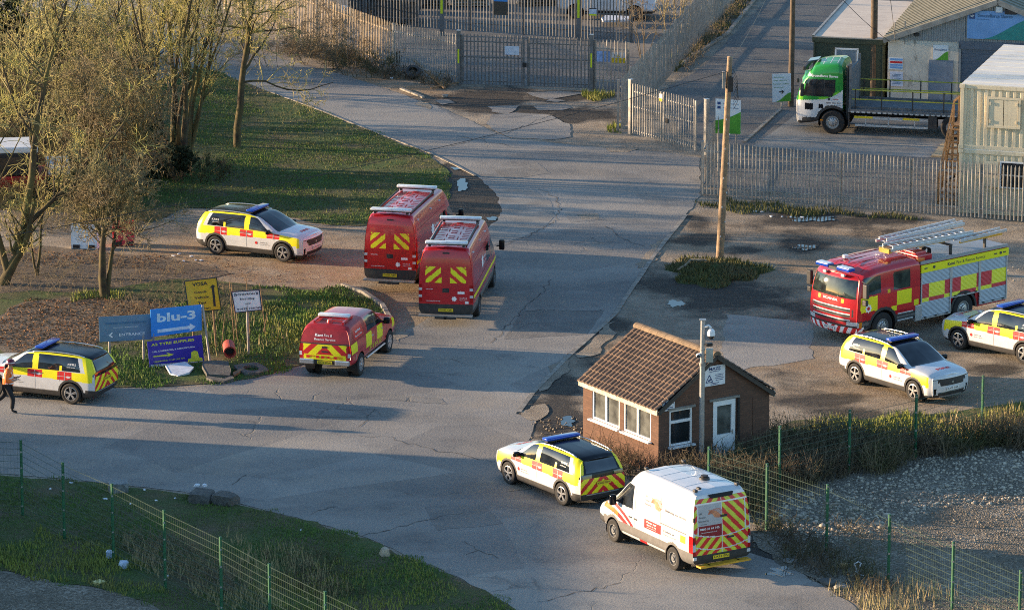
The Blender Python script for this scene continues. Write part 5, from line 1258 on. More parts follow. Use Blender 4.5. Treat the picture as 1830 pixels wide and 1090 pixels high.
def make_uv():
    r = thing('utility_van', 'white utility van with orange swirl logo and striped rear doors, lower right of centre', 'van', (4.72, 134.22, .004), R(120.8)); b = UV_LOFT.bvh; UV_LOFT.build(paint_uv, r)
    for x in (1.65, -1.65):
        for y in (-1.02, 1.02): wheel(r, x, y, .345, .24, 'steel', rimf=.60)
    mirror_arm(r, 1.42, 1.17, 1.38, (.14, .20, .32))
    plate(r, (-2.73, .05, .56), (0, -1, 0), (0, 0, 1), 'LA21 ERJ', w=.56)
    mb = MB(); mb.box((-2.80, 0, .36), (.26, 1.75, .05)); mb.box((-2.72, .5, .36), (.3, .08, .05)); mb.box((-2.72, -.5, .36), (.3, .08, .05)); mb.build('rear_step', MATS['v_steps'], r, bevel=.012)
    mb = MB(); mb.prism([(-2.56, -.42, 2.42), (-2.56, .42, 2.42), (-2.6, .36, 2.32), (-2.6, -.36, 2.32)], (-.06, 0, 0)); mb.build('brake_light', MATS['v_dark'], r)
    mb = MB(); mb.cyl((-1.5, -.15, 2.54), (-1.5, -.15, 2.6), .16, .15, 18); mb.cyl((-1.5, -.15, 2.6), (-1.5, -.15, 2.66), .09, .11, 18); mb.build('roof_aerial', MATS['v_clad'], r, smooth='auto')
    for x, y in ((.35, .68), (.45, -.68), (-2.35, .72), (-2.35, -.72), (-2.2, .5)):
        mb = MB(); mb.box((x, y, 2.53), (.14, .1, .07)); mb.build('rack_foot', MATS['v_clad'], r, bevel=.015)
    mb = MB()
    for x in (.1, -.5, -1.1, -1.8): mb.patch([(x, -.72, 2.7), (x + .03, -.72, 2.7), (x + .03, .72, 2.7), (x, .72, 2.7)], bvh=b, n=(0, 0, 1), sub=10, proud=.004)
    for y in (-.72, .72): mb.patch([(-2.25, y, 2.7), (.3, y, 2.7), (.3, y + .02, 2.7), (-2.25, y + .02, 2.7)], bvh=b, n=(0, 0, 1), sub=10, proud=.004)
    mb.build('roof_seam', MATS['sign_grey'], r)
    lt, wt_, lg, rp, yl = MB(), MB(), MB(), MB(), MB()
    def swirl(mb, o, x, u, s):
        o, x, u = Vector(o), Vector(x), Vector(u); n = x.cross(u)
        def on(q): h = b.ray_cast(q + n * .6, -n, 1.2); return (h[0] if h[0] is not None else q) + n * .006
        for k in range(7):      # nested sweeping bands, tail at the left
            r0 = 1 - k * .135; P = []
            for sgn in (1, -1):
                rr = r0 * (1 if sgn > 0 else .93); L = []
                for i in range(11):
                    t = i / 10; a = math.pi * (1.02 - 1.55 * t); L.append(on(o + x * s * (.34 - .30 * (1 - r0) + .62 * rr * math.cos(a) * (1.25 if t < .5 else .8)) + u * s * (.36 * rr * math.sin(a) - .05)))
                P.append(L)
            for i in range(10): mb.add([P[0][i], P[0][i + 1], P[1][i + 1], P[1][i]], [(0, 1, 2, 3)])
        pts = [(-.42, .26), (-.02, .20), (.30, .12), (.62, -.16), (.66, -.30), (.45, -.36), (.12, -.34), (-.02, -.12)]
        P = [on(o + x * s * p - n * .003 + u * s * q) for p, q in pts]; c = on(o + x * s * .25 - u * s * .08); mb.add([c - n * .003] + [p - n * .003 for p in P], [(0, i + 1, (i + 1) % 8 + 1) for i in range(8)], 1)
    for sg in (1, -1):
        x = Vector((-sg, 0, 0)); e = -sg
        def at(xx, z): return (xx, sg * 1.05, z)
        for k, w in enumerate(('UK', 'Power', 'Networks')): lt.text(w, .085, at(-.16 - (.0, .06, .10)[k], 1.86 - .115 * k), x, bvh=b, width=(.1, .22, .34)[k])
        swirl(lg, at(-.62, 1.76), x, (0, 0, 1), .48)
        lt.text('Delivering', .10, at(-1.42, 1.68), x, bvh=b, width=.46, bold=.012); lt.text('your electricity', .10, at(-2.0, 1.68), x, bvh=b, width=.58)
        rp.patch([at(-.10, .90), at(-1.0, .90), at(-1.0, 1.17), at(-.10, 1.17)] if sg > 0 else [at(-1.0, .90), at(-.10, .90), at(-.10, 1.17), at(-1.0, 1.17)], bvh=b, n=(0, sg, 0))
        wt_.text('Power cut?', .085, at(-.50, 1.11), x, bvh=b, width=.52, bold=.02, proud=.010); wt_.text('0800 31 63 105', .06, at(-.5, 1.02), x, bvh=b, width=.5, bold=.02, proud=.010); wt_.text('ukpowernetworks.co.uk', .04, at(-.5, .95), x, bvh=b, width=.5, proud=.010)
        lt.text('Contact us', .085, at(-1.42, 1.07), x, bvh=b, width=.6, bold=.015); lt.text('The power is in your hands', .06, at(-1.48, .96), x, bvh=b, width=.72)
        P = [at(-2.05, .96), at(-2.32, .96), at(-2.32, 1.17), at(-2.05, 1.17)]
        yl.patch(P if sg > 0 else [P[1], P[0], P[3], P[2]], bvh=b, n=(0, sg, 0)); lt.text('NO TOOLS ARE', .03, at(-2.185, 1.11), x, bvh=b, width=.2, proud=.01); lt.text('LEFT IN VAN', .03, at(-2.185, 1.05), x, bvh=b, width=.2, proud=.01)
    X = (0, -1, 0)
    for k, w in enumerate(('UK', 'Power', 'Networks')): lt.text(w, .08, (-2.7, .66 - (.0, .05, .09)[k] + .06, 1.90 - .11 * k), X, bvh=b, width=(.1, .22, .34)[k])
    lt.text('delivering', .04, (-2.7, .62, 1.58), X, bvh=b, width=.2)
    swirl(lg, (-2.7, .30, 1.88), Vector(X), (0, 0, 1), .40)
    wt_.text('0800 31 63 105', .085, (-2.7, .43, 1.44), X, bvh=b, width=.66, bold=.02); wt_.text('ukpowernetworks.co.uk', .05, (-2.7, .45, 1.33), X, bvh=b, width=.55)
    lt.build('lettering', MATS['v_text'], r); wt_.build('panel_lettering', MATS['ink_white'], r); lg.build('swirl_logo', [MATS['v_logo'], mat('v_logo2', (.62, .26, .13), .5)], r); rp.build('red_panel', MATS['v_red2'], r); yl.build('yellow_sticker', MATS['v_plate_y'], r)
    mb = MB()
    for sg in (-1, 1):
        for x_ in (.38, .66): mb.box((x_, sg * 1.03, 1.02), (.16, .04, .035))
        mb.box((-2.66, sg * .96, 1.75), (.05, .05, .12)); mb.box((-2.66, sg * .96, 1.05), (.05, .05, .1))
    mb.box((-2.68, -.06, 1.76), (.05, .22, .06)); mb.box((-2.71, -.28, 1.1), (.05, .22, .05)); mb.build('door_handle', MATS['v_clad'], r)
    mb = MB()
    for sg in (-1, 1):
        for x_, z0, z1 in ((.42, .5, 2.1), (-.95, .5, 2.15), (1.55, .75, 1.2)):
            for i in range(9): za = z0 + (z1 - z0) * i / 9; zb_ = z0 + (z1 - z0) * (i + 1) / 9; mb.patch([(x_ - .006, sg * 1.06, za), (x_ + .006, sg * 1.06, za), (x_ + .006, sg * 1.06, zb_), (x_ - .006, sg * 1.06, zb_)], bvh=b, n=(0, sg, 0), sub=1, proud=.003)
        mb.patch([(-2.35, sg * 1.06, 1.24), (-.95, sg * 1.06, 1.24), (-.95, sg * 1.06, 1.27), (-2.35, sg * 1.06, 1.27)], bvh=b, n=(0, sg, 0), proud=.004)
    mb.build('door_seam', MATS['v_grey'], r)
    mb = MB(); [mb.box((-2.66, s_ * .93, .58), (.1, .12, .1)) for s_ in (-1, 1)]; mb.build('reverse_light', MATS['v_lamp'], r, bevel=.02)
make_uv()
# ================================================================ FIRE ENGINE
FE_NET = [
    [(.20, 0, .55), (.20, 1.05, .55), (.20, 1.22, .62), (.20, 1.24, 1.2), (.20, 1.24, 1.7), (.20, 1.20, 2.42), (.20, 1.02, 2.58), (.20, 0, 2.66)],
    [(.40, 0, .5), (.40, 1.05, .5), (.40, 1.23, .58), (.40, 1.25, 1.2), (.40, 1.25, 1.7), (.40, 1.21, 2.45), (.40, 1.03, 2.61), (.40, 0, 2.69)],
    [(2.2, 0, .5), (2.2, 1.05, .5), (2.2, 1.23, .58), (2.2, 1.25, 1.2), (2.2, 1.25, 1.7), (2.2, 1.20, 2.42), (2.2, 1.0, 2.57), (2.2, 0, 2.65)],
    [(2.95, 0, .42), (2.95, 1.05, .42), (2.98, 1.22, .5), (2.99, 1.24, 1.1), (2.97, 1.23, 1.6), (2.82, 1.15, 2.30), (2.74, .95, 2.44), (2.74, 0, 2.52)],
    [(3.10, 0, .36), (3.10, 1.0, .36), (3.14, 1.15, .45), (3.16, 1.17, 1.05), (3.12, 1.15, 1.58), (2.96, 1.05, 2.24), (2.88, .90, 2.37), (2.88, 0, 2.44)]]
FE_AR = [(1.975, .5, .60, .75)]
def paint_fe(c, reg, v, u):
    x, y, z = c; ay = abs(y); sd = 'l' if y > 0 else 'r'
    if reg == 1:
        if z < .62: return 'front_bumper', ('v_red2' if ((y * (1 if y > 0 else -1) + (z - .4) * -.55) % .30) < .15 else 'ink_white') if z < .60 else 'v_clad'
        if z < .80 and ay > .78: return 'headlight#' + sd, 'v_lamp' if z > .66 else 'v_clad'
        if z < 1.45:
            if ay < .92:
                q = (z - .66) % .195
                return 'grille', 'ink_white' if q < .028 else ('v_clad' if q > .10 and z < 1.25 else 'v_red')
            return 'front_panel', 'v_clad' if .97 < ay < 1.05 and 1.0 < z < 1.25 else 'v_red'
        if z < 1.60: return 'front_panel', 'v_red'
        if z < 2.24 and ay < 1.10 - (z - 1.6) * .10: return 'windscreen', 'v_screen'
        return 'cab', 'v_red'
    if reg == 2: return 'cab', 'v_red'
    if v < 1: return 'underbody', 'v_dark'
    for xw, zw, Rw, ym in FE_AR:
        if math.hypot(x - xw, z - zw) < Rw + .11 and v < 4.2: return 'wheel_arch#' + sd, 'v_clad'
    if v < 5.1:
        if z < .62 and x > 2.9: return 'front_bumper', 'v_red2' if (z + x) % .3 < .15 else 'ink_white'
        if z < .80 and x > 3.0: return 'headlight#' + sd, 'v_amber' if x < 3.08 else 'v_lamp'
        if z < .84: return 'cab_step#' + sd, 'v_clad' if int(z * 9) % 2 else 'v_grey'
        door = 'front_door#' + sd if 1.95 < x < 3.0 else 'crew_door#' + sd if .45 < x < 1.65 else 'cab'
        if 1.72 < z < 2.34 and 2.12 < x < 2.95 - (z - 1.72) * .15: return 'side_window#f' + sd, 'v_glass2'
        if 1.74 < z < 2.36 and .68 < x < 1.5: return 'side_window#c' + sd, 'v_glass2'
        if z < 1.66:
            if x > 2.25 and z > 1.14: return door, 'v_yellow' if x < 3.04 else 'v_red'
            if .62 < x < 1.32 and z > 1.18: return door, 'v_yellow'
            if .28 < x < .50 and 1.02 < z < 1.24: return door, 'v_yellow'
            if 1.32 < x < 1.6 and 1.0 < z < 1.18: return door, 'v_yellow'
            if z > 1.0 and x < 2.25: return door, 'v_red2'
        if 1.66 < x < 1.80 and 1.66 < z < 1.80: return 'cab', 'v_plate_y'
        return door, 'v_red'
    return ('roof', 'v_red') if v > 5.8 else ('cab', 'v_red')
mat('v_glass2', (.03, .04, .03), .06, spec=.8, vary=.6, vscale=3); mat('v_screen', (.022, .03, .026), .05, spec=.8, vary=.8, vscale=2.5)
FE_LOFT = Loft(FE_NET, .032, .20, .0, FE_AR, 3.0)
def make_engine():
    r = thing('fire_engine', 'red fire engine with ladders on its roof and yellow checked shutters', 'fire engine', (13.56, 161.26, .004), R(-140)); b = FE_LOFT.bvh; FE_LOFT.build(paint_fe, r)
    for x, w in ((1.975, .32), (-1.975, .56)):
        for y in (-1.22, 1.22): wheel(r, x, y, .5, w, 'truck', rimf=.56)
    ZB, ZT = .46, 2.42; YS = 1.22
    mb = MB(); mb.box((-2.0, 0, (ZB + ZT) / 2 + .3), (4.32, 2 * YS - .08, ZT - ZB - .62)); 
    for x0, x1 in ((.14, -1.30), (-2.68, -4.14)): mb.box(((x0 + x1) / 2, 0, .72), (x0 - x1, 2 * YS - .08, .52))
    mb.box((-2.0, 0, .98), (4.3, 1.2, .9)); mb.build('body', [MATS['v_red']], r)
    mb = MB(); mb.box((-2.0, 0, ZT + .02), (4.34, 2 * YS + .02, .05)); [mb.box((-2, s_ * (YS - .03), ZT + .07), (4.3, .05, .06)) for s_ in (-1, 1)]; mb.build('body_roof', MATS['v_shutter'], r)
    PAN = [(.12, -1.28, ZB, [(.12, -.25, 'r'), (-.25, -1.02, 'y'), (-1.02, -1.28, 'r')], [(.12, -.25, 'y'), (-.25, -1.0, 'r'), (-1.0, -1.28, 'y')]),
           (-1.36, -2.70, 1.0, [(-1.36, -1.82, 'r'), (-1.82, -2.60, 'y'), (-2.60, -2.70, 'r')], [(-1.36, -1.80, 'y'), (-1.80, -2.58, 'r'), (-2.58, -2.70, 'y')]), (-2.78, -4.08, ZB + .08, [(-2.78, -3.36, 'r'), (-3.36, -4.08, 'y')], [(-2.78, -3.36, 'y'), (-3.36, -4.08, 'r')])]
    for sg in (-1, 1):
        mb = MB(); mb.box((-2.0, sg * (YS + .01), 2.25), (4.32, .05, .27)); st = mb.build('side_banner', MATS['v_yellow'], r)
        t = MB(); x = (1, 0, 0) if sg < 0 else (-1, 0, 0); t.text('Kent', .15, (-1.30, sg * (YS + .036), 2.25), x, bold=.03, width=.36); t.text('Fire & Rescue Service', .15, (-2.27, sg * (YS + .036), 2.25), x, width=1.42)
        for q in (-.05, -3.5, -3.95): t.box((q, sg * (YS + .04), 2.26), (.14, .02, .04))
        for q in (-.45, -3.75): t.cyl((q, sg * (YS + .03), 2.26), (q, sg * (YS + .06), 2.26), .05, n=12)
        t.build('lettering', MATS['v_text'], st)
        for x0, x1, z0, up, lo in PAN:
            mb = MB(); n = int((2.1 - z0) / .045)
            for k in range(n):
                za, zb_ = z0 + (2.1 - z0) * k / n, z0 + (2.1 - z0) * (k + 1) / n; yb = sg * (YS + .004)
                segs = [(x0, x1, 0)]; zm = (za + zb_) / 2
                if 1.20 < zm < 1.68: segs = [(a, c_, 1 if m_ == 'r' else 2) for a, c_, m_ in up]
                elif 1.03 < zm <= 1.20: segs = [(a, c_, 1 if m_ == 'r' else 2) for a, c_, m_ in lo]
                for a, c_, m_ in segs:
                    V = [(a, yb, za), (c_, yb, za), (c_, yb + sg * .012, (za * .6 + zb_ * .4)), (c_, yb, zb_), (a, yb, zb_), (a, yb + sg * .012, (za * .6 + zb_ * .4))]
                    mb.add(V, [(0, 1, 2, 5), (5, 2, 3, 4)] if sg < 0 else [(5, 2, 1, 0), (4, 3, 2, 5)], m_)
            sh = mb.build('roller_shutter', [MATS['v_shutter'], MATS['v_red2'], MATS['v_yellow']], r)
            f = MB()
            for xx in (x0 + .012, x1 - .012): f.box((xx, sg * (YS + .014), (z0 + 2.1) / 2), (.05, .04, 2.12 - z0))
            f.box(((x0 + x1) / 2, sg * (YS + .02), z0 + .02), (x0 - x1, .05, .05)); f.build('shutter_frame', MATS['v_alu'], sh)
            h = MB(); [h.box((x0 + (x1 - x0) * q, sg * (YS + .05), z0 + .05), (.09, .03, .05)) for q in (.12, .5, .88)]; h.build('handle', MATS['v_clad'], sh)
        f = MB(); n = 16     # rear wheel arch
        for i in range(n):
            a0, a1 = math.pi * i / n, math.pi * (i + 1) / n
            f.add([(-1.975 + rr * math.cos(a), sg * y_, .5 + rr * math.sin(a)) for a, rr, y_ in ((a0, .57, YS + .02), (a0, .66, YS + .02), (a1, .66, YS + .02), (a1, .57, YS + .02))], [(0, 1, 2, 3)])
            f.add([(-1.975 + .57 * math.cos(a), sg * y_, .5 + .57 * math.sin(a)) for a, y_ in ((a0, YS + .02), (a0, .6), (a1, .6), (a1, YS + .02))], [(0, 1, 2, 3)])
        f.build('wheel_arch', MATS['v_clad'], r)
        mb = MB(); mb.add([(-1.36, sg * (YS - .036), .52), (-2.7, sg * (YS - .036), .52), (-2.7, sg * (YS - .036), 1.02), (-1.36, sg * (YS - .036), 1.02)], [(0, 1, 2, 3)]) if False else mb.box((-1.40, sg * (YS - .05), .76), (.12, .04, .5)); mb.box((-2.64, sg * (YS - .05), .76), (.12, .04, .5)); mb.build('arch_panel', MATS['v_red'], r)
        mb = MB(); mb.box((.28, sg * 1.16, .72), (.3, .2, .56)); mb.box((.9, sg * 1.12, .60), (.75, .26, .06)); mb.box((.9, sg * 1.16, .84), (.75, .18, .05)); mb.build('locker', MATS['v_alu'], r, bevel=.01)
        mb = MB(); mb.box((2.98, sg * 1.40, 1.93), (.14, .20, .50)); mb.box((2.98, sg * 1.38, 1.52), (.13, .18, .2)); ms = mb.build('mirror', MATS['v_clad'], r, bevel=.03); a = MB(); a.tube([(2.98, sg * 1.2, 2.25), (2.98, sg * 1.38, 2.2)], .02, 6); a.tube([(2.98, sg * 1.2, 1.5), (2.98, sg * 1.38, 1.5)], .02, 6); a.build('mirror_arm', MATS['v_clad'], ms)
    mb = MB(); mb.box((-4.17, 0, 1.35), (.04, 2.3, 1.5)); mb.build('rear_shutter', MATS['v_shutter'], r)
    for sg in (-1, 1):
        mb = MB(); mb.box((3.12, sg * .52, 2.60), (.30, .62, .12)); lb = mb.build('light_bar', MATS['v_blue'], r, bevel=.03); t = MB(); t.box((3.12, sg * .52, 2.668), (.24, .56, .012)); t.build('light_bar_top', MATS['v_bar'], lb)
    mb = MB(); mb.box((3.12, 0, 2.57), (.24, .42, .10)); mb.box((3.05, .1, 2.64), (.4, .06, .05), rz=.4); mb.build('beacon_mount', MATS['v_clad'], r)
    mb = MB(); mb.box((3.05, 0, 2.52), (.14, 1.5, .06)); mb.build('roof_mount', MATS['v_red'], r)
    for y in (-.45, .45): mb = MB(); mb.box((3.17, y, 2.36), (.08, .16, .1)); mb.build('spot_lamp', MATS['v_lamp'], r, bevel=.02)
    mb = MB(); [mb.box((1.5, y, 2.66), (2.3, .02, .02)) for y in (-.7, -.25, .25, .7)]; mb.build('roof_rib', MATS['v_maroon'], r)
    mb = MB(); mb.cyl((2.1, -.55, 2.64), (2.1, -.55, 2.75), .1, n=14); mb.build('roof_beacon', MATS['sign_white'], r, smooth='auto')
    mb = MB(); mb.box((-.25, .35, 2.56), (.7, 1.3, .22)); mb.box((-.25, .35, 2.70), (.5, .9, .1)); mb.build('pump_housing', MATS['v_red'], r, bevel=.03)
    mb = MB(); mb.box((.05, 1.05, 2.54), (.34, .16, .14)); mb.build('roof_light', MATS['v_orange'], r, bevel=.02)
    mb = MB(); [mb.lathe([(.16, -.1), (.16, .1)], (-.8, y, 2.62), 'Y', 14) for y in (.1, .5)]; mb.build('hose_reel', MATS['v_clad'], r)
    plate(r, (3.375, 0, .50), (0, 1, 0), (0, 0, 1), 'GN12 AYD', 'v_plate_w', bvh=None)
    mb = MB(); mb.text('SCANIA', .11, (3.4, .0, 1.50), (0, 1, 0), bvh=b, width=.72, bold=.03); mb.build('maker_lettering', MATS['ink_white'], r)
    mb = MB(); mb.patch([(3.4, -.62, 1.43), (3.4, -.50, 1.43), (3.4, -.50, 1.57), (3.4, -.62, 1.57)], bvh=b, n=(1, 0, 0), sub=2); mb.patch([(3.4, .52, 1.43), (3.4, .64, 1.43), (3.4, .64, 1.57), (3.4, .52, 1.57)], bvh=b, n=(1, 0, 0), sub=2); mb.build('lamp_sticker', MATS['v_plate_y'], r)
    mb = MB(); emblem(mb, (2.70, 1.3, 1.26), (-1, 0, 0), (0, 0, 1), .17, bvh=b); emblem(mb, (2.70, -1.3, 1.26), (1, 0, 0), (0, 0, 1), .17, bvh=b); mb.build('badge', MATS['ink_white'], r); mb = MB(); emblem(mb, (2.70, 1.3, 1.26), (-1, 0, 0), (0, 0, 1), .08, bvh=b, proud=.012); mb.build('badge_centre', MATS['v_red2'], r)
    mb = MB(); [mb.bar((3.30, y0, 1.62), (3.27, y0 + .5, 1.72), .02, .02) for y0 in (-.9, .1)]; mb.build('wiper', MATS['v_clad'], r)
    mb = MB(); mb.box((3.28, .02, 1.66), (.02, .18, .1)); mb.build('screen_paper', MATS['ink_white'], r)
    # gantry that carries the ladders
    mb = MB()
    for x in (-3.3, -1.6):
        for y in (-.9, .9): mb.box((x, y, 2.62), (.08, .08, .4))
        mb.box((x, 0, 2.80), (.1, 1.9, .06))
    mb.build('ladder_gantry', MATS['v_clad'], r)
    mb = MB(); mb.bar((1.0, .30, 2.86), (-1.7, .40, 2.86), .3, .06); mb.box((1.0, .30, 2.9), (.16, .5, .16)); mb.bar((-2.0, .95, 2.84), (-4.1, .95, 2.84), .07, .07); mb.build('ladder_cradle', mat('v_ochre', (.60, .33, .03), .5), r)
    return r
FE = make_engine()
def ladder(label, p, q, w, sections, rung=.3, blue=False):
    """extension ladder from p to q in the engine's own frame, lying on its roof gantry"""
    Mx = Matrix.Translation(FE.location) @ Matrix.Rotation(R(-140), 4, 'Z'); P, Q = Mx @ Vector(p), Mx @ Vector(q); d = (Q - P); L = d.length; d.normalize(); s = d.cross(Vector((0, 0, 1))).normalized(); up = s.cross(d)
    o = thing('ladder', label, 'ladder', P, 0, 'ladders on the fire engine roof')
    for k in range(sections):
        ww = w - .07 * k; off = up * (.085 * k) + d * (.12 * k); rails, rungs = MB(), MB()
        for sg in (-1, 1): a = s * (sg * ww / 2) + off; rails.bar(a, a + d * (L - .2 * k), .04, .085); rails.bar(a + up * .045, a + up * .045 + d * (L - .2 * k), .055, .015)
        n = int((L - .2 * k) / rung)
        for i in range(n): c = off + d * (.15 + i * rung); rungs.cyl(c - s * ww / 2, c + s * ww / 2, .016, n=6)
        rl = rails.build('rail', MATS['v_alu'], o); rungs.build('rung', MATS['v_alu'], o)
    return o
ladder('wide silver extension ladder along the near side of the fire engine roof', (1.0, .28, 2.93), (-3.0, .45, 2.95), .58, 2)
ladder('narrow silver ladder along the far side of the fire engine roof', (.35, -.62, 2.93), (-3.6, -.62, 3.02), .44, 2)
ladder('short silver ladder at the tail of the fire engine roof', (-1.9, .92, 2.92), (-4.2, .92, 2.98), .34, 1)
# ================================================================ FLATBED LORRY
LR_NET = [
    [(1.72, 0, .95), (1.72, 1.1, .95), (1.72, 1.22, 1.05), (1.72, 1.24, 1.5), (1.72, 1.24, 1.9), (1.74, 1.22, 2.55), (1.80, 1.05, 2.85), (1.85, 0, 2.98)],
    [(1.9, 0, .9), (1.9, 1.1, .9), (1.9, 1.23, 1.0), (1.9, 1.25, 1.5), (1.9, 1.25, 1.9), (1.9, 1.23, 2.58), (1.95, 1.08, 2.90), (2.0, 0, 3.04)],
    [(3.0, 0, .45), (3.0, 1.1, .45), (3.0, 1.22, .55), (3.0, 1.25, 1.2), (3.0, 1.25, 1.8), (2.95, 1.20, 2.48), (2.9, 1.02, 2.78), (2.9, 0, 2.92)],
    [(3.45, 0, .38), (3.45, 1.05, .38), (3.48, 1.18, .48), (3.50, 1.2, 1.05), (3.47, 1.19, 1.55), (3.32, 1.10, 2.25), (3.2, .95, 2.48), (3.2, 0, 2.58)],
    [(3.58, 0, .36), (3.58, .98, .36), (3.62, 1.1, .46), (3.65, 1.12, 1.05), (3.62, 1.1, 1.5), (3.44, 1.0, 2.15), (3.34, .85, 2.32), (3.34, 0, 2.42)]]
LR_AR = [(2.14, .5, .60, .75)]
def paint_lr(c, reg, v, u):
    x, y, z = c; ay = abs(y); sd = 'l' if y > 0 else 'r'
    if reg == 1:
        if z < .72: return 'front_bumper', 'v_clad' if ay < .75 else 'v_lamp'
        if z < 1.35: return 'front_panel', 'v_clad' if ay < .8 and (z * 5) % 1 < .5 else 'v_white'
        if 1.5 < z < 2.2 and ay < 1.0: return 'windscreen', 'v_glass'
        return 'cab', 'v_green'
    if reg == 2: return 'cab', 'v_green'
    if v < 1: return 'underbody', 'v_dark'
    if math.hypot(x - 2.14, z - .5) < .72 and v < 4.2: return 'wheel_arch#' + sd, 'v_clad'
    if v < 5.2:
        if z < .68: return 'front_bumper' if x > 3.2 else 'skirt#' + sd, ('v_lamp' if x > 3.42 and z > .52 else 'v_clad')
        if 1.58 < z < 2.30 and 2.02 + max(0, (1.85 - z)) * .6 < x < 3.42 - (z - 1.58) * .28: 
            if abs(x - 2.50) < .02: return 'cab', 'v_clad'
            return 'side_window#%d%s' % (x > 2.5, sd), 'v_glass'
        # white lower cab below a sweeping curve, lime line along it
        t = (3.6 - x) / 1.9; zc = 1.38 + .14 * t + .75 * max(0, t - .55) ** 1.7 * 2.0
        door = 'door#' + sd if 2.45 < x < 3.35 else 'cab'
        if z < zc: 
            if 2.95 < x < 3.30 and 1.0 < z < 1.28: return door, 'v_black'
            if 2.52 < x < 2.72 and 1.08 < z < 1.26: return door, 'v_black'
            return door, 'v_white'
        if z < zc + .10 and t > .45 and x > 1.85: return door, 'v_lime'
        if x > 3.40 and z < 1.6: return 'cab', 'v_lime'
        return door, 'v_green'
    if u > 2.7 and v > 5.3 and False: return 'windscreen', 'v_glass'
    return 'roof', 'v_green'
LR_LOFT = Loft(LR_NET, .035, .16, 0, LR_AR, 3.0)
def make_lorry():
    r = thing('flatbed_lorry', 'green and white flatbed lorry parked in front of the depot building', 'lorry', (15.72, 194.27, -.002), R(167)); b = LR_LOFT.bvh; LR_LOFT.build(paint_lr, r)
    wheel(r, 2.14, 1.24, .5, .32, 'truck', rimf=.55); wheel(r, 2.14, -1.24, .5, .32, 'truck', rimf=.55); wheel(r, -2.9, 1.24, .5, .55, 'truck', rimf=.55); wheel(r, -2.9, -1.24, .5, .55, 'truck', rimf=.55)
    mb = MB(); mb.box((-1.45, 0, 1.03), (5.9, 2.46, .14)); mb.build('deck', MATS['v_deck'], r)
    mb = MB()
    for sg in (-1, 1):
        for k in range(26): mb.box((1.3 - k * .225, sg * 1.24, .985), (.14, .03, .06))
    mb.build('rope_rail', MATS['v_alu'], r)
    mb = MB(); [mb.box((-1.0, s_ * .42, .80), (6.8, .09, .26)) for s_ in (-1, 1)]; mb.build('chassis', MATS['v_dark'], r)
    mb = MB(); mb.box((1.42, 0, 1.9), (.06, 2.3, 1.7)); mb.box((1.42, 1.18, 2.0), (.1, .1, 2.0)); mb.box((1.42, -1.18, 2.0), (.1, .1, 2.0)); mb.build('headboard', MATS['v_deck'], r)
    mb = MB(); mb.cyl((1.55, 1.05, .6), (1.55, 1.05, 2.9), .07, n=10); mb.build('exhaust_stack', MATS['v_clad'], r, smooth='auto')
    for sg in (-1, 1):
        mb = MB(); P = [1.2, .1, -1.2, -2.5, -4.3]
        for x in P: MB().box((x, sg * 1.16, 1.5), (.05, .05, .85)).build('stanchion', MATS['v_clad'], r)
        mb = MB()
        for z in (1.92, 1.52): mb.bar((1.35, sg * 1.16, z), (-4.35, sg * 1.16, z), .035, .045)
        mb.build('guard_rail', mat('rail_yellow', (.40, .40, .04), .5, vary=.2, dirt=.4), r)
        mb = MB(); mb.box((-1.5, sg * 1.02, 1.15), (5.7, .06, .1)); mb.build('deck_kerb', MATS['v_deck'], r)
        mb = MB(); [mb.bar((1.2, sg * 1.15, z), (-1.85, sg * 1.15, z), .04, .09) for z in (.74, .42)]; [mb.box((x, sg * 1.15, .6), (.05, .04, .46)) for x in (.75, -.2, -1.3)]; mb.build('side_guard', MATS['v_alu'], r)
        mb = MB(); mb.box((.85, sg * 1.18, .765), (.78, .02, .09)); mb.box((-1.15, sg * 1.18, .765), (.7, .02, .09)); mb.build('marker_strip', MATS['v_plate_y'], r)
        MB().box((-2.05, sg * 1.0, .68), (.36, .4, .5)).build('tool_box', MATS['v_clad'], r); MB().box((1.46, sg * 1.1, .62), (.04, .3, .62)).build('mudguard', MATS['v_clad'], r)
        mb = MB(); mb.box((3.42, sg * 1.36, 1.85), (.14, .18, .52)); mb.box((3.62, sg * 1.22, 2.22), (.1, .16, .18)); mb.build('mirror', MATS['v_clad'], r, bevel=.03)
        mb = MB(); mb.box((2.6, sg * 1.2, .58), (.12, .1, .05)); mb.build('marker_lamp', MATS['v_amber'], r)
    mb = MB(); mb.box((3.1, .2, 2.95), (.45, .7, .03), ry=.20); mb.build('roof_hatch', mat('hatch_glass', (.05, .09, .16), .1), r)
    mb = MB(); mb.box((3.4, 0, 2.68), (.16, 1.9, .16)); mb.build('sun_visor', MATS['v_clad'], r, bevel=.04)
    mb = MB(); [mb.patch([(x_, -.9, 3.2), (x_ + .025, -.9, 3.2), (x_ + .025, .9, 3.2), (x_, .9, 3.2)], bvh=b, n=(0, 0, 1), sub=8) for x_ in (2.0, 2.3, 2.6)]; [mb.patch([(1.95, y, 3.2), (2.75, y, 3.2), (2.75, y + .025, 3.2), (1.95, y + .025, 3.2)], bvh=b, n=(0, 0, 1), sub=8) for y in (-.6, 0, .6)]; mb.build('roof_rib', MATS['v_white'], r)
    mb = MB()
    for sg in (1, -1):
        x = (-sg, 0, 0); mb.text('Groundforce Shorco', .15, (2.50, sg * 1.3, 2.45), x, bvh=b, width=1.15, bold=.025, proud=.01); mb.patch([(3.20, sg * 1.3, 2.40), (3.08, sg * 1.3, 2.40), (3.08, sg * 1.3, 2.52), (3.20, sg * 1.3, 2.52)][::sg], bvh=b, n=(0, sg, 0), proud=.01)
    mb.build('lettering', MATS['ink_white'], r)
    mb = MB()
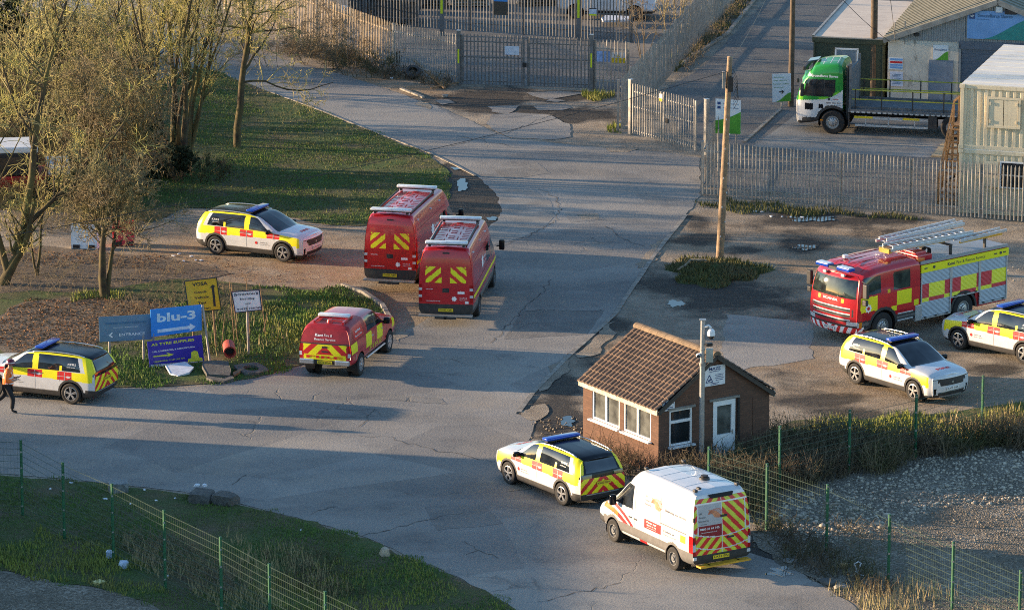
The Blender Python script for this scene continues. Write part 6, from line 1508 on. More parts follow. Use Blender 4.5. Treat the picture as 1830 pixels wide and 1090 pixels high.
    for sg in (1, -1):
        x = (-sg, 0, 0); mb.text('0800 000 333', .08, (2.12, sg * 1.3, 1.32), x, bvh=b, width=.62, bold=.02); mb.text('groundforce.uk.com', .05, (2.1, sg * 1.3, 1.22), x, bvh=b, width=.66); emblem(mb, (2.30, sg * 1.3, 1.48), x, (0, 0, 1), .07, bvh=b)
    mb.build('door_lettering', MATS['v_text'], r); mb = MB(); [mb.text('SCANIA', .06, (2.02, sg * 1.3, 1.48), (-sg, 0, 0), bvh=b, width=.24, bold=.02) for sg in (1, -1)]; mb.build('maker_lettering', MATS['v_red2'], r)
    return r
make_lorry()
# ================================================================ DEPOT BUILDINGS (upper right)
def striped(name, c1, c2, axis_scale, rough=.5, metal=.2):
    g = NT(name, rough); g.b.inputs['Metallic'].default_value = metal
    n = g.noise(1.2, 6, .65); n2 = g.noise(3, 5, .6, g.mapping(axis_scale)); c = g.ramp(n, (.3, c1), (.7, c2)); c = g.mix(g.rng(n2, .52, .75, 0, .55), c, tuple(k * .45 for k in c1)); g.col(c); return g.m
mat('cabin_green', (0.035, 0.048, 0.028), .6, vary=.2, dirt=.2); mat('roller_grey', (0.12, 0.145, 0.19), .45, .3, vary=.08); mat('door_grey', (0.20, 0.235, 0.29), .5, vary=.08, dirt=.15); mat('clad_grey', (0.32, 0.34, 0.36), .4, .4, vary=.08, dirt=.15)
striped('felt_roof', (0.56, 0.49, 0.41), (0.66, 0.58, 0.48), (.3, 3, 1), .9, 0); striped('sheet_roof', (0.20, 0.19, 0.14), (0.27, 0.25, 0.19), (3, .12, 1), .55, .2)
striped('cabin_cream', (0.66, 0.57, 0.40), (0.72, 0.63, 0.45), (3, 3, .3), .5, 0); striped('cabin_roof', (0.74, 0.70, 0.61), (0.80, 0.76, 0.67), (.35, 4, 1), .6, 0)
def render_mat():
    g = NT('painted_render', .9); n = g.noise(.9, 8, .7); n2 = g.noise(1.6, 7, .7, g.mapping((1, 1, .5), loc=(3, 1, 0)))
    c = g.ramp(n, (.3, (.46, .43, .37)), (.6, (.60, .57, .50))); c = g.mix(g.rng(n2, .58, .66, 0, .75), c, (.16, .145, .125)); e = g.vor_edge(.7, g.warp(.8, 2)); c = g.mix(g.rng(e, 0, .008, .6, 0), c, (.12, .11, .1)); g.col(c)
render_mat()
mat('sign_blue', (.18, .36, .66), .4, vary=.12, vscale=1.2); mat('sign_green', (.09, .32, .03), .4, vary=.08); mat('sign_teal', (.03, .24, .22), .4); mat('logo_navy', (.02, .06, .2), .4); mat('rust', (.28, .16, .07), .9, vary=.4, dirt=.3)
mat('text_blue', (.05, .13, .25), .5); mat('text_green', (.07, .25, .06), .5)
D0 = G(1585, 187); DRZ = R(-13)
def swoosh(mb, w, h, y, m=0, top=.45, low=.0):
    """the wave that fills the lower part of the depot's signs: high at the right"""
    n = 14; P = [(-w / 2 + w * low, y, 0.0)]
    for i in range(n + 1): t = i / n; s_ = t * t * (3 - 2 * t); P.append((-w / 2 + w * (low + (1 - low) * t), y, h * top * s_))
    P.append((w / 2, y, 0.0)); mb.poly(P, m)
def depot():
    r = thing('depot_building', 'grey clad depot building with gable, stained white render and roller shutter', 'building', D0, DRZ)
    W, E, PK, DP = 9.4, 2.95, 4.75, 15.0
    mb = MB(); mb.box((1.52, .1, 1.44), (3.04, .2, 2.88)); mb.build('rendered_wall', M['painted_render'], r)
    mb = MB(); mb.box((6.2, .12, E / 2), (6.36, .2, E)); mb.box((.1, DP / 2, E / 2), (.2, DP - .3, E)); mb.box((W - .1, DP / 2, E / 2), (.2, DP - .3, E)); mb.box((W / 2, DP, E / 2), (W, .2, E)); mb.build('wall', M['clad_grey'], r)
    mb = MB(); n = 48                                           # corrugated gable
    for i in range(n):
        a, b = W * i / n, W * (i + 1) / n
        def top(x): return PK - (PK - E) * abs(x - W / 2) / (W / 2) - .02
        for q0, q1, y0, y1 in ((0, .5, 0, 0), (.5, .62, 0, -.045), (.62, .88, -.045, -.045), (.88, 1, -.045, 0)):
            x0, x1 = a + (b - a) * q0, a + (b - a) * q1; mb.add([(x0, y0 - .02, E - .1), (x1, y1 - .02, E - .1), (x1, y1 - .02, top(x1)), (x0, y0 - .02, top(x0))], [(0, 1, 2, 3)])
    mb.build('gable_cladding', M['clad_grey'], r)
    for sg in (-1, 1):
        xe = W / 2 + sg * (W / 2 + .18); ze = E - .05; mb = MB(); mb.prism([(W / 2, -.25, PK), (xe, -.25, ze), (xe, -.25, ze + .06), (W / 2, -.25, PK + .06)], (0, DP + .4, 0))
        for k in range(30):
            t = (k + .5) / 30; mb.bar((W / 2, -.25 + (DP + .4) * t, PK + .075), (xe, -.25 + (DP + .4) * t, ze + .075), .06, .03)
        mb.build('roof', M['sheet_roof'], r)
        mb = MB(); mb.bar((W / 2, -.27, PK - .06), (xe, -.27, ze - .08), .05, .22); mb.build('verge_trim', M['galv'], r)
    mb = MB(); mb.box((4.62, -.03, 2.75), (3.1, .14, .34)); mb.build('shutter_housing', M['roller_grey'], r)
    mb = MB()
    for k in range(24): mb.box((4.62, -.005 - .012 * (k % 2), .06 + .107 * k), (2.9, .03, .104))
    mb.build('roller_shutter', M['roller_grey'], r); mb = MB(); [mb.box((x, -.04, 1.4), (.09, .12, 2.8)) for x in (3.11, 6.13)]; mb.build('shutter_guide', M['clad_grey'], r)
    mb = MB(); mb.box((2.3, -.02, 1.02), (1.06, .05, 2.04)); mb.build('door', M['door_grey'], r)
    mb = MB(); mb.box((.72, .02, 4.05 - .9), (.05, .05, 1.0)); mb.cyl((.28, -.08, 2.9), (.28, -.08, 3.6), .035, n=8); mb.build('vent_pipe', M['galv'], r)
    mb = MB(); mb.box((1.25, -.14, 3.12), (.2, .16, .12), rz=.5); mb.box((1.25, -.06, 3.1), (.05, .1, .05)); mb.build('floodlight', M['black_plastic'], r, bevel=.01)
    mb = MB(); mb.box((4.75, -.12, 4.35), (.3, .12, .26)); mb.build('alarm_box', M['sign_white'], r, bevel=.03); mb = MB(); mb.box((5.25, -.18, 4.28), (.5, .2, .2)); mb.build('camera_housing', M['black_plastic'], r, bevel=.02)
    def wall_sign(name, label, x, z, w, h, draw, mats, y=-.06):
        p = D0 + Matrix.Rotation(DRZ, 3, 'Z') @ Vector((x, y, 0)); o = thing(name, label, 'sign', (p.x, p.y, z), DRZ); b = MB(); b.box((0, 0, h / 2), (w, .03, h)); b.build('panel', mats[0], o)
        for nm, mt, fn in draw: t = MB(); fn(t, w, h, -.018); t.build(nm, mt, o)
        return o
    wall_sign('depot_sign', 'large pale blue depot sign with green wave on the gable, partly behind cream cabins', 4.85, 3.05, 2.9, 1.22, [('wave', M['sign_teal'], lambda t, w, h, y: swoosh(t, w, h, y - .002, 0, .8, .2)), ('logo', M['logo_navy'], lambda t, w, h, y: t.box((-w * .43, y, h * .80), (.24, .008, .24))),
        ('lettering', M['text_blue'], lambda t, w, h, y: (t.text('Groundforce Shorco', .20, (-w * .09, y, h * .83), bold=.02, width=1.5), t.text('Groundforce', .06, (-w * .27, y, h * .70), width=.55))), ('logo_lettering', M['ink_white'], lambda t, w, h, y: t.text('VP', .15, (-w * .43, y - .006, h * .80), bold=.03))], [M['sign_blue']], y=-.12)
    wall_sign('reception_sign', 'white and green reception sign above the grey depot door', 2.28, 2.05, .66, .64, [('wave', M['sign_green'], lambda t, w, h, y: swoosh(t, w, h, y - .002, 0, .6, .1)), ('lettering', M['text_blue'], lambda t, w, h, y: t.text('Reception', .12, (0, y, h * .68), bold=.02, width=.54))], [M['sign_white']], y=-.05)
    wall_sign('safety_notice', 'notice with red and blue bands on the white rendered wall', .36, 1.55, .62, .52, [('bands', M['v_red2'], lambda t, w, h, y: t.box((.02, y, h * .62), (w * .86, .006, h * .16))), ('blue_bands', M['sign_blue'], lambda t, w, h, y: [t.box((.02, y, h * k), (w * .86, .006, h * .15)) for k in (.18, .38, .86)])], [M['sign_white']])
    wall_sign('paper_notice', 'pale paper notice below the banded one on the rendered wall', .40, .82, .56, .64, [('lettering', M['text_blue'], lambda t, w, h, y: [t.box((-.02 * (k % 3), y, h * (.82 - .09 * k)), (w * (.7 - .1 * (k % 3)), .004, .018)) for k in range(8)])], [M['sign_blue'] if False else mat('notice', (.60, .62, .72), .5)])
    # dark green portable cabin with a flat felt roof
    p = D0 + Matrix.Rotation(DRZ, 3, 'Z') @ Vector((-3.28, .35, 0)); c = thing('portable_cabin', 'dark green portable cabin with flat pale roof behind the lorry cab', 'cabin', p, DRZ)
    mb = MB(); mb.box((1.55, 4.5, 1.33), (3.1, 9, 2.66)); mb.build('wall', M['cabin_green'], c)
    mb = MB(); mb.box((1.55, 4.5, 2.74), (3.14, 9.04, .1)); mb.build('roof', M['felt_roof'], c); mb = MB(); mb.box((1.55, -.03, 2.62), (3.2, .06, .2)); mb.box((-.03, 4.5, 2.70), (.06, 9.1, .2)); mb.box((3.13, 4.5, 2.70), (.06, 9.1, .2)); mb.build('fascia', M['cabin_green'], c)
    mb = MB(); mb.box((-.02, 4.5, 2.82), (.10, 9.1, .03)); mb.box((1.55, -.02, 2.75), (3.2, .1, .03)); mb.build('roof_edge', M['galv'], c)
    mb = MB(); [mb.box((1.45 + dx, -.03, z), (sx, .07, sz)) for dx, z, sx, sz in ((-.48, 1.75, .07, 1.1), (.48, 1.75, .07, 1.1), (0, 2.28, 1.03, .07), (0, 1.2, 1.03, .07))]; w = mb.build('window', M['upvc'], c); mb = MB(); mb.box((1.45, -.015, 1.74), (.9, .04, 1.04)); mb.build('pane', mat('blind_glass', (.20, .24, .28), .15), w)
    mb = MB(); mb.box((3.02, -.02, 1.3), (.05, .08, 2.6)); mb.box((.03, -.02, 1.3), (.06, .08, 2.6)); mb.box((2.55, -.02, 1.3), (.03, .05, 2.4)); mb.build('corner_trim', M['cabin_green'], c)
depot()
def site_cabins():
    B0 = G(1712, 380); rz = R(-17); Wd, Dp, Hh = 6.6, 8.2, 2.52
    def cabin(z0, label, open_shutters):
        r = thing('container_cabin', label, 'cabin', (B0.x, B0.y, z0), rz, 'stacked cream container cabins')
        mb = MB(); n = 26                                     # corrugated front and left side
        def corr(P0, d, nn, L):
            k = int(L / .27)
            for i in range(k):
                a = L * i / k; s_ = L / k
                for q0, q1, h0, h1 in ((0, .42, 0, 0), (.42, .54, 0, -.05), (.54, .86, -.05, -.05), (.86, 1, -.05, 0)):
                    A = P0 + d * (a + s_ * q0) - nn * h0 * 0 + nn * (-h0) * -1; Bq = P0 + d * (a + s_ * q1) + nn * h1; A = P0 + d * (a + s_ * q0) + nn * h0
                    mb.add([A + Vector((0, 0, .14)), Bq + Vector((0, 0, .14)), Bq + Vector((0, 0, Hh - .14)), A + Vector((0, 0, Hh - .14))], [(0, 1, 2, 3)])
        corr(Vector((.1, .03, 0)), Vector((1, 0, 0)), Vector((0, -1, 0)), Wd - .2); corr(Vector((.03, Dp - .1, 0)), Vector((0, -1, 0)), Vector((-1, 0, 0)), Dp - .2)
        mb.box((Wd / 2, Dp / 2 + .1, Hh / 2), (Wd - .2, Dp - .25, Hh - .2)); mb.build('wall', M['cabin_cream'], r)
        mb = MB()
        for x in (.06, Wd - .06):
            for y in (.06, Dp - .06): mb.box((x, y, Hh / 2), (.14, .14, Hh - .02))
        for z in (.08, Hh - .08):
            mb.box((Wd / 2, .055, z), (Wd - .26, .12, .15)); mb.box((.055, Dp / 2, z), (.12, Dp - .26, .15))
        for x in (.06, Wd - .06):
            for z in (.07, Hh - .07): mb.box((x, .05, z), (.2, .2, .15))
        mb.build('frame', M['cabin_cream'], r, bevel=.008)
        mb = MB(); n = 20
        for i in range(n): mb.box((Wd / 2, Dp * (i + .5) / n, Hh + .005 + .02 * (i % 2)), (Wd - .08, Dp / n, .05))
        mb.build('roof', M['cabin_roof'], r)
        for x0 in (1.15, 4.0):
            if open_shutters:
                mb = MB(); mb.box((x0 + .95, -.035, 1.62), (.98, .05, 1.06)); w = mb.build('window', M['upvc'], r); g = MB(); g.box((x0 + .95, -.05, 1.62), (.86, .03, .94)); g.build('pane', M['window_glass'], w); b = MB(); [b.box((x0 + .55 + .11 * k, -.08, 1.62), (.018, .018, .94)) for k in range(8)]; b.build('window_bar', M['ink'], w)
                for s_ in (.12, 1.74): q = MB(); q.box((x0 + s_, -.06, 1.62), (.56, .04, 1.0)); q.build('shutter', M['cabin_cream'], r)
            else:
                mb = MB(); [mb.box((x0 + .55 + dx, -.05, z), (sx, .08, sz)) for dx, z, sx, sz in ((-.62, 1.5, .08, 1.2), (.62, 1.5, .08, 1.2), (0, 2.06, 1.16, .08), (0, .94, 1.16, .08))]; w = mb.build('window_frame', M['cabin_cream'], r)
                for s_ in (-.29, .29): q = MB(); q.box((x0 + .55 + s_, -.045, 1.5), (.55, .05, 1.04)); q.box((x0 + .55 + s_ * 1.8, -.08, 1.85), (.06, .04, .12)); q.box((x0 + .55 + s_ * 1.8, -.08, 1.15), (.06, .04, .12)); q.build('shutter', M['cabin_cream'], w)
        mb = MB(); mb.box((2.55, -.06, 2.0), (.05, .05, .9)); mb.build('conduit', M['galv'], r)
    cabin(0.0, 'lower cream container cabin with open shutters and barred window behind the fence', True)
    cabin(Hh + .02, 'upper cream container cabin with closed shutters and sunlit pale roof', False)
    # timber stair up the side
    p = B0 + Matrix.Rotation(rz, 3, 'Z') @ Vector((-.12, .9, 0)); r = thing('timber_stair', 'brown timber stair with handrails against the cream cabins', 'stair', p, rz)
    mb = MB()
    for k in range(12): mb.box((-.5, .35 + .21 * k, .2 + .21 * k), (.8, .24, .04))
    mb.build('tread', M['timber'], r); mb = MB(); [mb.bar((x, .2, .1), (x, 2.9, 2.62), .05, .22) for x in (-.92, -.08)]; mb.build('stringer', M['timber'], r)
    mb = MB(); mb.box((-.5, 3.4, 2.6), (.9, 1.2, .06)); mb.build('landing', M['timber'], r)
    for x, y in ((-.92, .25), (-.92, 1.6), (-.92, 2.85), (-.92, 3.95), (-.08, .25)):
        z = max(0, (y - .2) / 2.7 * 2.52) if y < 2.9 else 2.6; mb = MB(); mb.box((x, y, (z + 1.0) / 2), (.08, .08, z + 1.0)); mb.build('post', M['timber'], r)
    mb = MB(); mb.bar((-.92, .2, 1.05), (-.92, 2.9, 3.55), .05, .08); mb.bar((-.92, .2, .6), (-.92, 2.9, 3.1), .04, .06); mb.bar((-.92, 2.85, 3.58), (-.92, 3.98, 3.58), .06, .08); mb.build('handrail', M['timber'], r)
    a, b_, c_, d_ = G(1664, 281), G(1709, 283), G(1713, 261), G(1683, 258); mb = MB(); ctr = (a + b_ + c_ + d_) / 4; mb.prism([q - ctr for q in (a, b_, c_, d_)], (0, 0, .06)); o = mb.build('plywood_sheet', mat('plywood', (.50, .36, .20), .8, vary=.2)); o.location = ctr; tag(o, 'plywood sheet lying at the foot of the timber stair', 'board')
site_cabins()
def tripod():
    p = G(1690, 352); r = thing('bench_stand', 'thin black folding stand behind the fence beside the lower cabin', 'stand', p); mb = MB(); [mb.cyl((x, y, 0), (x * .3, 0, .55), .018, n=6) for x, y in ((-.35, .1), (.35, .1), (0, -.3))]; mb.build('leg', M['ink'], r); mb = MB(); mb.bar((-.2, 0, .5), (.35, .05, .85), .18, .1); mb.build('body', M['ink'], r)
tripod()
# ================================================================ ROADSIDE SIGNS
def ray_plane(px, py, P0, ang):
    c, s_ = math.cos(PITCH), math.sin(PITCH); a = (px - W0 / 2) / FPX; b = -(py - H0 / 2) / FPX; d = Vector((a, c + b * s_, -s_ + b * c)); n = Vector((-math.sin(ang), math.cos(ang), 0)); o = Vector((0, 0, HCAM))
    return o + d * (n.dot(Vector(P0) - o) / n.dot(d))
class Sign:
    def __init__(s, name, label, base, ang, corners, m, edge=None, thick=.025, group=None):
        s.base = Vector((base.x, base.y, 0)); s.q = [ray_plane(x, y, s.base, R(ang)) for x, y in corners]     # TL TR BR BL
        s.root = thing(name, label, 'sign', s.base, 0, group); s.q = [p - s.base for p in s.q]; tl, tr, br, bl = s.q; s.x = (tr - tl).normalized(); s.u = (tl - bl).normalized(); s.n = s.x.cross(s.u).normalized()
        mb = MB(); mb.prism([bl, br, tr, tl], s.n * -thick); s.panel = mb.build('panel', m, s.root, bevel=.004); s.w = (tr - tl).length; s.h = (tl - bl).length
        if edge:
            mb = MB(); k = [bl, br, tr, tl]; [mb.bar(k[i] + s.n * .004, k[(i + 1) % 4] + s.n * .004, .03, .03) for i in range(4)]; mb.build('border', edge, s.root)
    def at(s, u, v): tl, tr, br, bl = s.q; return bl.lerp(br, u).lerp(tl.lerp(tr, u), v)
    def write(s, items, m, name='lettering'):
        t = MB(); [t.text(w, hh * s.h, s.at(u, v), s.x, s.u, width=ww * s.w if ww else None, bold=bo, proud=.006) for w, u, v, hh, ww, bo in items]; return t.build(name, m, s.root)
    def shape(s, polys, m, name='arrow'):
        t = MB(); [t.prism([s.at(u, v) + s.n * .003 for u, v in P], s.n * .004) for P in polys]; return t.build(name, m, s.root)
    def post(s, foot, top, r=.04, m='galv', name='post'):
        mb = MB(); mb.cyl(Vector((foot.x, foot.y, 0)) - s.base, top, r, n=10); return mb.build(name, MATS[m], s.root, smooth='auto')
S = Sign('direction_sign', 'grey blue sign reading ENTRANCE with left arrow, on two posts', G(196, 648), 15, [(176.5, 567), (268.5, 561.5), (272, 606), (178.5, 611)], M['sign_grey'] if False else mat('slate_blue', (.15, .25, .35), .4, vary=.06))
S.write([('ENTRANCE', .62, .25, .15, .50, .02)], M['ink_white']); S.write([('Newcourt | Russell | Lock', .51, .54, .06, .48, .01)], M['ink_white'], 'small_lettering'); S.shape([[(.17, .25), (.235, .36), (.255, .33), (.215, .25), (.255, .17), (.235, .14)]], M['ink_white']); S.shape([[(.12, .68), (.92, .68), (.92, .76), (.12, .76)]], mat('slate_band', (.07, .17, .28), .4), 'faded_band')
S.post(G(196, 648), S.at(.2, .5) - S.n * .06); S.post(G(257, 645), S.at(.85, .5) - S.n * .06)
S = Sign('company_sign', 'bright blue blu-3 sign with white arrow, leaning post at its right', G(271, 646), 21, [(269, 553.5), (360, 544.5), (360.5, 590), (271, 602)], mat('bright_blue', (.025, .26, .72), .4, vary=.05))
S.write([('blu-3', .50, .66, .42, .76, .035)], mat('pale_blue_ink', (.55, .74, .86), .5)); S.shape([[(.12, .12), (.12, .24), (.76, .24), (.76, .33), (.88, .18), (.76, .03), (.76, .12)]], M['pale_blue_ink']); S.post(G(375, 645), S.at(1.03, .97) - S.n * .05); S.post(G(274, 646), S.at(.06, .5) - S.n * .06)
S = Sign('tyre_sign', 'dark blue tyre supplies board with yellow lettering, standing under the blu-3 sign', G(268, 657), 25, [(263.5, 611), (360, 598.5), (365, 650), (268, 657.5)], mat('royal_blue', (.03, .025, .36), .4, vary=.05))
S.write([('A2 TYRE SUPPLIES', .46, .87, .13, .80, .03)], mat('lime_ink', (.62, .68, .06), .5)); S.write([('CAR, COMMERCIAL & AGRICULTURAL', .46, .61, .075, .80, .02)], M['ink_white'], 'small_lettering'); S.write([('TELEPHONE: 01634 280 779', .36, .24, .07, .58, .02)], M['lime_ink'], 'phone_lettering'); S.shape([[(.08, .40), (.08, .44), (.36, .455), (.32, .53), (.46, .43), (.32, .35), (.36, .40)]], M['lime_ink']); S.shape([[(.02, .02), (.98, .02), (.98, .12), (.02, .12)]], M['sign_white'], 'white_band'); S.write([('RADIAL', .17, .07, .06, .2, .02), ('GT TYRE', .5, .07, .06, .2, .02)], M['logo_navy'], 'maker_lettering')
S.shape([[(.70, .10), (.98, .10), (.97, .22), (.92, .24), (.90, .45), (.84, .50), (.78, .44), (.77, .24), (.71, .22)]], M['lime_ink'], 'plain_green_shape')
S = Sign('test_station_sign', 'yellow VOSA goods vehicle test station sign with bent black arrow', G(352, 622), 12, [(329.5, 502.5), (387, 496), (395.5, 553), (337.5, 558.5)], mat('road_yellow', (.62, .36, .015), .4, vary=.05, dirt=.2), M['ink'])
S.write([('VOSA', .46, .86, .15, .48, .03), ('Goods', .44, .61, .115, .38, .02), ('Vehicle', .46, .44, .115, .44, .02), ('Test', .45, .265, .115, .26, .02), ('Station', .47, .09, .115, .42, .02)], M['ink']); S.shape([[(.78, .12), (.85, .12), (.87, .55), (.88, .72), (.94, .72), (.85, .80), (.74, .70), (.80, .70), (.80, .5)]], M['ink']); S.post(G(345, 622), S.at(.25, .6) - S.n * .06, .035, 'timber'); S.post(G(386, 620), S.at(.8, .6) - S.n * .06, .035, 'timber')
S = Sign('recruiting_sign', 'white CHEVRON recruiting sign on a single grey post', G(444.5, 633), 6, [(414, 521.5), (463.5, 518), (468, 553.5), (420.5, 558.5)], M['sign_white'], mat('navy', (.01, .015, .05), .5))
S.write([('CHEVRON', .5, .84, .13, .62, .03), ('Recruiting', .52, .60, .14, .52, .015), ('now', .53, .37, .12, .2, .015), ('01622 739745', .53, .13, .13, .86, .02)], M['navy']); S.shape([[(a, .77), (a + .03, .77), (a + .06, .84), (a + .03, .91), (a, .91), (a + .03, .84)] for a in (.06, .11, .84, .89)], M['navy'], 'chevrons'); S.post(G(444.5, 633), S.at(.52, .75) - S.n * .05, .045)
S = Sign('drivers_sign', 'white sign telling drivers to report, beside a dark telegraph pole', G(1397, 193), -6, [(1380, 133), (1413.5, 132), (1413.5, 181), (1380.5, 183)], M['sign_white']); S.write([('All drivers', .36, .88, .06, .55, .01), ('must report to', .44, .76, .06, .72, .01), ("Foreman's Office", .47, .64, .06, .84, .01), ('on arrival', .34, .52, .06, .5, .01)], M['text_green']); S.shape([[(.36, .33), (.36, .37), (.52, .37), (.48, .42), (.53, .42), (.63, .35), (.53, .28), (.48, .28), (.52, .33)]], M['ink'])
n_ = 10; S.shape([[(.22, .0)] + [(.22 + .78 * i / n_, .02 + .30 * (i / n_) ** 2 * (3 - 2 * i / n_)) for i in range(n_ + 1)] + [(1.0, .0)]], M['sign_green'], 'wave'); S.post(G(1397, 193), S.at(.5, .1) - S.n * .06, .04)
S = Sign('maidstone_sign', 'green and white Maidstone depot sign behind the leaning telegraph pole', G(1301, 306), -8, [(1279, 177), (1324, 180), (1323.5, 240), (1278.5, 238.5)], M['sign_white'])
S.shape([[(0, .0)] + [(i / n_, .38 + .28 * (i / n_) ** 1.6) for i in range(n_ + 1)] + [(1.0, .0)]], M['sign_green'], 'wave'); S.write([('Maidstone', .5, .26, .10, .82, .03), ('depot', .78, .15, .07, .26, .02)], M['ink_white']); S.write([('Groundforce Shorco', .60, .88, .045, .62, .01), ('Groundforce Piletec', .60, .76, .045, .62, .01)], M['text_blue'], 'small_lettering'); S.shape([[(.07, .84), (.2, .84), (.2, .92), (.07, .92)], [(.07, .72), (.2, .72), (.2, .80), (.07, .80)]], M['logo_navy'], 'logo')
for px in (1284, 1316): S.post(G(px, 306), ray_plane(px, 185, S.base, R(-8)) - S.base - S.n * .06, .04)
def plate_sign(label, P0, ang, c, m, items=(), ink='ink', shapes=(), name='notice'):
    s_ = Sign(name, label, P0, ang, c, m, thick=.012)
    if items: s_.write(items, MATS[ink])
    for P, mm, nm in shapes: s_.shape(P, mm, nm)
    return s_
g1 = G(820, 152); g2 = G(1057, 160); ga = math.degrees(math.atan2(g2.y - g1.y, g2.x - g1.x)); gm = g1.lerp(g2, .38) + Vector((0, -.13, 0)); gr = G(1062, 160) + Vector((0, -.14, 0))
plate_sign('pale blue blank notice on the left leaf of the double gate', gm, ga, [(902, 83), (927.5, 83.5), (927.5, 99), (902, 98)], mat('pale_notice', (.50, .58, .70), .4), [('PRIVATE', .5, .6, .2, .5, .01)] if False else [])
plate_sign('blue notice on the fence right of the double gate', gr, -2, [(1066.5, 92), (1090, 92.5), (1091, 111.5), (1066.5, 110.5)], mat('blue_notice', (.22, .36, .66), .4, vary=.2), [('NOTICE', .5, .8, .14, .6, .01)] if False else [])
plate_sign('white and yellow Caution notice with warning triangle on the fence', gr, -2, [(1092.5, 94), (1117, 94.5), (1117, 113.5), (1092.5, 112.5)], M['sign_white'], [('Caution', .5, .36, .22, .62, .02)], 'ink', [([[(0, 0), (1, 0), (1, .48), (0, .48)]], M['v_plate_y'], 'yellow_band'), ([[(.36, .55), (.64, .55), (.5, .95)]], M['v_plate_y'], 'triangle')], 'caution_sign')
plate_sign('pale notice on the rear compound fence at the top edge', G(1128, 76) + Vector((0, -.2, 0)), -12, [(1146, -4), (1170, -3), (1170, 18), (1146.5, 17)], M['pale_notice'])
plate_sign('yellow edged tag on the rear fence beside its right gate post', G(1060, 71) + Vector((0, -.3, 0)), -12, [(1053, 15), (1066, 15), (1066, 29), (1053, 28)], M['pale_notice'], (), 'ink', [([[(0, 0), (1, 0), (1, .2), (0, .2)]], M['reflective_yellow'], 'yellow_band'), ([[(0, .88), (1, .88), (1, 1), (0, 1)]], M['ink'], 'dark_band')], 'tag')
plate_sign('blue and dark board on the rear fence left of centre', G(880, 64) + Vector((0, -.3, 0)), -12, [(882, -12), (907, -11), (907, 28), (882.5, 27)], mat('board_brown', (.07, .055, .04), .7), (), 'ink', [([[(0, .62), (1, .62), (1, 1), (0, 1)]], mat('board_blue', (.06, .25, .6), .4), 'blue_panel')], 'board')
h1 = G(1127, 240); h2 = G(1262, 277); ha = math.degrees(math.atan2(h2.y - h1.y, h2.x - h1.x)); plate_sign('small white and yellow tag on the depot entrance gate', h1.lerp(h2, .4) + Vector((-.1, -.14, 0)), ha, [(1178, 168), (1183.5, 169), (1183.5, 182), (1178, 181)], M['sign_white'], (), 'ink', [([[(0, 0), (1, 0), (1, .4), (0, .4)]], M['v_plate_y'], 'yellow_band')], 'tag')
plate_sign('white no entry plate on the rear fence at far left of the compound', G(620, 42) + Vector((0, -.3, 0)), -12, [(611, 10), (621, 11), (621, 20), (611, 19)], M['sign_white'], (), 'ink', [([[(.2, .75), (.3, .85), (.8, .25), (.7, .15)]], M['ink'], 'bar')])
# ================================================================ PERSON
def skin_mesh(verts, edges, rad, name, mats, parent, sub=1, matfn=None, root=0):
    me = bpy.data.meshes.new(name); me.from_pydata(verts, edges, []); ob = bpy.data.objects.new(name, me); COL.objects.link(ob)
    ob.modifiers.new('s', 'SKIN'); ob.modifiers.new('u', 'SUBSURF').levels = sub; ob.modifiers['u'].render_levels = sub
    for i, v in enumerate(me.skin_vertices[0].data): v.radius = (rad[i], rad[i]) if isinstance(rad[i], (int, float)) else rad[i]; v.use_root = (i == root)
    dg = bpy.context.evaluated_depsgraph_get(); m2 = bpy.data.meshes.new_from_object(ob.evaluated_get(dg)); bpy.data.objects.remove(ob); m2.name = name
    m2.materials.clear(); [m2.materials.append(m) for m in mats]
    if matfn:
        for p in m2.polygons: p.material_index = matfn(p.center)
    else: m2.polygons.foreach_set('material_index', np.zeros(len(m2.polygons), np.int32))
    m2.polygons.foreach_set('use_smooth', np.ones(len(m2.polygons), bool)); o = bpy.data.objects.new(name, m2); COL.objects.link(o); o.parent = parent; return o
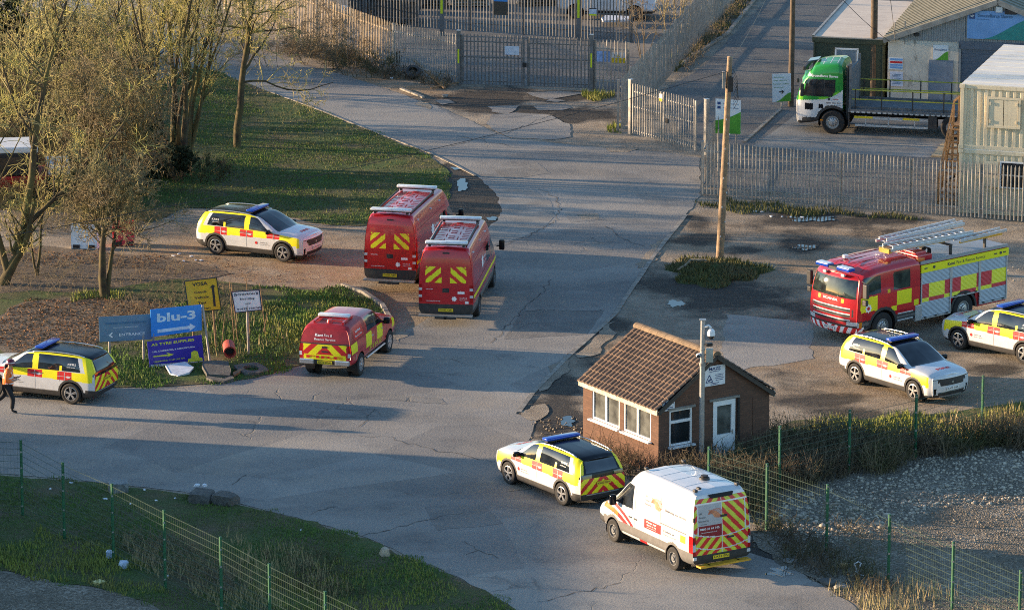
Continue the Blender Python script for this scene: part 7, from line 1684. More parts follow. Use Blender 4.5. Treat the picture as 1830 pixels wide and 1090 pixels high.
def person():
    f = G(28, 737.5); r = thing('person', 'walking person in orange high-visibility jacket and maroon helmet at left edge', 'person', (f.x - .22, f.y, .004), R(-3))
    skin = mat('skin', (.46, .27, .19), .6); blk = mat('trousers', (.014, .014, .017), .85); org = mat('hivis', (.86, .17, .02), .6, vary=.06); refl = mat('hivis_band', (.80, .74, .70), .4); boot = mat('boots', (.012, .011, .011), .6); hel = mat('helmet', (.16, .012, .03), .3)
    V = [(0, 0, .95), (0, 0, 1.16), (.02, 0, 1.38), (.05, 0, 1.50), (.075, 0, 1.57), (.09, 0, 1.66), (.09, 0, 1.74),
         (.0, -.10, .90), (.16, -.10, .50), (.12, -.10, .10), (.30, -.11, .045), (-.02, .10, .90), (-.20, .10, .52), (-.56, .10, .26), (-.50, .10, .09),
         (.03, -.19, 1.40), (-.02, -.25, 1.14), (.20, -.17, 1.13), (.28, -.14, 1.16), (.03, .19, 1.40), (.0, .24, 1.14), (.22, .13, 1.15), (.29, .10, 1.18)]
    E = [(0, 1), (1, 2), (2, 3), (3, 4), (4, 5), (5, 6), (0, 7), (7, 8), (8, 9), (9, 10), (0, 11), (11, 12), (12, 13), (13, 14), (2, 15), (15, 16), (16, 17), (17, 18), (2, 19), (19, 20), (20, 21), (21, 22)]
    Rr = [.15, .14, .15, .06, .06, .095, .07, .10, .065, .045, .045, .10, .065, .045, .045, .07, .05, .036, .03, .07, .05, .036, .03]
    for sgy, wi in ((-1, 18), (1, 22)):       # five fingers, rooted in the palm
        w = Vector(V[wi])
        for k in range(4):
            a = len(V); o = Vector((.03, (k - 1.5) * .02, .0)); V += [tuple(w + o + Vector((.02, 0, .0))), tuple(w + o + Vector((.055, 0, .015))), tuple(w + o + Vector((.075 - .004 * abs(k - 1), -.0, .035)))]; E += [(wi, a), (a, a + 1), (a + 1, a + 2)]; Rr += [.010, .009, .008]
        a = len(V); V += [tuple(w + Vector((.0, -sgy * .03, .02))), tuple(w + Vector((.035, -sgy * .035, .05)))]; E += [(wi, a), (a, a + 1)]; Rr += [.011, .009]
    body = skin_mesh(V, E, Rr, 'body', [skin, blk, boot], r, 1, lambda c: 2 if c.z < .13 or (c.x < -.48 and c.z < .2) else (1 if c.z < 1.0 and c.x < .2 else 0))
    J = [(0, 0, .86), (0, 0, 1.04), (.0, 0, 1.22), (.02, 0, 1.40), (.045, 0, 1.50), (.03, -.20, 1.41), (-.03, -.27, 1.14), (.15, -.20, 1.12), (.03, .20, 1.41), (-.01, .26, 1.14), (.16, .17, 1.14)]
    def jm(c):
        if c.x > -.1 and abs(c.y) < .2 and (.99 < c.z < 1.05 or 1.17 < c.z < 1.23 and c.x > -.3): return 1
        if 1.2 < c.z < 1.46 and .09 < abs(c.y) < .14: return 1
        return 1 if abs(c.y) > .2 and .99 < c.z < 1.0 else 0
    skin_mesh(J, [(0, 1), (1, 2), (2, 3), (3, 4), (3, 5), (5, 6), (6, 7), (3, 8), (8, 9), (9, 10)], [(.20, .18), (.20, .185), (.20, .19), (.19, .18), .085, .10, .085, .07, .10, .085, .07], 'jacket', [org, refl], r, 2, jm)
    T = [(0, 0, .93), (0, -.10, .88), (.16, -.10, .50), (.12, -.10, .14), (-.02, .10, .88), (-.20, .10, .52), (-.54, .10, .28)]
    skin_mesh(T, [(0, 1), (1, 2), (2, 3), (0, 4), (4, 5), (5, 6)], [.165, .118, .088, .075, .118, .088, .075], 'trousers', [blk], r, 2)
    mb = MB(); mb.lathe([(.155, .0), (.15, .05), (.125, .11), (.07, .15), (0, .16)], (.09, 0, 1.665), 'Z', 20); mb.lathe([(.165, -.01), (.175, -.005), (.155, .012)], (.10, 0, 1.665), 'Z', 20); h = mb.build('helmet', hel, r, smooth=True); mb = MB(); [mb.box((.09 + .02 * k, 0, 1.79 + .03 * (1 - abs(k) / 3)), (.03, .035, .02)) for k in range(-3, 4)]; mb.lathe([(.159, .03), (.157, .055)], (.09, 0, 1.665), 'Z', 20); mb.build('helmet_band', refl, h)
    mb = MB(); mb.cyl((.165, 0, 1.63), (.205, 0, 1.615), .018, .012, 6); mb.box((.15, .0, 1.575), (.03, .05, .012)); [mb.box((.155, sy * .035, 1.655), (.02, .022, .012)) for sy in (-1, 1)]; [mb.box((.08, sy * .098, 1.63), (.04, .02, .06)) for sy in (-1, 1)]; mb.build('face_features', skin, r)
    mb = MB(); mb.box((.37, -.02, 1.23), (.14, .08, .012), ry=-.5); ph = mb.build('phone', M['ink']); ph.location = r.matrix_basis @ Vector((0, 0, 0)); ph.rotation_euler = (0, 0, R(-3)); tag(ph, 'dark phone held by the walking person', 'phone')
person()
# ================================================================ LITTER AND LOOSE THINGS
def chunk(px, py, size, name, label, cat, m, seed, group=None, z=0.0, squash=1.0):
    bm = bmesh.new(); bmesh.ops.create_icosphere(bm, subdivisions=2, radius=1.0)
    for v in bm.verts:
        k = (1.3 if 'block' in name else 1.0) + .55 * mnoise.noise(v.co * 1.3 + Vector((seed, 0, 0))); v.co = Vector((max(-.8, min(.8, v.co.x * k)) * size[0], max(-.8, min(.8, v.co.y * k)) * size[1], max(-.7, min(.7, v.co.z * k)) * size[2]))
    me = bpy.data.meshes.new(name); bm.to_mesh(me); bm.free(); me.materials.append(m); o = bpy.data.objects.new(name, me); COL.objects.link(o); g = G(px, py); o.location = (g.x, g.y, z + size[2] * .55); o.rotation_euler = (0, 0, seed * 1.3); return tag(o, label, cat, group)
cb = mat('block_grey', (.10, .098, .09), .95, vary=.3, dirt=.5, bump=.5); white_p = mat('plastic_white', (.66, .70, .76), .45, vary=.12); bluebag = mat('plastic_blue', (.42, .52, .68), .35, vary=.3)
chunk(362, 895, (.46, .42, .25), 'concrete_block', 'left of two concrete blocks on the verge edge, topped by white rubbish', 'block', cb, 1); chunk(403, 899, (.44, .4, .25), 'concrete_block', 'right concrete block on the verge edge beside the road', 'block', cb, 2)
chunk(352, 884, (.10, .08, .06), 'litter_bag', 'small white rubbish on top of the left concrete block', 'rubbish', white_p, 3, z=.28); chunk(366, 884, (.10, .07, .06), 'litter_bag', 'second white rubbish lump on the left concrete block, nearer the middle', 'rubbish', white_p, 4, z=.28)
chunk(211, 877, (.36, .34, .24), 'bagged_block', 'pale plastic covered block on the grass by the third mesh fence post', 'block', mat('dusty_plastic', (.15, .16, .16), .5, vary=.35, vscale=12), 5)
chunk(195, 997, (.13, .11, .2), 'plastic_bag', 'pale blue plastic bag leaning at a mesh fence post foot', 'bag', bluebag, 6); chunk(221, 1014, (.19, .15, .17), 'plastic_bag', 'crumpled blue and white plastic bag in the dry weeds', 'bag', bluebag, 7)
chunk(177, 1041, (.22, .16, .06), 'litter_bag', 'yellowish crumpled litter on the dark gravel at bottom left', 'litter', mat('litter_yellow', (.62, .56, .24), .6), 8); chunk(688, 993, (.17, .15, .2), 'stone', 'pale broken stone at the grass edge beside the lower road', 'stone', mat('pale_stone', (.40, .34, .25), .9, vary=.3, bump=.4), 9)
k_ = 0
for px, py, s_, what in ((90, 874, .08, 'beside the first blocks of turf at left'), (188, 892, .13, 'below the plastic covered block'), (233, 901, .06, 'right of the plastic covered block'), (279, 895, .08, 'left of the concrete blocks'), (313, 891, .06, 'just left of the concrete blocks'), (258, 876, .09, 'at the verge edge between block and bag'), (127, 863, .12, 'on the kerbside edge near second fence post'), (538, 948, .07, 'on the far right of the lower verge'), (300, 1030, .05, 'under the mesh fence')):
    s_ *= .7; k_ += 1; chunk(px, py, (s_, s_ * .7, .035), 'litter', 'scrap of white litter on the lower grass verge, ' + what, 'litter', white_p, 10 + k_, 'litter on the lower verge')
def slab(px4, z0, h, name, label, cat, m, tilt=0.0):
    P = [G(x, y) for x, y in px4]; c = sum(P, Vector()) / len(P); mb = MB(); mb.prism([Vector((p.x - c.x, p.y - c.y, tilt * (p.y - c.y))) for p in P], (0, 0, h)); o = mb.build(name, m, bevel=.01); o.location = (c.x, c.y, z0); return tag(o, label, cat)
slab([(361, 665), (363, 660), (385, 659), (408, 660), (413, 672), (410, 677), (370, 676)], .12, .10, 'concrete_slab', 'grey broken concrete slab lying on the verge below the tyre board', 'slab', cb, .12); slab([(368, 679), (372, 677), (398, 681), (415, 676), (418, 681), (400, 686), (380, 684)], .02, .08, 'broken_concrete', 'crumbled concrete pieces under the grey broken slab', 'rubble', cb)
slab([(296, 660), (330, 655), (346, 662), (338, 669), (318, 673), (304, 670)], .05, .05, 'white_sheet', 'torn white board lying in grass below the tyre board', 'board', white_p, .1); slab([(416, 672), (418, 676), (436, 665), (434, 662)], .05, .07, 'timber_offcut', 'short pale timber between the slab and the manhole frame', 'timber', M['timber'])
def frame_ring():
    c = G(449, 663); r = MB(); n = 28; a = MB()
    for i in range(n):
        t0, t1 = 2 * math.pi * i / n, 2 * math.pi * (i + 1) / n
        def sq(t): k = .46 / max(abs(math.cos(t)), abs(math.sin(t))) * .8 + .12; return (k * math.cos(t), k * math.sin(t) * 1.1)
        P = [(*sq(t0), .10), (*sq(t1), .10), (.27 * math.cos(t1), .30 * math.sin(t1), .10), (.27 * math.cos(t0), .30 * math.sin(t0), .10)]; r.add(P + [(x, y, 0) for x, y, z in P], [(0, 1, 2, 3), (0, 4, 5, 1), (2, 6, 7, 3)])
    o = r.build('manhole_frame', cb); o.location = (c.x, c.y, .02); o.rotation_euler = (.06, 0, .5); tag(o, 'grey concrete manhole ring lying on the verge by the road', 'manhole frame')
    c = G(411, 643); m = MB(); m.lathe([(.165, .01), (.17, -.02), (.215, -.02), (.21, .7), (.15, .72), (.165, .01)], axis='Y', n=24); m.lathe([(0, .25), (.166, .25)], axis='Y', n=24, m=1); o = m.build('red_pipe', [mat('red_clay', (.34, .05, .035), .6, vary=.2, dirt=.3), M['ink']], smooth='auto'); o.location = (c.x, c.y, .27); o.rotation_euler = (.1, 0, .12); tag(o, 'short red pipe lying open end towards the camera on the verge', 'pipe')
frame_ring()
def stakes():
    k = 0
    for x0, y0, x1, y1, w in ((419, 612, 410, 503, 'first wooden stake right of the yellow sign'), (396, 618, 402, 560, 'stake close below the yellow sign'), (425, 610, 413, 505, 'crossed stake left of the recruiting sign'), (447, 600, 440, 498, 'stake standing behind the recruiting sign top'), (475, 600, 464, 505, 'stake right of the recruiting sign'), (470, 596, 478, 560, 'short stake right of the recruiting post'), (130, 612, 128, 588, 'short stake near the left car roof'), (152, 610, 153, 590, 'short stake between left car and grey sign')):
        b = G(x0, y0); n = 60; best = min((i * .05 for i in range(1, n)), key=lambda z: abs(ray_plane(x1, y1, b, 0).z - z)); t = ray_plane(x1, y1, b, 0) - b; mb = MB(); mb.cyl((0, 0, 0), t, .022, .016, 6); o = mb.build('stake', M['timber']); o.location = b; tag(o, 'thin weathered ' + w, 'stake', 'thin stakes around the roadside signs'); k += 1
stakes()
def tyre_pile():
    c = G(738, 141); m = MB(); m.lathe([(.20, -.1), (.31, -.12), (.34, -.06), (.34, .06), (.31, .12), (.20, .1)], axis='Z', n=24); o = m.build('old_tyre', mat('old_rubber', (.05, .05, .052), .8, vary=.3, dirt=.5), smooth=True); o.location = (c.x, c.y, .3); o.rotation_euler = (.7, .1, 0); tag(o, 'old tyre dumped below the short palisade fence', 'tyre')
    a, b = G(738, 128), G(795, 160); mb = MB(); d = b - a; mb.bar((0, 0, .55), d + Vector((0, 0, .05)), .12, .05); o = mb.build('plank', M['timber']); o.location = (a.x, a.y, 0); tag(o, 'long weathered plank leaning over rubbish beside the double gate', 'plank')
    a, b = G(770, 160), G(822, 152); mb = MB(); mb.bar((0, 0, .05), b - a + Vector((0, 0, .12)), .09, .05); o = mb.build('plank', M['timber']); o.location = (a.x, a.y, 0); tag(o, 'short plank lying at the foot of the left gate post', 'plank')
    for px, py, s_, l in ((696, 134, .12, 'white lump at the fence foot left of the tyre'), (700, 141, .08, 'small white scrap on the earth edge of the upper road'), (795, 174, .16, 'pale broken concrete lump by the apron edge')): chunk(px, py, (s_, s_, s_ * .6), 'stone', l, 'stone', M['concrete'] if s_ > .1 else white_p, px * .1)
    mb = MB(); P = [G(1212, 488), G(1224, 484), G(1234, 476), G(1262, 479)]; o_ = P[0]; mb.tube([p - o_ + Vector((0, 0, .14 + .05 * i)) for i, p in enumerate(P)], .05, 7); o = mb.build('fallen_branch', mat('bark_pale', (.30, .24, .16), .9, vary=.3)); o.location = o_; tag(o, 'pale fallen branch on the grassy mound below the telegraph pole', 'branch')
    c = G(1528, 1030); mb = MB(); P = [(0, 0, .05), (.05, .05, .2), (-.02, .1, .36), (.1, .12, .42), (.18, .1, .38), (.1, .05, .22), (.06, 0, .1), (.25, -.02, .04)]; mb.tube([Vector(p) for p in P], .02, 5); o = mb.build('plastic_strip', white_p); o.location = c; tag(o, 'twisted white plastic strip caught in the weeds near the white van', 'litter')
    chunk(1508, 1015, (.13, .1, .13), 'stone', 'small tan lump among weeds left of the white plastic strip', 'stone', mat('tan', (.45, .30, .14), .8), 31); chunk(1480, 1043, (.32, .22, .10), 'stone', 'dark broken kerb lump at the edge of the lower right road', 'stone', cb, 33); chunk(1505, 1050, (.30, .18, .08), 'stone', 'pale broken concrete along the edge right of the dark lump', 'stone', M['concrete'], 34); chunk(1412, 1003, (.25, .25, .06), 'stone', 'flat pale rubble at the road edge behind the white van', 'stone', M['concrete'], 35)
    for i in range(9): chunk(1320 + i * 12 + rnd.uniform(-18, 18), 377 + i * 1.1 + rnd.uniform(-3, 5), (.05 + .02 * (i % 3), .05, .03), 'litter', 'white litter scrap in the grass along the container cabin fence', 'litter', white_p, 40 + i, 'litter along the cabin fence')
    for i in range(6): chunk(312 + i * 9 + rnd.uniform(-4, 4), 463 + rnd.uniform(-9, 6), (.09, .06, .03), 'litter', 'pale debris on the dirt track behind the yellow sign', 'debris', white_p, 60 + i, 'debris on the dirt track')
tyre_pile()
def barrier(px, py, L, m, label, rz):
    c = G(px, py); r = thing('plastic_barrier', label, 'barrier', c, rz); mb = MB(); mb.prism([(-L / 2, -.22, 0), (-L / 2, .22, 0), (-L / 2, .10, .45), (-L / 2, .08, .9), (-L / 2, -.08, .9), (-L / 2, -.10, .45)], (L, 0, 0)); mb.build('body', m, r, bevel=.03); mb = MB(); [mb.box((x, -.2, .1), (.25, .12, .12)) for x in (-L * .3, L * .3)]; mb.build('foot', M['ink'], r)
barrier(221, 437, .75, M['v_red2'], 'red plastic barrier half hidden behind the twiggy hawthorn', .2); barrier(152, 443, .95, M['sign_white'], 'white plastic barrier half hidden left of the hawthorn trunk', -.1)
def parked_truck():
    c = G(38, 350); r = thing('parked_truck', 'white and red truck half hidden behind trees at the left edge', 'truck', c, R(8)); mb = MB(); mb.box((-.9, 1.0, 1.25), (3.2, 2.0, .9)); mb.build('body', M['ink'], r, bevel=.05); mb = MB(); mb.box((-.9, 1.0, 1.82), (3.2, 2.0, .24)); mb.build('roof', M['sign_white'], r, bevel=.06)
    mb = MB(); mb.box((.2, 1.0, .55), (2.4, 2.0, .45)); mb.build('bumper', M['v_red2'], r, bevel=.04); mb = MB(); mb.box((-.9, -.02, 1.3), (2.6, .03, .5)); mb.build('window', M['window_glass'], r); mb = MB(); mb.box((1.5, 1.0, .95), (.9, 1.8, .4)); mb.build('bonnet', M['sign_white'], r, bevel=.06)
    for x in (-1.6, 1.2):
        for y in (0.0, 2.0): wheel(r, x, y - .02 if y < 1 else y + .02, .36, .22, 'steel') if y > 1 else wheel(r, x, -.04, .36, .2, 'steel')
parked_truck()
def compound_things():
    c = G(1085, 30); r = thing('white_pickup', 'white vehicle behind both fences at the top of the compound', 'vehicle', c, R(-8)); net = [[(-2.2, 0, .4), (-2.2, .7, .4), (-2.25, .85, .6), (-2.25, .85, .95), (-2.2, .8, 1.05), (-1.9, .6, 1.6), (-1.85, .3, 1.66), (-1.85, 0, 1.67)], [(0, 0, .3), (0, .8, .3), (0, .9, .5), (0, .9, .95), (0, .86, 1.05), (0, .66, 1.65), (0, .35, 1.72), (0, 0, 1.73)], [(.8, 0, .3), (.8, .8, .3), (.8, .9, .5), (.8, .9, .95), (.8, .86, 1.02), (.7, .68, 1.4), (.7, .35, 1.46), (.7, 0, 1.47)], [(1.3, 0, .3), (1.3, .8, .3), (1.3, .9, .5), (1.3, .9, .9), (1.3, .84, 1.0), (1.3, .7, 1.06), (1.3, .4, 1.1), (1.3, 0, 1.1)], [(2.2, 0, .3), (2.2, .66, .3), (2.25, .78, .5), (2.25, .78, .75), (2.2, .7, .88), (2.15, .55, .92), (2.15, .3, .94), (2.15, 0, .94)]]
    Lf = Loft(net, .06, .1, .03, [(1.4, .34, .4, .5), (-1.4, .34, .4, .5)]); Lf.build(lambda q, g, v, u: ('window', 'v_glass') if (4.1 < v < 4.85 and q[0] < .95 and g == 0) or (g == 2 and q[2] > 1.1) or (g == 0 and v > 5.1 and 1.8 < u < 2.95) else ('body', 'v_clad' if q[2] < .42 else 'v_white'), r)
    for x in (1.4, -1.4):
        for y in (-.9, .9): wheel(r, x, y, .34, .2, 'steel')
    slab([(1075, 45), (1082, 40), (1124, 42), (1126, 48), (1078, 50)], .25, .08, 'white_sheet', 'flat white sheet lying inside the compound behind the right gate', 'sheet', white_p)
    c = G(700, 38); r = thing('scrap_skip', 'dark skip of scrap inside the compound at its left side', 'skip', c, R(-18)); mb = MB(); mb.prism([(-1.4, -.8, .1), (1.0, -.8, .1), (1.5, -.8, 1.2), (-1.9, -.8, 1.2)], (0, 1.6, 0)); mb.build('body', mat('skip_dark', (.05, .055, .06), .6, vary=.3, dirt=.4), r); mb = MB(); mb.box((-.2, -.85, 1.18), (3.4, .1, .1)); mb.build('rim', M['galv_dark'], r); mb = MB(); [mb.bar((rnd.uniform(-1.2, 1), rnd.uniform(-.4, .6), 1.2), (rnd.uniform(-1.4, 1.2), rnd.uniform(-.4, .6), 1.6), .1, .08) for _ in range(9)]; mb.build('scrap', M['galv'], r)
    for k, (px, py, w_, h_, m_) in enumerate(((655, 20, 1.6, 1.5, 'galv_dark'), (760, 12, 2.2, 1.2, 'old_rubber'), (840, 10, 1.8, 1.0, 'galv'), (970, 8, 2.4, 1.1, 'skip_dark'))):
        c = G(px, py); r = thing('pallet_stack', ('grey pallet stack at the upper left of the compound', 'dark pallet stack left of the blue board in compound', 'pale pallet stack behind the blue board', 'dark pallet stack between the two tall gate posts')[k], 'pallets', c, R(-15 + 9 * k)); mb = MB(); n = int(h_ / .16)
        for i in range(n): mb.box((rnd.uniform(-.04, .04), 0, .08 + .16 * i), (w_, 1.1, .05)); [mb.box((x * w_ * .42, 0, .02 + .16 * i), (.12, 1.05, .09)) for x in (-1, 0, 1)]
        mb.build('pallet', MATS[m_], r)
compound_things()
# ================================================================ OFF TO THE LEFT: the buildings whose shade lies over the lower road
def warehouse():
    r = thing('warehouse', 'low grey warehouse off the left edge whose shade covers the lower road', 'building', (-27, 0, 0)); mb = MB(); mb.box((-7, 128, 2.2), (14, 43, 4.4)); mb.build('wall', M['clad_grey'], r); mb = MB(); mb.prism([(.3, 106, 4.4), (-14.3, 106, 4.4), (-7, 106, 5.6)], (0, 44, 0)); mb.build('roof', M['sheet_roof'], r)
warehouse()
# ================================================================ TREES, BUSHES, GRASS
rng = np.random.default_rng(11)
def bark(name, c1, c2, moss):
    g = NT(name, .95); n = g.noise(3.0, 6, .65); n2 = g.noise(.7, 4); c = g.ramp(n, (.32, c1), (.68, c2)); c = g.mix(g.rng(n2, .42, .62, 0, .8), c, moss); g.col(c); g.bump(n, .5, .03); return g.m
bark('bark', (.035, .028, .02), (.10, .078, .048), (.15, .13, .045)); bark('twig', (.25, .21, .09), (.46, .385, .18), (.46, .43, .12)); bark('thorn_twig', (.13, .105, .06), (.30, .235, .14), (.25, .225, .09)); bark('dry_twig', (.15, .115, .075), (.27, .21, .14), (.20, .17, .10)); bark('dark_ivy', (.016, .022, .012), (.03, .04, .018), (.02, .03, .01))
bark('dry_grass', (.34, .27, .14), (.48, .38, .21), (.30, .27, .12)); bark('bramble', (.075, .055, .035), (.14, .105, .07), (.07, .085, .03))
def nrm(v): return v / (np.linalg.norm(v, axis=-1, keepdims=True) + 1e-9)
def grow(P0, D0, L, R0, n, wob, up, taper=.25, droop=0.0):
    N = len(P0); P = np.zeros((N, n + 1, 3)); P[:, 0] = P0; D = nrm(D0.copy()); st = (L / n)[:, None]
    for i in range(n):
        D = nrm(D + rng.normal(0, wob, (N, 3)) + np.array([0, 0, 1.0]) * (up - droop * (i / n)) ); P[:, i + 1] = P[:, i] + D * st
    t = np.linspace(0, 1, n + 1)[None]; return P, R0[:, None] * (1 - (1 - taper) * t)
def spawn(P, Rr, k, t0, t1, ang, lf, Lp, rf=.55, jit=.3):
    N, n1 = P.shape[:2]; n = n1 - 1; idx = np.repeat(np.arange(N), k); t = rng.uniform(t0, t1, len(idx)); s = np.minimum((t * n).astype(int), n - 1); f = (t * n - s)[:, None]
    A, B = P[idx, s], P[idx, s + 1]; pos = A + (B - A) * f; tan = nrm(B - A); rv = nrm(np.cross(tan, rng.normal(0, 1, (len(idx), 3)))); a = ang * rng.uniform(1 - jit, 1 + jit, len(idx))[:, None]
    D = nrm(tan * np.cos(a) + rv * np.sin(a)); L = Lp[idx] * lf * rng.uniform(.6, 1.25, len(idx)) * (1.15 - .55 * t); r = (Rr[idx, s] * rf) * rng.uniform(.7, 1.0, len(idx)); return pos, D, L, r
def tubes(chains, k):
    """chains: list of (P, R) -> vertices and quad faces"""
    Vs, Fs, o = [], [], 0
    for P, Rr in chains:
        N, n1 = P.shape[:2]; ax = nrm(P[:, -1] - P[:, 0]); ref = np.where(np.abs(ax[:, 2:3]) < .9, np.array([[0, 0, 1.0]]), np.array([[1.0, 0, 0]])); a = nrm(np.cross(ax, ref)); b = np.cross(ax, a)
        th = np.arange(k) * 2 * np.pi / k; ring = a[:, None] * np.cos(th)[None, :, None] + b[:, None] * np.sin(th)[None, :, None]
        V = P[:, :, None, :] + ring[:, None] * Rr[:, :, None, None]; Vs.append(V.reshape(-1, 3))
        i = (np.arange(N)[:, None, None] * n1 + np.arange(n1 - 1)[None, :, None]) * k + np.arange(k)[None, None]; j = (np.arange(N)[:, None, None] * n1 + np.arange(n1 - 1)[None, :, None]) * k + ((np.arange(k) + 1) % k)[None, None]
        Fs.append(np.stack([i, j, j + k, i + k], -1).reshape(-1, 4) + o); o += V.shape[0] * V.shape[1] * V.shape[2]
    return np.vstack(Vs), np.vstack(Fs)
def tree(name, label, cat, base, stems, levels, group=None, trunk='bark', crown='twig', minr=.006):
    """stems: (dir, length, radius, offset); levels: dicts for each branching"""
    r = thing(name, label, cat, (base.x, base.y, 0), 0, group)
    P0 = np.array([s[3] if len(s) > 3 else (0, 0, -.05) for s in stems], float); D0 = np.array([s[0] for s in stems], float); L = np.array([s[1] for s in stems], float); R0 = np.array([s[2] for s in stems], float)
    P, Rr = grow(P0, D0, L, R0, 10, .06, .03); big, small = [(P, Rr)], []
    for i, lv in enumerate(levels):
        pos, D, L2, rr = spawn(P, Rr, lv['k'], lv.get('t0', .25), lv.get('t1', 1.0), lv.get('ang', .8), lv['lf'], L, lv.get('rf', .5)); rr = np.maximum(rr, minr)
        P, Rr = grow(pos, D, L2, rr, lv.get('n', 5), lv.get('wob', .18), lv.get('up', .05), lv.get('tp', .3), lv.get('droop', 0)); L = L2; Rr = np.maximum(Rr, minr * .75)
        low = P[:, :, 2].min(axis=1) > .05; P, Rr, L = P[low], Rr[low], L[low]
        (big if i < 1 else small).append((P, Rr))
    V, F = tubes(big, 7); add_arrays('trunk', V, F, MATS[trunk], parent=r); V, F = tubes(small, 3); add_arrays('crown', V, F, MATS[crown], parent=r, smooth=False); return r
def fan(n, lean, L, r, spread=.25, seed=0):
    rg = np.random.default_rng(seed); out = []
    for i in range(n):
        a = 2 * math.pi * i / n + rg.uniform(-.4, .4); q = lean * rg.uniform(.4, 1.1); out.append(((math.cos(a) * q, math.sin(a) * q, 1), L * rg.uniform(.75, 1.1), r * rg.uniform(.6, 1.1), (math.cos(a) * spread, math.sin(a) * spread, -.05)))
    return out
tree('tree', 'large bare many-stemmed tree rising from the upper grass verge', 'tree', G(318, 300), fan(13, .25, 8.8, .135, .38, 3), [dict(k=9, lf=.36, ang=.7, t0=.28, up=.08, n=8, wob=.16, rf=.5), dict(k=8, lf=.42, ang=.85, up=.06, wob=.22, n=7), dict(k=6, lf=.55, ang=.8, wob=.24, up=.08, rf=.7, n=6)], minr=.011)
tree('tree', 'bare tree with straight trunk and drooping lit branches over the upper road', 'tree', G(424, 263), [((.0, 0, 1), 8.8, .17)], [dict(k=26, lf=.46, ang=1.1, t0=.18, t1=.95, up=.06, droop=.09, n=8, wob=.16, rf=.5), dict(k=11, lf=.42, ang=.8, up=-.06, droop=.12, wob=.26, n=6, rf=.6), dict(k=6, lf=.5, ang=.9, wob=.26, up=-.10, droop=-.20, n=7, rf=.7), dict(k=2, lf=.5, ang=.9, wob=.3, n=4, rf=.8, up=.05)], minr=.011)
tree('hawthorn', 'dense twiggy hawthorn on a short trunk behind the grey ENTRANCE sign', 'tree', G(187, 532), [((-.03, .05, 1), 4.2, .17), ((.10, .1, 1), 4.0, .10, (.08, .0, 0))], [dict(k=20, lf=.62, ang=.95, t0=.42, up=.05, n=7, wob=.2, rf=.45), dict(k=9, lf=.50, ang=.85, wob=.26, up=.02, n=5), dict(k=5, lf=.62, ang=.9, wob=.28, n=5, rf=.6), dict(k=2, lf=.6, ang=.9, wob=.3, n=3, rf=.7)], trunk='bark', crown='thorn_twig', minr=.011)
tree('hawthorn', 'dense pale-topped thorn thicket left of the large many-stemmed tree', 'tree', G(203, 385), fan(9, .25, 6.4, .085, .45, 8), [dict(k=11, lf=.40, ang=.75, t0=.2, up=.07, n=6, wob=.18), dict(k=8, lf=.5, ang=.8, wob=.26, up=.04, n=5), dict(k=5, lf=.62, ang=.85, wob=.28, n=5, rf=.65), dict(k=2, lf=.6, ang=.9, wob=.3, n=3, rf=.75)], crown='thorn_twig', minr=.012)
tree('tree', 'leaning bare tree with mossy lit branches at the left edge', 'tree', G(4, 508), [((.42, .05, 1), 3.4, .22), ((.25, .1, 1), 9.5, .17, (.55, 0, 1.2)), ((-.3, 0, 1), 8, .14, (.2, 0, .5)), ((.75, .2, .8), 6.0, .10, (.7, 0, 1.9))], [dict(k=12, lf=.42, ang=.8, t0=.25, up=.05, n=7), dict(k=7, lf=.5, ang=.85, wob=.22, n=5, droop=.06), dict(k=4, lf=.6, ang=.8, wob=.22, n=6, rf=.65)], minr=.012)
tree('tree', 'slender bare tree on the earth between leaning tree and hawthorn', 'tree', G(66, 492), [((.15, .05, 1), 5.5, .06), ((-.2, .05, 1), 4.5, .05)], [dict(k=9, lf=.42, ang=.8, t0=.25, up=.05, n=6), dict(k=6, lf=.5, ang=.85, wob=.24, n=5), dict(k=4, lf=.5, ang=.9, wob=.3, n=4, rf=.6)], minr=.011)
k_ = 0
for px, py, h, n, lab in ((75, 300, 6.8, 6, 'bare mossy tree behind the half hidden red and white truck'), (20, 225, 6.5, 6, 'bare tree in the far left corner beyond the truck'), (165, 215, 5.5, 7, 'twiggy bare tree behind the thorn thicket'), (120, 120, 5.0, 6, 'bare tree at the top left beside the thin pole'), (255, 160, 5.5, 6, 'bare tree between thicket and large tree near the top')):
    tree('tree', lab, 'tree', G(px, py), fan(n, .36, h, .10, .4, 20 + k_), [dict(k=9, lf=.40, ang=.75, t0=.2, up=.06, n=6), dict(k=7, lf=.5, ang=.85, wob=.24, n=5), dict(k=3, lf=.65, ang=.8, wob=.22, n=5, rf=.65)], minr=.013); k_ += 1
tree('shrub', 'thin bare shrub growing inside the compound against the sunlit side fence', 'shrub', G(1150, 105), fan(5, .3, 3.6, .03, .15, 40), [dict(k=6, lf=.42, ang=.7, t0=.2, n=5), dict(k=5, lf=.5, ang=.8, wob=.25, n=4), dict(k=3, lf=.5, ang=.8, n=3)], minr=.009, crown='dry_twig', trunk='dry_twig')
tree('shrub', 'orange-brown dry shrub at the top of the sunlit side fence', 'shrub', G(1205, 62), fan(12, .25, 2.8, .02, .5, 41), [dict(k=6, lf=.4, ang=.5, t0=.2, n=4), dict(k=3, lf=.5, ang=.6, wob=.2, n=3)], minr=.009, crown='dry_grass', trunk='dry_grass')
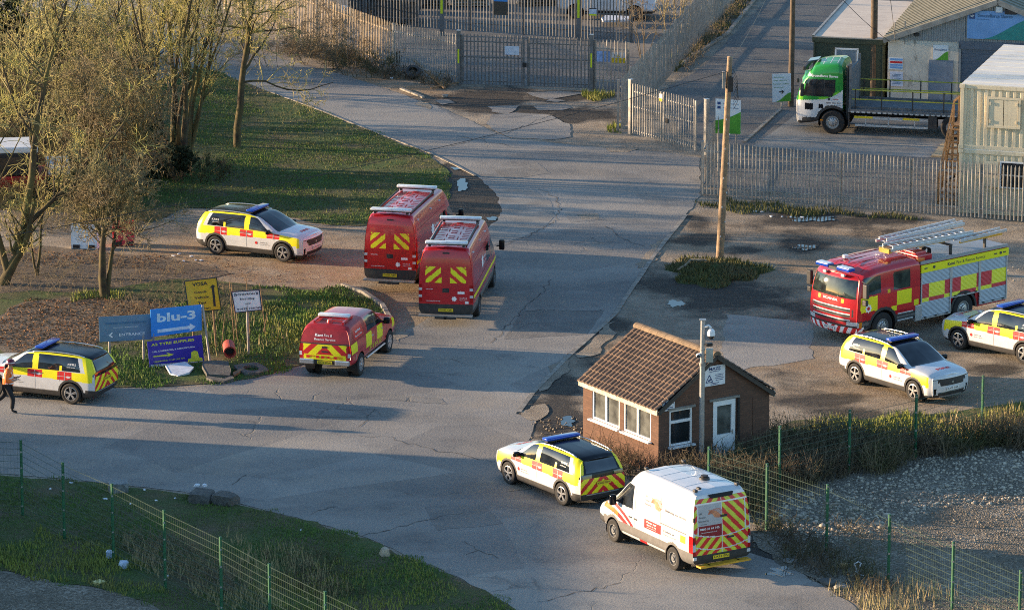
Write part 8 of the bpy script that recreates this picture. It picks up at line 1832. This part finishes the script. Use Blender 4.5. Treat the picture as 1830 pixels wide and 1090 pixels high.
for i, (px, py, h, n, s_, lab) in enumerate(((590, 112, 1.8, 22, 1.3, 'tangled brambles against the sunlit palisade fence'), (500, 108, 2.6, 26, 1.6, 'tangled brambles at the left end of the long palisade fence'), (655, 130, 1.0, 20, 1.1, 'low dark brambles at the foot of the palisade fence'), (350, 318, .8, 40, 1.0, 'dark low bush at the foot of the large tree'))):
    tree('bramble_bush', lab, 'bush', G(px, py), fan(n, .8, h, .018, s_, 50 + i), [dict(k=7, lf=.42, ang=.7, t0=.15, n=5, droop=.2, wob=.2), dict(k=5, lf=.5, ang=.8, wob=.3, n=4, droop=.1), dict(k=3, lf=.6, ang=.8, wob=.3, n=3)], minr=.0075, crown='dry_twig' if i < 2 else 'bramble', trunk='dry_twig' if i < 2 else 'bramble')
def leafy(name, label, cat, base, rx, ry, h, n, m, seed, leaf=.09):
    """evergreen mass of small leaf faces on a few stems"""
    rg = np.random.default_rng(seed); r = thing(name, label, cat, (base.x, base.y, 0)); d = nrm(rg.normal(0, 1, (n, 3))); rad = rg.uniform(.45, 1.0, n) ** .5; lump = 1 + .28 * np.sin(d[:, 0] * 5 + seed) * np.cos(d[:, 1] * 4 + d[:, 2] * 6)
    c = d * (rad * lump)[:, None] * np.array([rx, ry, h / 2]) + np.array([0, 0, h / 2 + .1]); c = c[c[:, 2] > .05]; n = len(c); a = nrm(rg.normal(0, 1, (n, 3))); b = nrm(np.cross(a, rg.normal(0, 1, (n, 3)))); s_ = rg.uniform(.5, 1.2, n)[:, None] * leaf
    V = np.stack([c - a * s_, c + b * s_ * .6, c + a * s_, c - b * s_ * .6], 1).reshape(-1, 3); add_arrays('foliage', V, np.arange(len(V)).reshape(-1, 4), MATS[m], parent=r, smooth=False)
    P, Rr = grow(np.zeros((6, 3)), nrm(rg.normal(0, .3, (6, 3)) + np.array([0, 0, 1])), np.full(6, h * .8), np.full(6, .06), 6, .15, .1); V, F = tubes([(P, Rr)], 5); add_arrays('stem', V, F, MATS['bark'], parent=r)
leafy('evergreen', 'dark evergreen at the extreme top left corner', 'tree', G(-20, 110), 1.7, 1.7, 5.6, 5000, 'dark_ivy', 1, .11); leafy('ivy_bush', 'dark ivy clump around the base of the large tree', 'bush', G(305, 318), 1.0, .8, 1.3, 1800, 'dark_ivy', 2); leafy('ivy_bush', 'dark ivy hump behind hawthorn beside the large tree stems', 'bush', G(258, 345), 1.0, 1.0, 3.4, 2500, 'dark_ivy', 3, .08)
def grass_mat(name, c1, c2, c3):
    g = NT(name, .9); g.b.inputs['Specular IOR Level'].default_value = .15; n = g.noise(.45, 5, .6); n2 = g.noise(5, 4, .6); c = g.ramp(n, (.34, c1), (.5, c2), (.66, c3)); c = g.mix(g.rng(n2, .4, .7, 0, .5), c, tuple(k * .6 for k in c2)); g.col(c); return g.m
grass_mat('grass_green', (.17, .165, .065), (.105, .185, .045), (.14, .225, .05)); grass_mat('grass_mossy', (.29, .25, .10), (.23, .26, .06), (.32, .34, .07)); grass_mat('grass_dull', (.17, .145, .08), (.12, .125, .05), (.15, .155, .055))
def scatter(poly, dens, seed, keep=None):
    W = [(p.x, p.y) for p in px2w(poly)]; a = np.array(W); lo, hi = a.min(0), a.max(0); rg = np.random.default_rng(seed); n = int((hi[0] - lo[0]) * (hi[1] - lo[1]) * dens); X = rg.uniform(lo[0], hi[0], n); Y = rg.uniform(lo[1], hi[1], n)
    jx = X + .25 * np.sin(Y * 3.1 + seed) * np.cos(X * 2.3); jy = Y + .35 * np.sin(X * 2.7 + seed); k = inside(W, jx, jy)
    if keep is not None:
        f = np.array([mnoise.noise(Vector((x * keep[0], y * keep[0], seed))) for x, y in zip(X[k], Y[k])]); q = f > keep[1] - rg.uniform(0, .25, len(f)); return X[k][q], Y[k][q], rg
    return X[k], Y[k], rg
def blades(name, poly, dens, h, w, m, seed, keep=None, lean=.5, kind='stuff', z0=0.0, hvar=None):
    X, Y, rg = scatter(poly, dens, seed, keep); n = len(X); hh = h * rg.uniform(.4, 1.25, n)
    if hvar: hh = hh * (1 + hvar * np.sin(X * 1.1 + seed) * np.sin(Y * .7 + seed * 2))
    a = rg.uniform(0, 6.283, n); la = rg.uniform(0, 6.283, n); l = lean * hh * rg.uniform(.2, 1, n); dx, dy = np.cos(a) * w, np.sin(a) * w; z = np.full(n, z0)
    V = np.stack([np.stack([X - dx, Y - dy, z], 1), np.stack([X + dx, Y + dy, z], 1), np.stack([X + np.cos(la) * l, Y + np.sin(la) * l, z + hh], 1)], 1).reshape(-1, 3)
    return tag(add_arrays(name, V, np.arange(3 * n).reshape(-1, 3), MATS[m], smooth=False), kind=kind)
VA = [(-40, 235), (120, 205), (260, 150), (360, 118), (420, 142), (480, 165), (560, 194), (640, 226), (700, 250), (762, 276), (800, 302), (806, 335), (792, 372), (715, 398), (640, 404), (560, 398), (500, 385), (430, 372), (330, 372), (270, 398), (200, 385), (90, 378), (-40, 372)]
VB = [(-120, 690), (-120, 535), (60, 520), (170, 522), (300, 500), (380, 500), (470, 512), (570, 520), (612, 513), (660, 533), (690, 565), (698, 600), (640, 612), (548, 650), (498, 664), (440, 677), (330, 690), (200, 692), (0, 698)]
VC = [(-260, 834), (0, 849), (200, 866), (340, 884), (420, 900), (560, 934), (640, 958), (700, 983), (790, 1020), (862, 1055), (960, 1112), (320, 1112), (270, 1078), (180, 1052), (100, 1040), (0, 1018), (-260, 1000)]
VE = [(1378, 765), (1420, 752), (1560, 748), (1700, 735), (1900, 712), (1900, 790), (1600, 800), (1480, 790), (1385, 790)]
VM = [(1188, 478), (1215, 466), (1262, 462), (1310, 466), (1350, 478), (1372, 490), (1330, 503), (1280, 512), (1230, 510), (1205, 498)]
VF = [(1236, 352), (1256, 350), (1330, 360), (1480, 374), (1560, 383), (1500, 388), (1420, 386), (1330, 380), (1250, 374)]
VF2 = [(1548, 383), (1600, 382), (1655, 390), (1640, 394), (1560, 393)]
sheet('grass_verge', VA, .008, M['soil'], .10, 31); sheet('grass_verge', VB, .008, M['soil'], .10, 32); sheet('grass_verge', VC, .008, M['soil'], .12, 33); sheet('grass_verge', VE, .006, M['soil'], .12, 34)
sheet('bare_bank', [(-120, 560), (-120, 452), (60, 440), (200, 452), (330, 465), (420, 490), (330, 505), (200, 520), (60, 535)], .004, M['bare_earth'], .15, 35); sheet('leaf_bed', [(40, 640), (-60, 600), (40, 540), (120, 532), (210, 534), (300, 545), (330, 575), (300, 600), (180, 610), (150, 640)], .012, M['bare_earth'], .12, 36)
sheet('dark_gravel', [(-260, 1003), (0, 1021), (100, 1042), (180, 1055), (270, 1080), (330, 1112), (-260, 1112)], .009, M['gravel'], .12, 37)
RUB = [(1345, 965), (1350, 905), (1400, 870), (1480, 850), (1570, 845), (1620, 822), (1720, 800), (1900, 790), (1900, 1112), (1590, 1112), (1490, 1055), (1400, 1010)]
sheet('gravel', RUB, .007, M['gravel'], .15, 38)
def mound():
    c = G(1278, 486); n, k = 40, 8; V, F = [(c.x, c.y, .32)], []
    for j in range(1, k + 1):
        for i in range(n): a = 2 * math.pi * i / n; q = j / k; rr = 1 + .16 * math.sin(3 * a + 1) + .12 * math.sin(7 * a) + .06 * math.sin(13 * a); V.append((c.x + 1.75 * rr * q * math.cos(a), c.y + 2.1 * rr * q * math.sin(a), .15 * (1 - q * q) ** 1.2 + .03 * mnoise.noise(Vector((a * 2, q * 4, 0))) * (1 - q) - .01))
    for i in range(n): F.append((0, 1 + i, 1 + (i + 1) % n))
    Q = []
    for j in range(k - 1):
        for i in range(n): Q.append((1 + j * n + i, 1 + (j + 1) * n + i, 1 + (j + 1) * n + (i + 1) % n, 1 + j * n + (i + 1) % n))
    mb = MB(); mb.add(V, F + Q); tag(mb.build('grass_mound', M['soil'], smooth=True), kind='structure')
    rg = np.random.default_rng(5); m = 3200; a = rg.uniform(0, 6.283, m); q = np.sqrt(rg.uniform(0, 1.0, m)); q = q * (1 + .16 * np.sin(3 * a + 1) + .12 * np.sin(7 * a)); X = c.x + 1.75 * q * np.cos(a); Y = c.y + 2.1 * q * np.sin(a); q = np.minimum(q, 1); z = .15 * (1 - q * q) ** 1.2 - .02; h = rg.uniform(.06, .26, m); b = rg.uniform(0, 6.283, m); w = .03; l = rg.uniform(0, .2, m); lb = rg.uniform(0, 6.28, m)
    V = np.stack([np.stack([X - np.cos(b) * w, Y - np.sin(b) * w, z], 1), np.stack([X + np.cos(b) * w, Y + np.sin(b) * w, z], 1), np.stack([X + l * np.cos(lb), Y + l * np.sin(lb), z + h], 1)], 1).reshape(-1, 3); tag(add_arrays('grass', V, np.arange(3 * m).reshape(-1, 3), M['grass_dull'], smooth=False), kind='stuff')
mound()
blades('grass', VA, 190, .07, .017, 'grass_green', 1, (.35, -.02), .6, hvar=.4); blades('grass', VA, 40, .09, .02, 'grass_dull', 2)
blades('grass', [(300, 545), (470, 512), (570, 520), (612, 513), (660, 533), (690, 565), (698, 600), (640, 612), (548, 650), (498, 664), (440, 677), (330, 690), (200, 692), (-120, 698), (-120, 640), (180, 625), (320, 600)], 220, .12, .02, 'grass_green', 3, (.5, -.1), .6, hvar=.5)
blades('grass', [(440, 540), (560, 522), (660, 535), (690, 575), (600, 615), (540, 640), (470, 600)], 150, .13, .022, 'grass_mossy', 4, (.7, .0), .6, hvar=.5)
blades('grass', [(120, 525), (230, 520), (240, 532), (130, 542)], 130, .2, .022, 'grass_mossy', 14)
blades('grass', VC, 240, .075, .015, 'grass_green', 5, (.4, -.05), .6, hvar=.5); blades('grass', [(700, 990), (960, 1112), (500, 1112), (420, 1060), (560, 1010)], 90, .18, .018, 'grass_mossy', 6, (.6, .0), .6, hvar=.4); blades('grass', [(-100, 930), (80, 940), (260, 1010), (300, 1070), (100, 1040), (-100, 1010)], 150, .22, .02, 'grass_mossy', 7, (.5, -.05), .6, hvar=.5)
blades('grass', VE, 150, .22, .022, 'grass_mossy', 8, (.5, .0), .6); blades('grass', VF, 170, .2, .022, 'grass_dull', 9, (.6, -.1)); blades('grass', VF2, 150, .18, .022, 'grass_dull', 10); blades('grass', [(1040, 163), (1075, 166), (1100, 176), (1070, 182), (1045, 176)], 160, .25, .03, 'grass_mossy', 11); blades('grass', [(1085, 225), (1108, 228), (1112, 242), (1090, 240)], 160, .25, .03, 'grass_mossy', 12)
blades('grass', [(1235, 30), (1330, -25), (1366, -25), (1300, 55), (1215, 120), (1190, 140)], 90, .25, .03, 'grass_dull', 13, (.5, -.1))
blades('dry_weeds', [(330, 600), (420, 560), (500, 560), (520, 600), (480, 640), (380, 640)], 16, .40, .012, 'dry_grass', 15, (.8, .0), .35); blades('dry_weeds', [(1500, 1010), (1640, 1040), (1800, 1112), (1560, 1112), (1480, 1060)], 70, .5, .012, 'dry_grass', 16, (.6, -.05), .4, hvar=.6)
blades('dry_weeds', [(1600, 775), (1830, 730), (1900, 735), (1900, 770), (1700, 790)], 90, .4, .014, 'dry_grass', 17, (.5, .0), .5); blades('dry_weeds', [(200, 960), (330, 985), (520, 1080), (480, 1112), (250, 1030)], 70, .40, .012, 'dry_grass', 18, (.7, .05), .5)
blades('dry_weeds', [(400, 950), (560, 1000), (640, 1060), (560, 1080), (440, 1010)], 60, .45, .012, 'dry_grass', 22, (.7, .1), .5)
def undergrowth(name, poly, dens, L, m, seed, r=.008, up=.12, droop=.3, keep=None):
    X, Y, rg = scatter(poly, dens, seed, keep); n = len(X); D = nrm(np.stack([rg.normal(0, .5, n), rg.normal(0, .5, n), rg.uniform(.5, 1.2, n)], 1)); P, Rr = grow(np.stack([X, Y, np.full(n, -.02)], 1), D, L * rg.uniform(.5, 1.2, n), np.full(n, r), 5, .2, up, .6, droop)
    pos, D2, L2, r2 = spawn(P, Rr, 3, .3, 1, .9, .5, L * np.ones(n), .8); P2, R2 = grow(pos, D2, L2, r2, 3, .25, .0, .6, .1); V, F = tubes([(P, Rr), (P2, R2)], 3); tag(add_arrays(name, V, F, MATS[m], smooth=False), kind='stuff')
BANK = [(1180, 862), (1225, 850), (1300, 838), (1376, 815), (1385, 790), (1480, 790), (1600, 800), (1760, 785), (1900, 775), (1900, 800), (1720, 812), (1620, 830), (1570, 850), (1480, 858), (1410, 880), (1360, 905), (1300, 930), (1240, 900)]
undergrowth('undergrowth', [(-60, 55), (270, 60), (250, 180), (235, 320), (200, 395), (-60, 380)], 26, 1.3, 'bramble', 31, .011, .1, .25, (.25, -.15)); undergrowth('undergrowth', BANK, 60, 1.0, 'bramble', 1, .012); undergrowth('undergrowth', BANK, 30, 1.1, 'dry_twig', 2, .009, .25, .15, (.5, -.05)); blades('dry_weeds', BANK, 50, .22, .02, 'dry_twig', 19, None, .7)
undergrowth('undergrowth', [(1040, 800), (1110, 830), (1176, 850), (1260, 838), (1376, 806), (1376, 815), (1240, 866), (1170, 868), (1090, 850)], 60, .9, 'bramble', 3, .010); undergrowth('undergrowth', [(1330, 925), (1360, 905), (1480, 985), (1600, 1040), (1560, 1075), (1400, 1000)], 45, .6, 'bramble', 4, .009); undergrowth('undergrowth', [(1440, 900), (1560, 930), (1640, 1000), (1520, 990)], 16, .5, 'dry_twig', 5, .007)
undergrowth('undergrowth', [(180, 945), (330, 970), (470, 1040), (420, 1075), (260, 1015)], 40, .55, 'dry_twig', 6, .007, .05, .25, (.5, -.1)); undergrowth('undergrowth', [(470, 990), (600, 1000), (660, 1060), (560, 1090)], 30, .5, 'bramble', 7, .008, .05, .25)
undergrowth('undergrowth', [(-60, 455), (200, 462), (340, 480), (320, 510), (100, 530), (-60, 535)], 14, .5, 'dry_twig', 8, .007, -.05, .3); undergrowth('undergrowth', [(180, 545), (330, 505), (420, 520), (440, 560), (330, 600), (200, 600)], 22, .5, 'dry_twig', 9, .007, 0, .3); undergrowth('undergrowth', [(0, 385), (200, 380), (290, 400), (200, 420), (0, 420)], 22, .8, 'dry_twig', 10, .008)
undergrowth('undergrowth', [(560, 80), (690, 128), (815, 152), (800, 160), (690, 140), (560, 110), (480, 90)], 40, .7, 'bramble', 11, .010, .1, .3); undergrowth('undergrowth', [(1215, 120), (1320, 0), (1340, 0), (1230, 130)], 30, .6, 'dry_twig', 12, .009)
def leaves(poly, dens, m1, seed, s=.045):
    X, Y, rg = scatter(poly, dens, seed); n = len(X); c = np.stack([X, Y, rg.uniform(.015, .05, n)], 1); a = nrm(rg.normal(0, 1, (n, 3)) * np.array([1, 1, .35])); b = nrm(np.cross(a, nrm(rg.normal(0, .4, (n, 3)) + np.array([0, 0, 1])))); q = rg.uniform(.6, 1.3, n)[:, None] * s
    V = np.stack([c - a * q, c + b * q * .6, c + a * q, c - b * q * .6], 1).reshape(-1, 3); tag(add_arrays('leaf_litter', V, np.arange(len(V)).reshape(-1, 4), MATS[m1], smooth=False), kind='stuff')
bark('leaf_rust', (.13, .06, .025), (.27, .135, .06), (.19, .11, .05))
leaves([(40, 640), (-60, 600), (40, 540), (120, 532), (210, 534), (300, 545), (330, 575), (300, 600), (180, 610), (150, 640)], 130, 'leaf_rust', 1); leaves([(230, 480), (330, 455), (420, 470), (500, 500), (560, 515), (420, 500), (300, 490)], 40, 'leaf_rust', 2, .035); leaves([(-80, 440), (150, 450), (300, 460), (260, 480), (0, 470)], 110, 'leaf_rust', 3, .04)
def stones(name, poly, dens, s0, s1, m, seed, pile=0.0, pc=None):
    X, Y, rg = scatter(poly, dens, seed); n = len(X); bm = bmesh.new(); bmesh.ops.create_icosphere(bm, subdivisions=1, radius=1.0); bv = np.array([v.co[:] for v in bm.verts]); bf = np.array([[v.index for v in f.verts] for f in bm.faces]); bm.free()
    s = (s0 + (s1 - s0) * rg.uniform(0, 1, n) ** 3)[:, None, None]; K = bv[None] * (1 + rg.uniform(-.3, .3, (n, len(bv), 1))) * s * rg.uniform(.6, 1.2, (n, 1, 3)); th = rg.uniform(0, 6.28, n)[:, None]; x, y = K[..., 0] * np.cos(th) - K[..., 1] * np.sin(th), K[..., 0] * np.sin(th) + K[..., 1] * np.cos(th)
    z0 = np.zeros(n) if pc is None else pile * np.exp(-(((X - pc[0]) / pc[2]) ** 2 + ((Y - pc[1]) / pc[3]) ** 2)); V = np.stack([x + X[:, None], y + Y[:, None], K[..., 2] * .8 + s[:, :, 0] * .3 + z0[:, None]], -1).reshape(-1, 3); F = (bf[None] + (np.arange(n) * len(bv))[:, None, None]).reshape(-1, 3); tag(add_arrays(name, V, F, MATS[m], smooth=False), kind='stuff')
mat('stone_pale', (.38, .335, .265), .95, vary=.45, vscale=7); mat('stone_dark', (.23, .195, .148), .95, vary=.45, vscale=7)
stones('rubble', [(1380, 910), (1430, 880), (1570, 855), (1620, 835), (1700, 815), (1830, 800), (1900, 800), (1900, 900), (1700, 900), (1560, 960), (1480, 970), (1400, 960)], 90, .015, .075, 'stone_pale', 1); stones('rubble', RUB, 60, .012, .05, 'stone_dark', 2); stones('rubble', [(1390, 925), (1480, 900), (1590, 910), (1560, 960), (1450, 960)], 26, .03, .12, 'stone_pale', 3)
stones('gravel_stones', [(-260, 1010), (0, 1024), (180, 1058), (330, 1112), (-260, 1112)], 150, .01, .035, 'stone_dark', 4); stones('gravel_stones', [(1500, 410), (1640, 420), (1830, 470), (1830, 520), (1700, 440)], 12, .01, .05, 'stone_pale', 5); stones('gravel_stones', [(300, 455), (500, 480), (640, 500), (600, 515), (400, 490)], 14, .01, .04, 'stone_dark', 6); stones('gravel_stones', [(950, 745), (1040, 745), (1040, 800), (990, 800), (950, 780)], 30, .01, .06, 'stone_dark', 7)
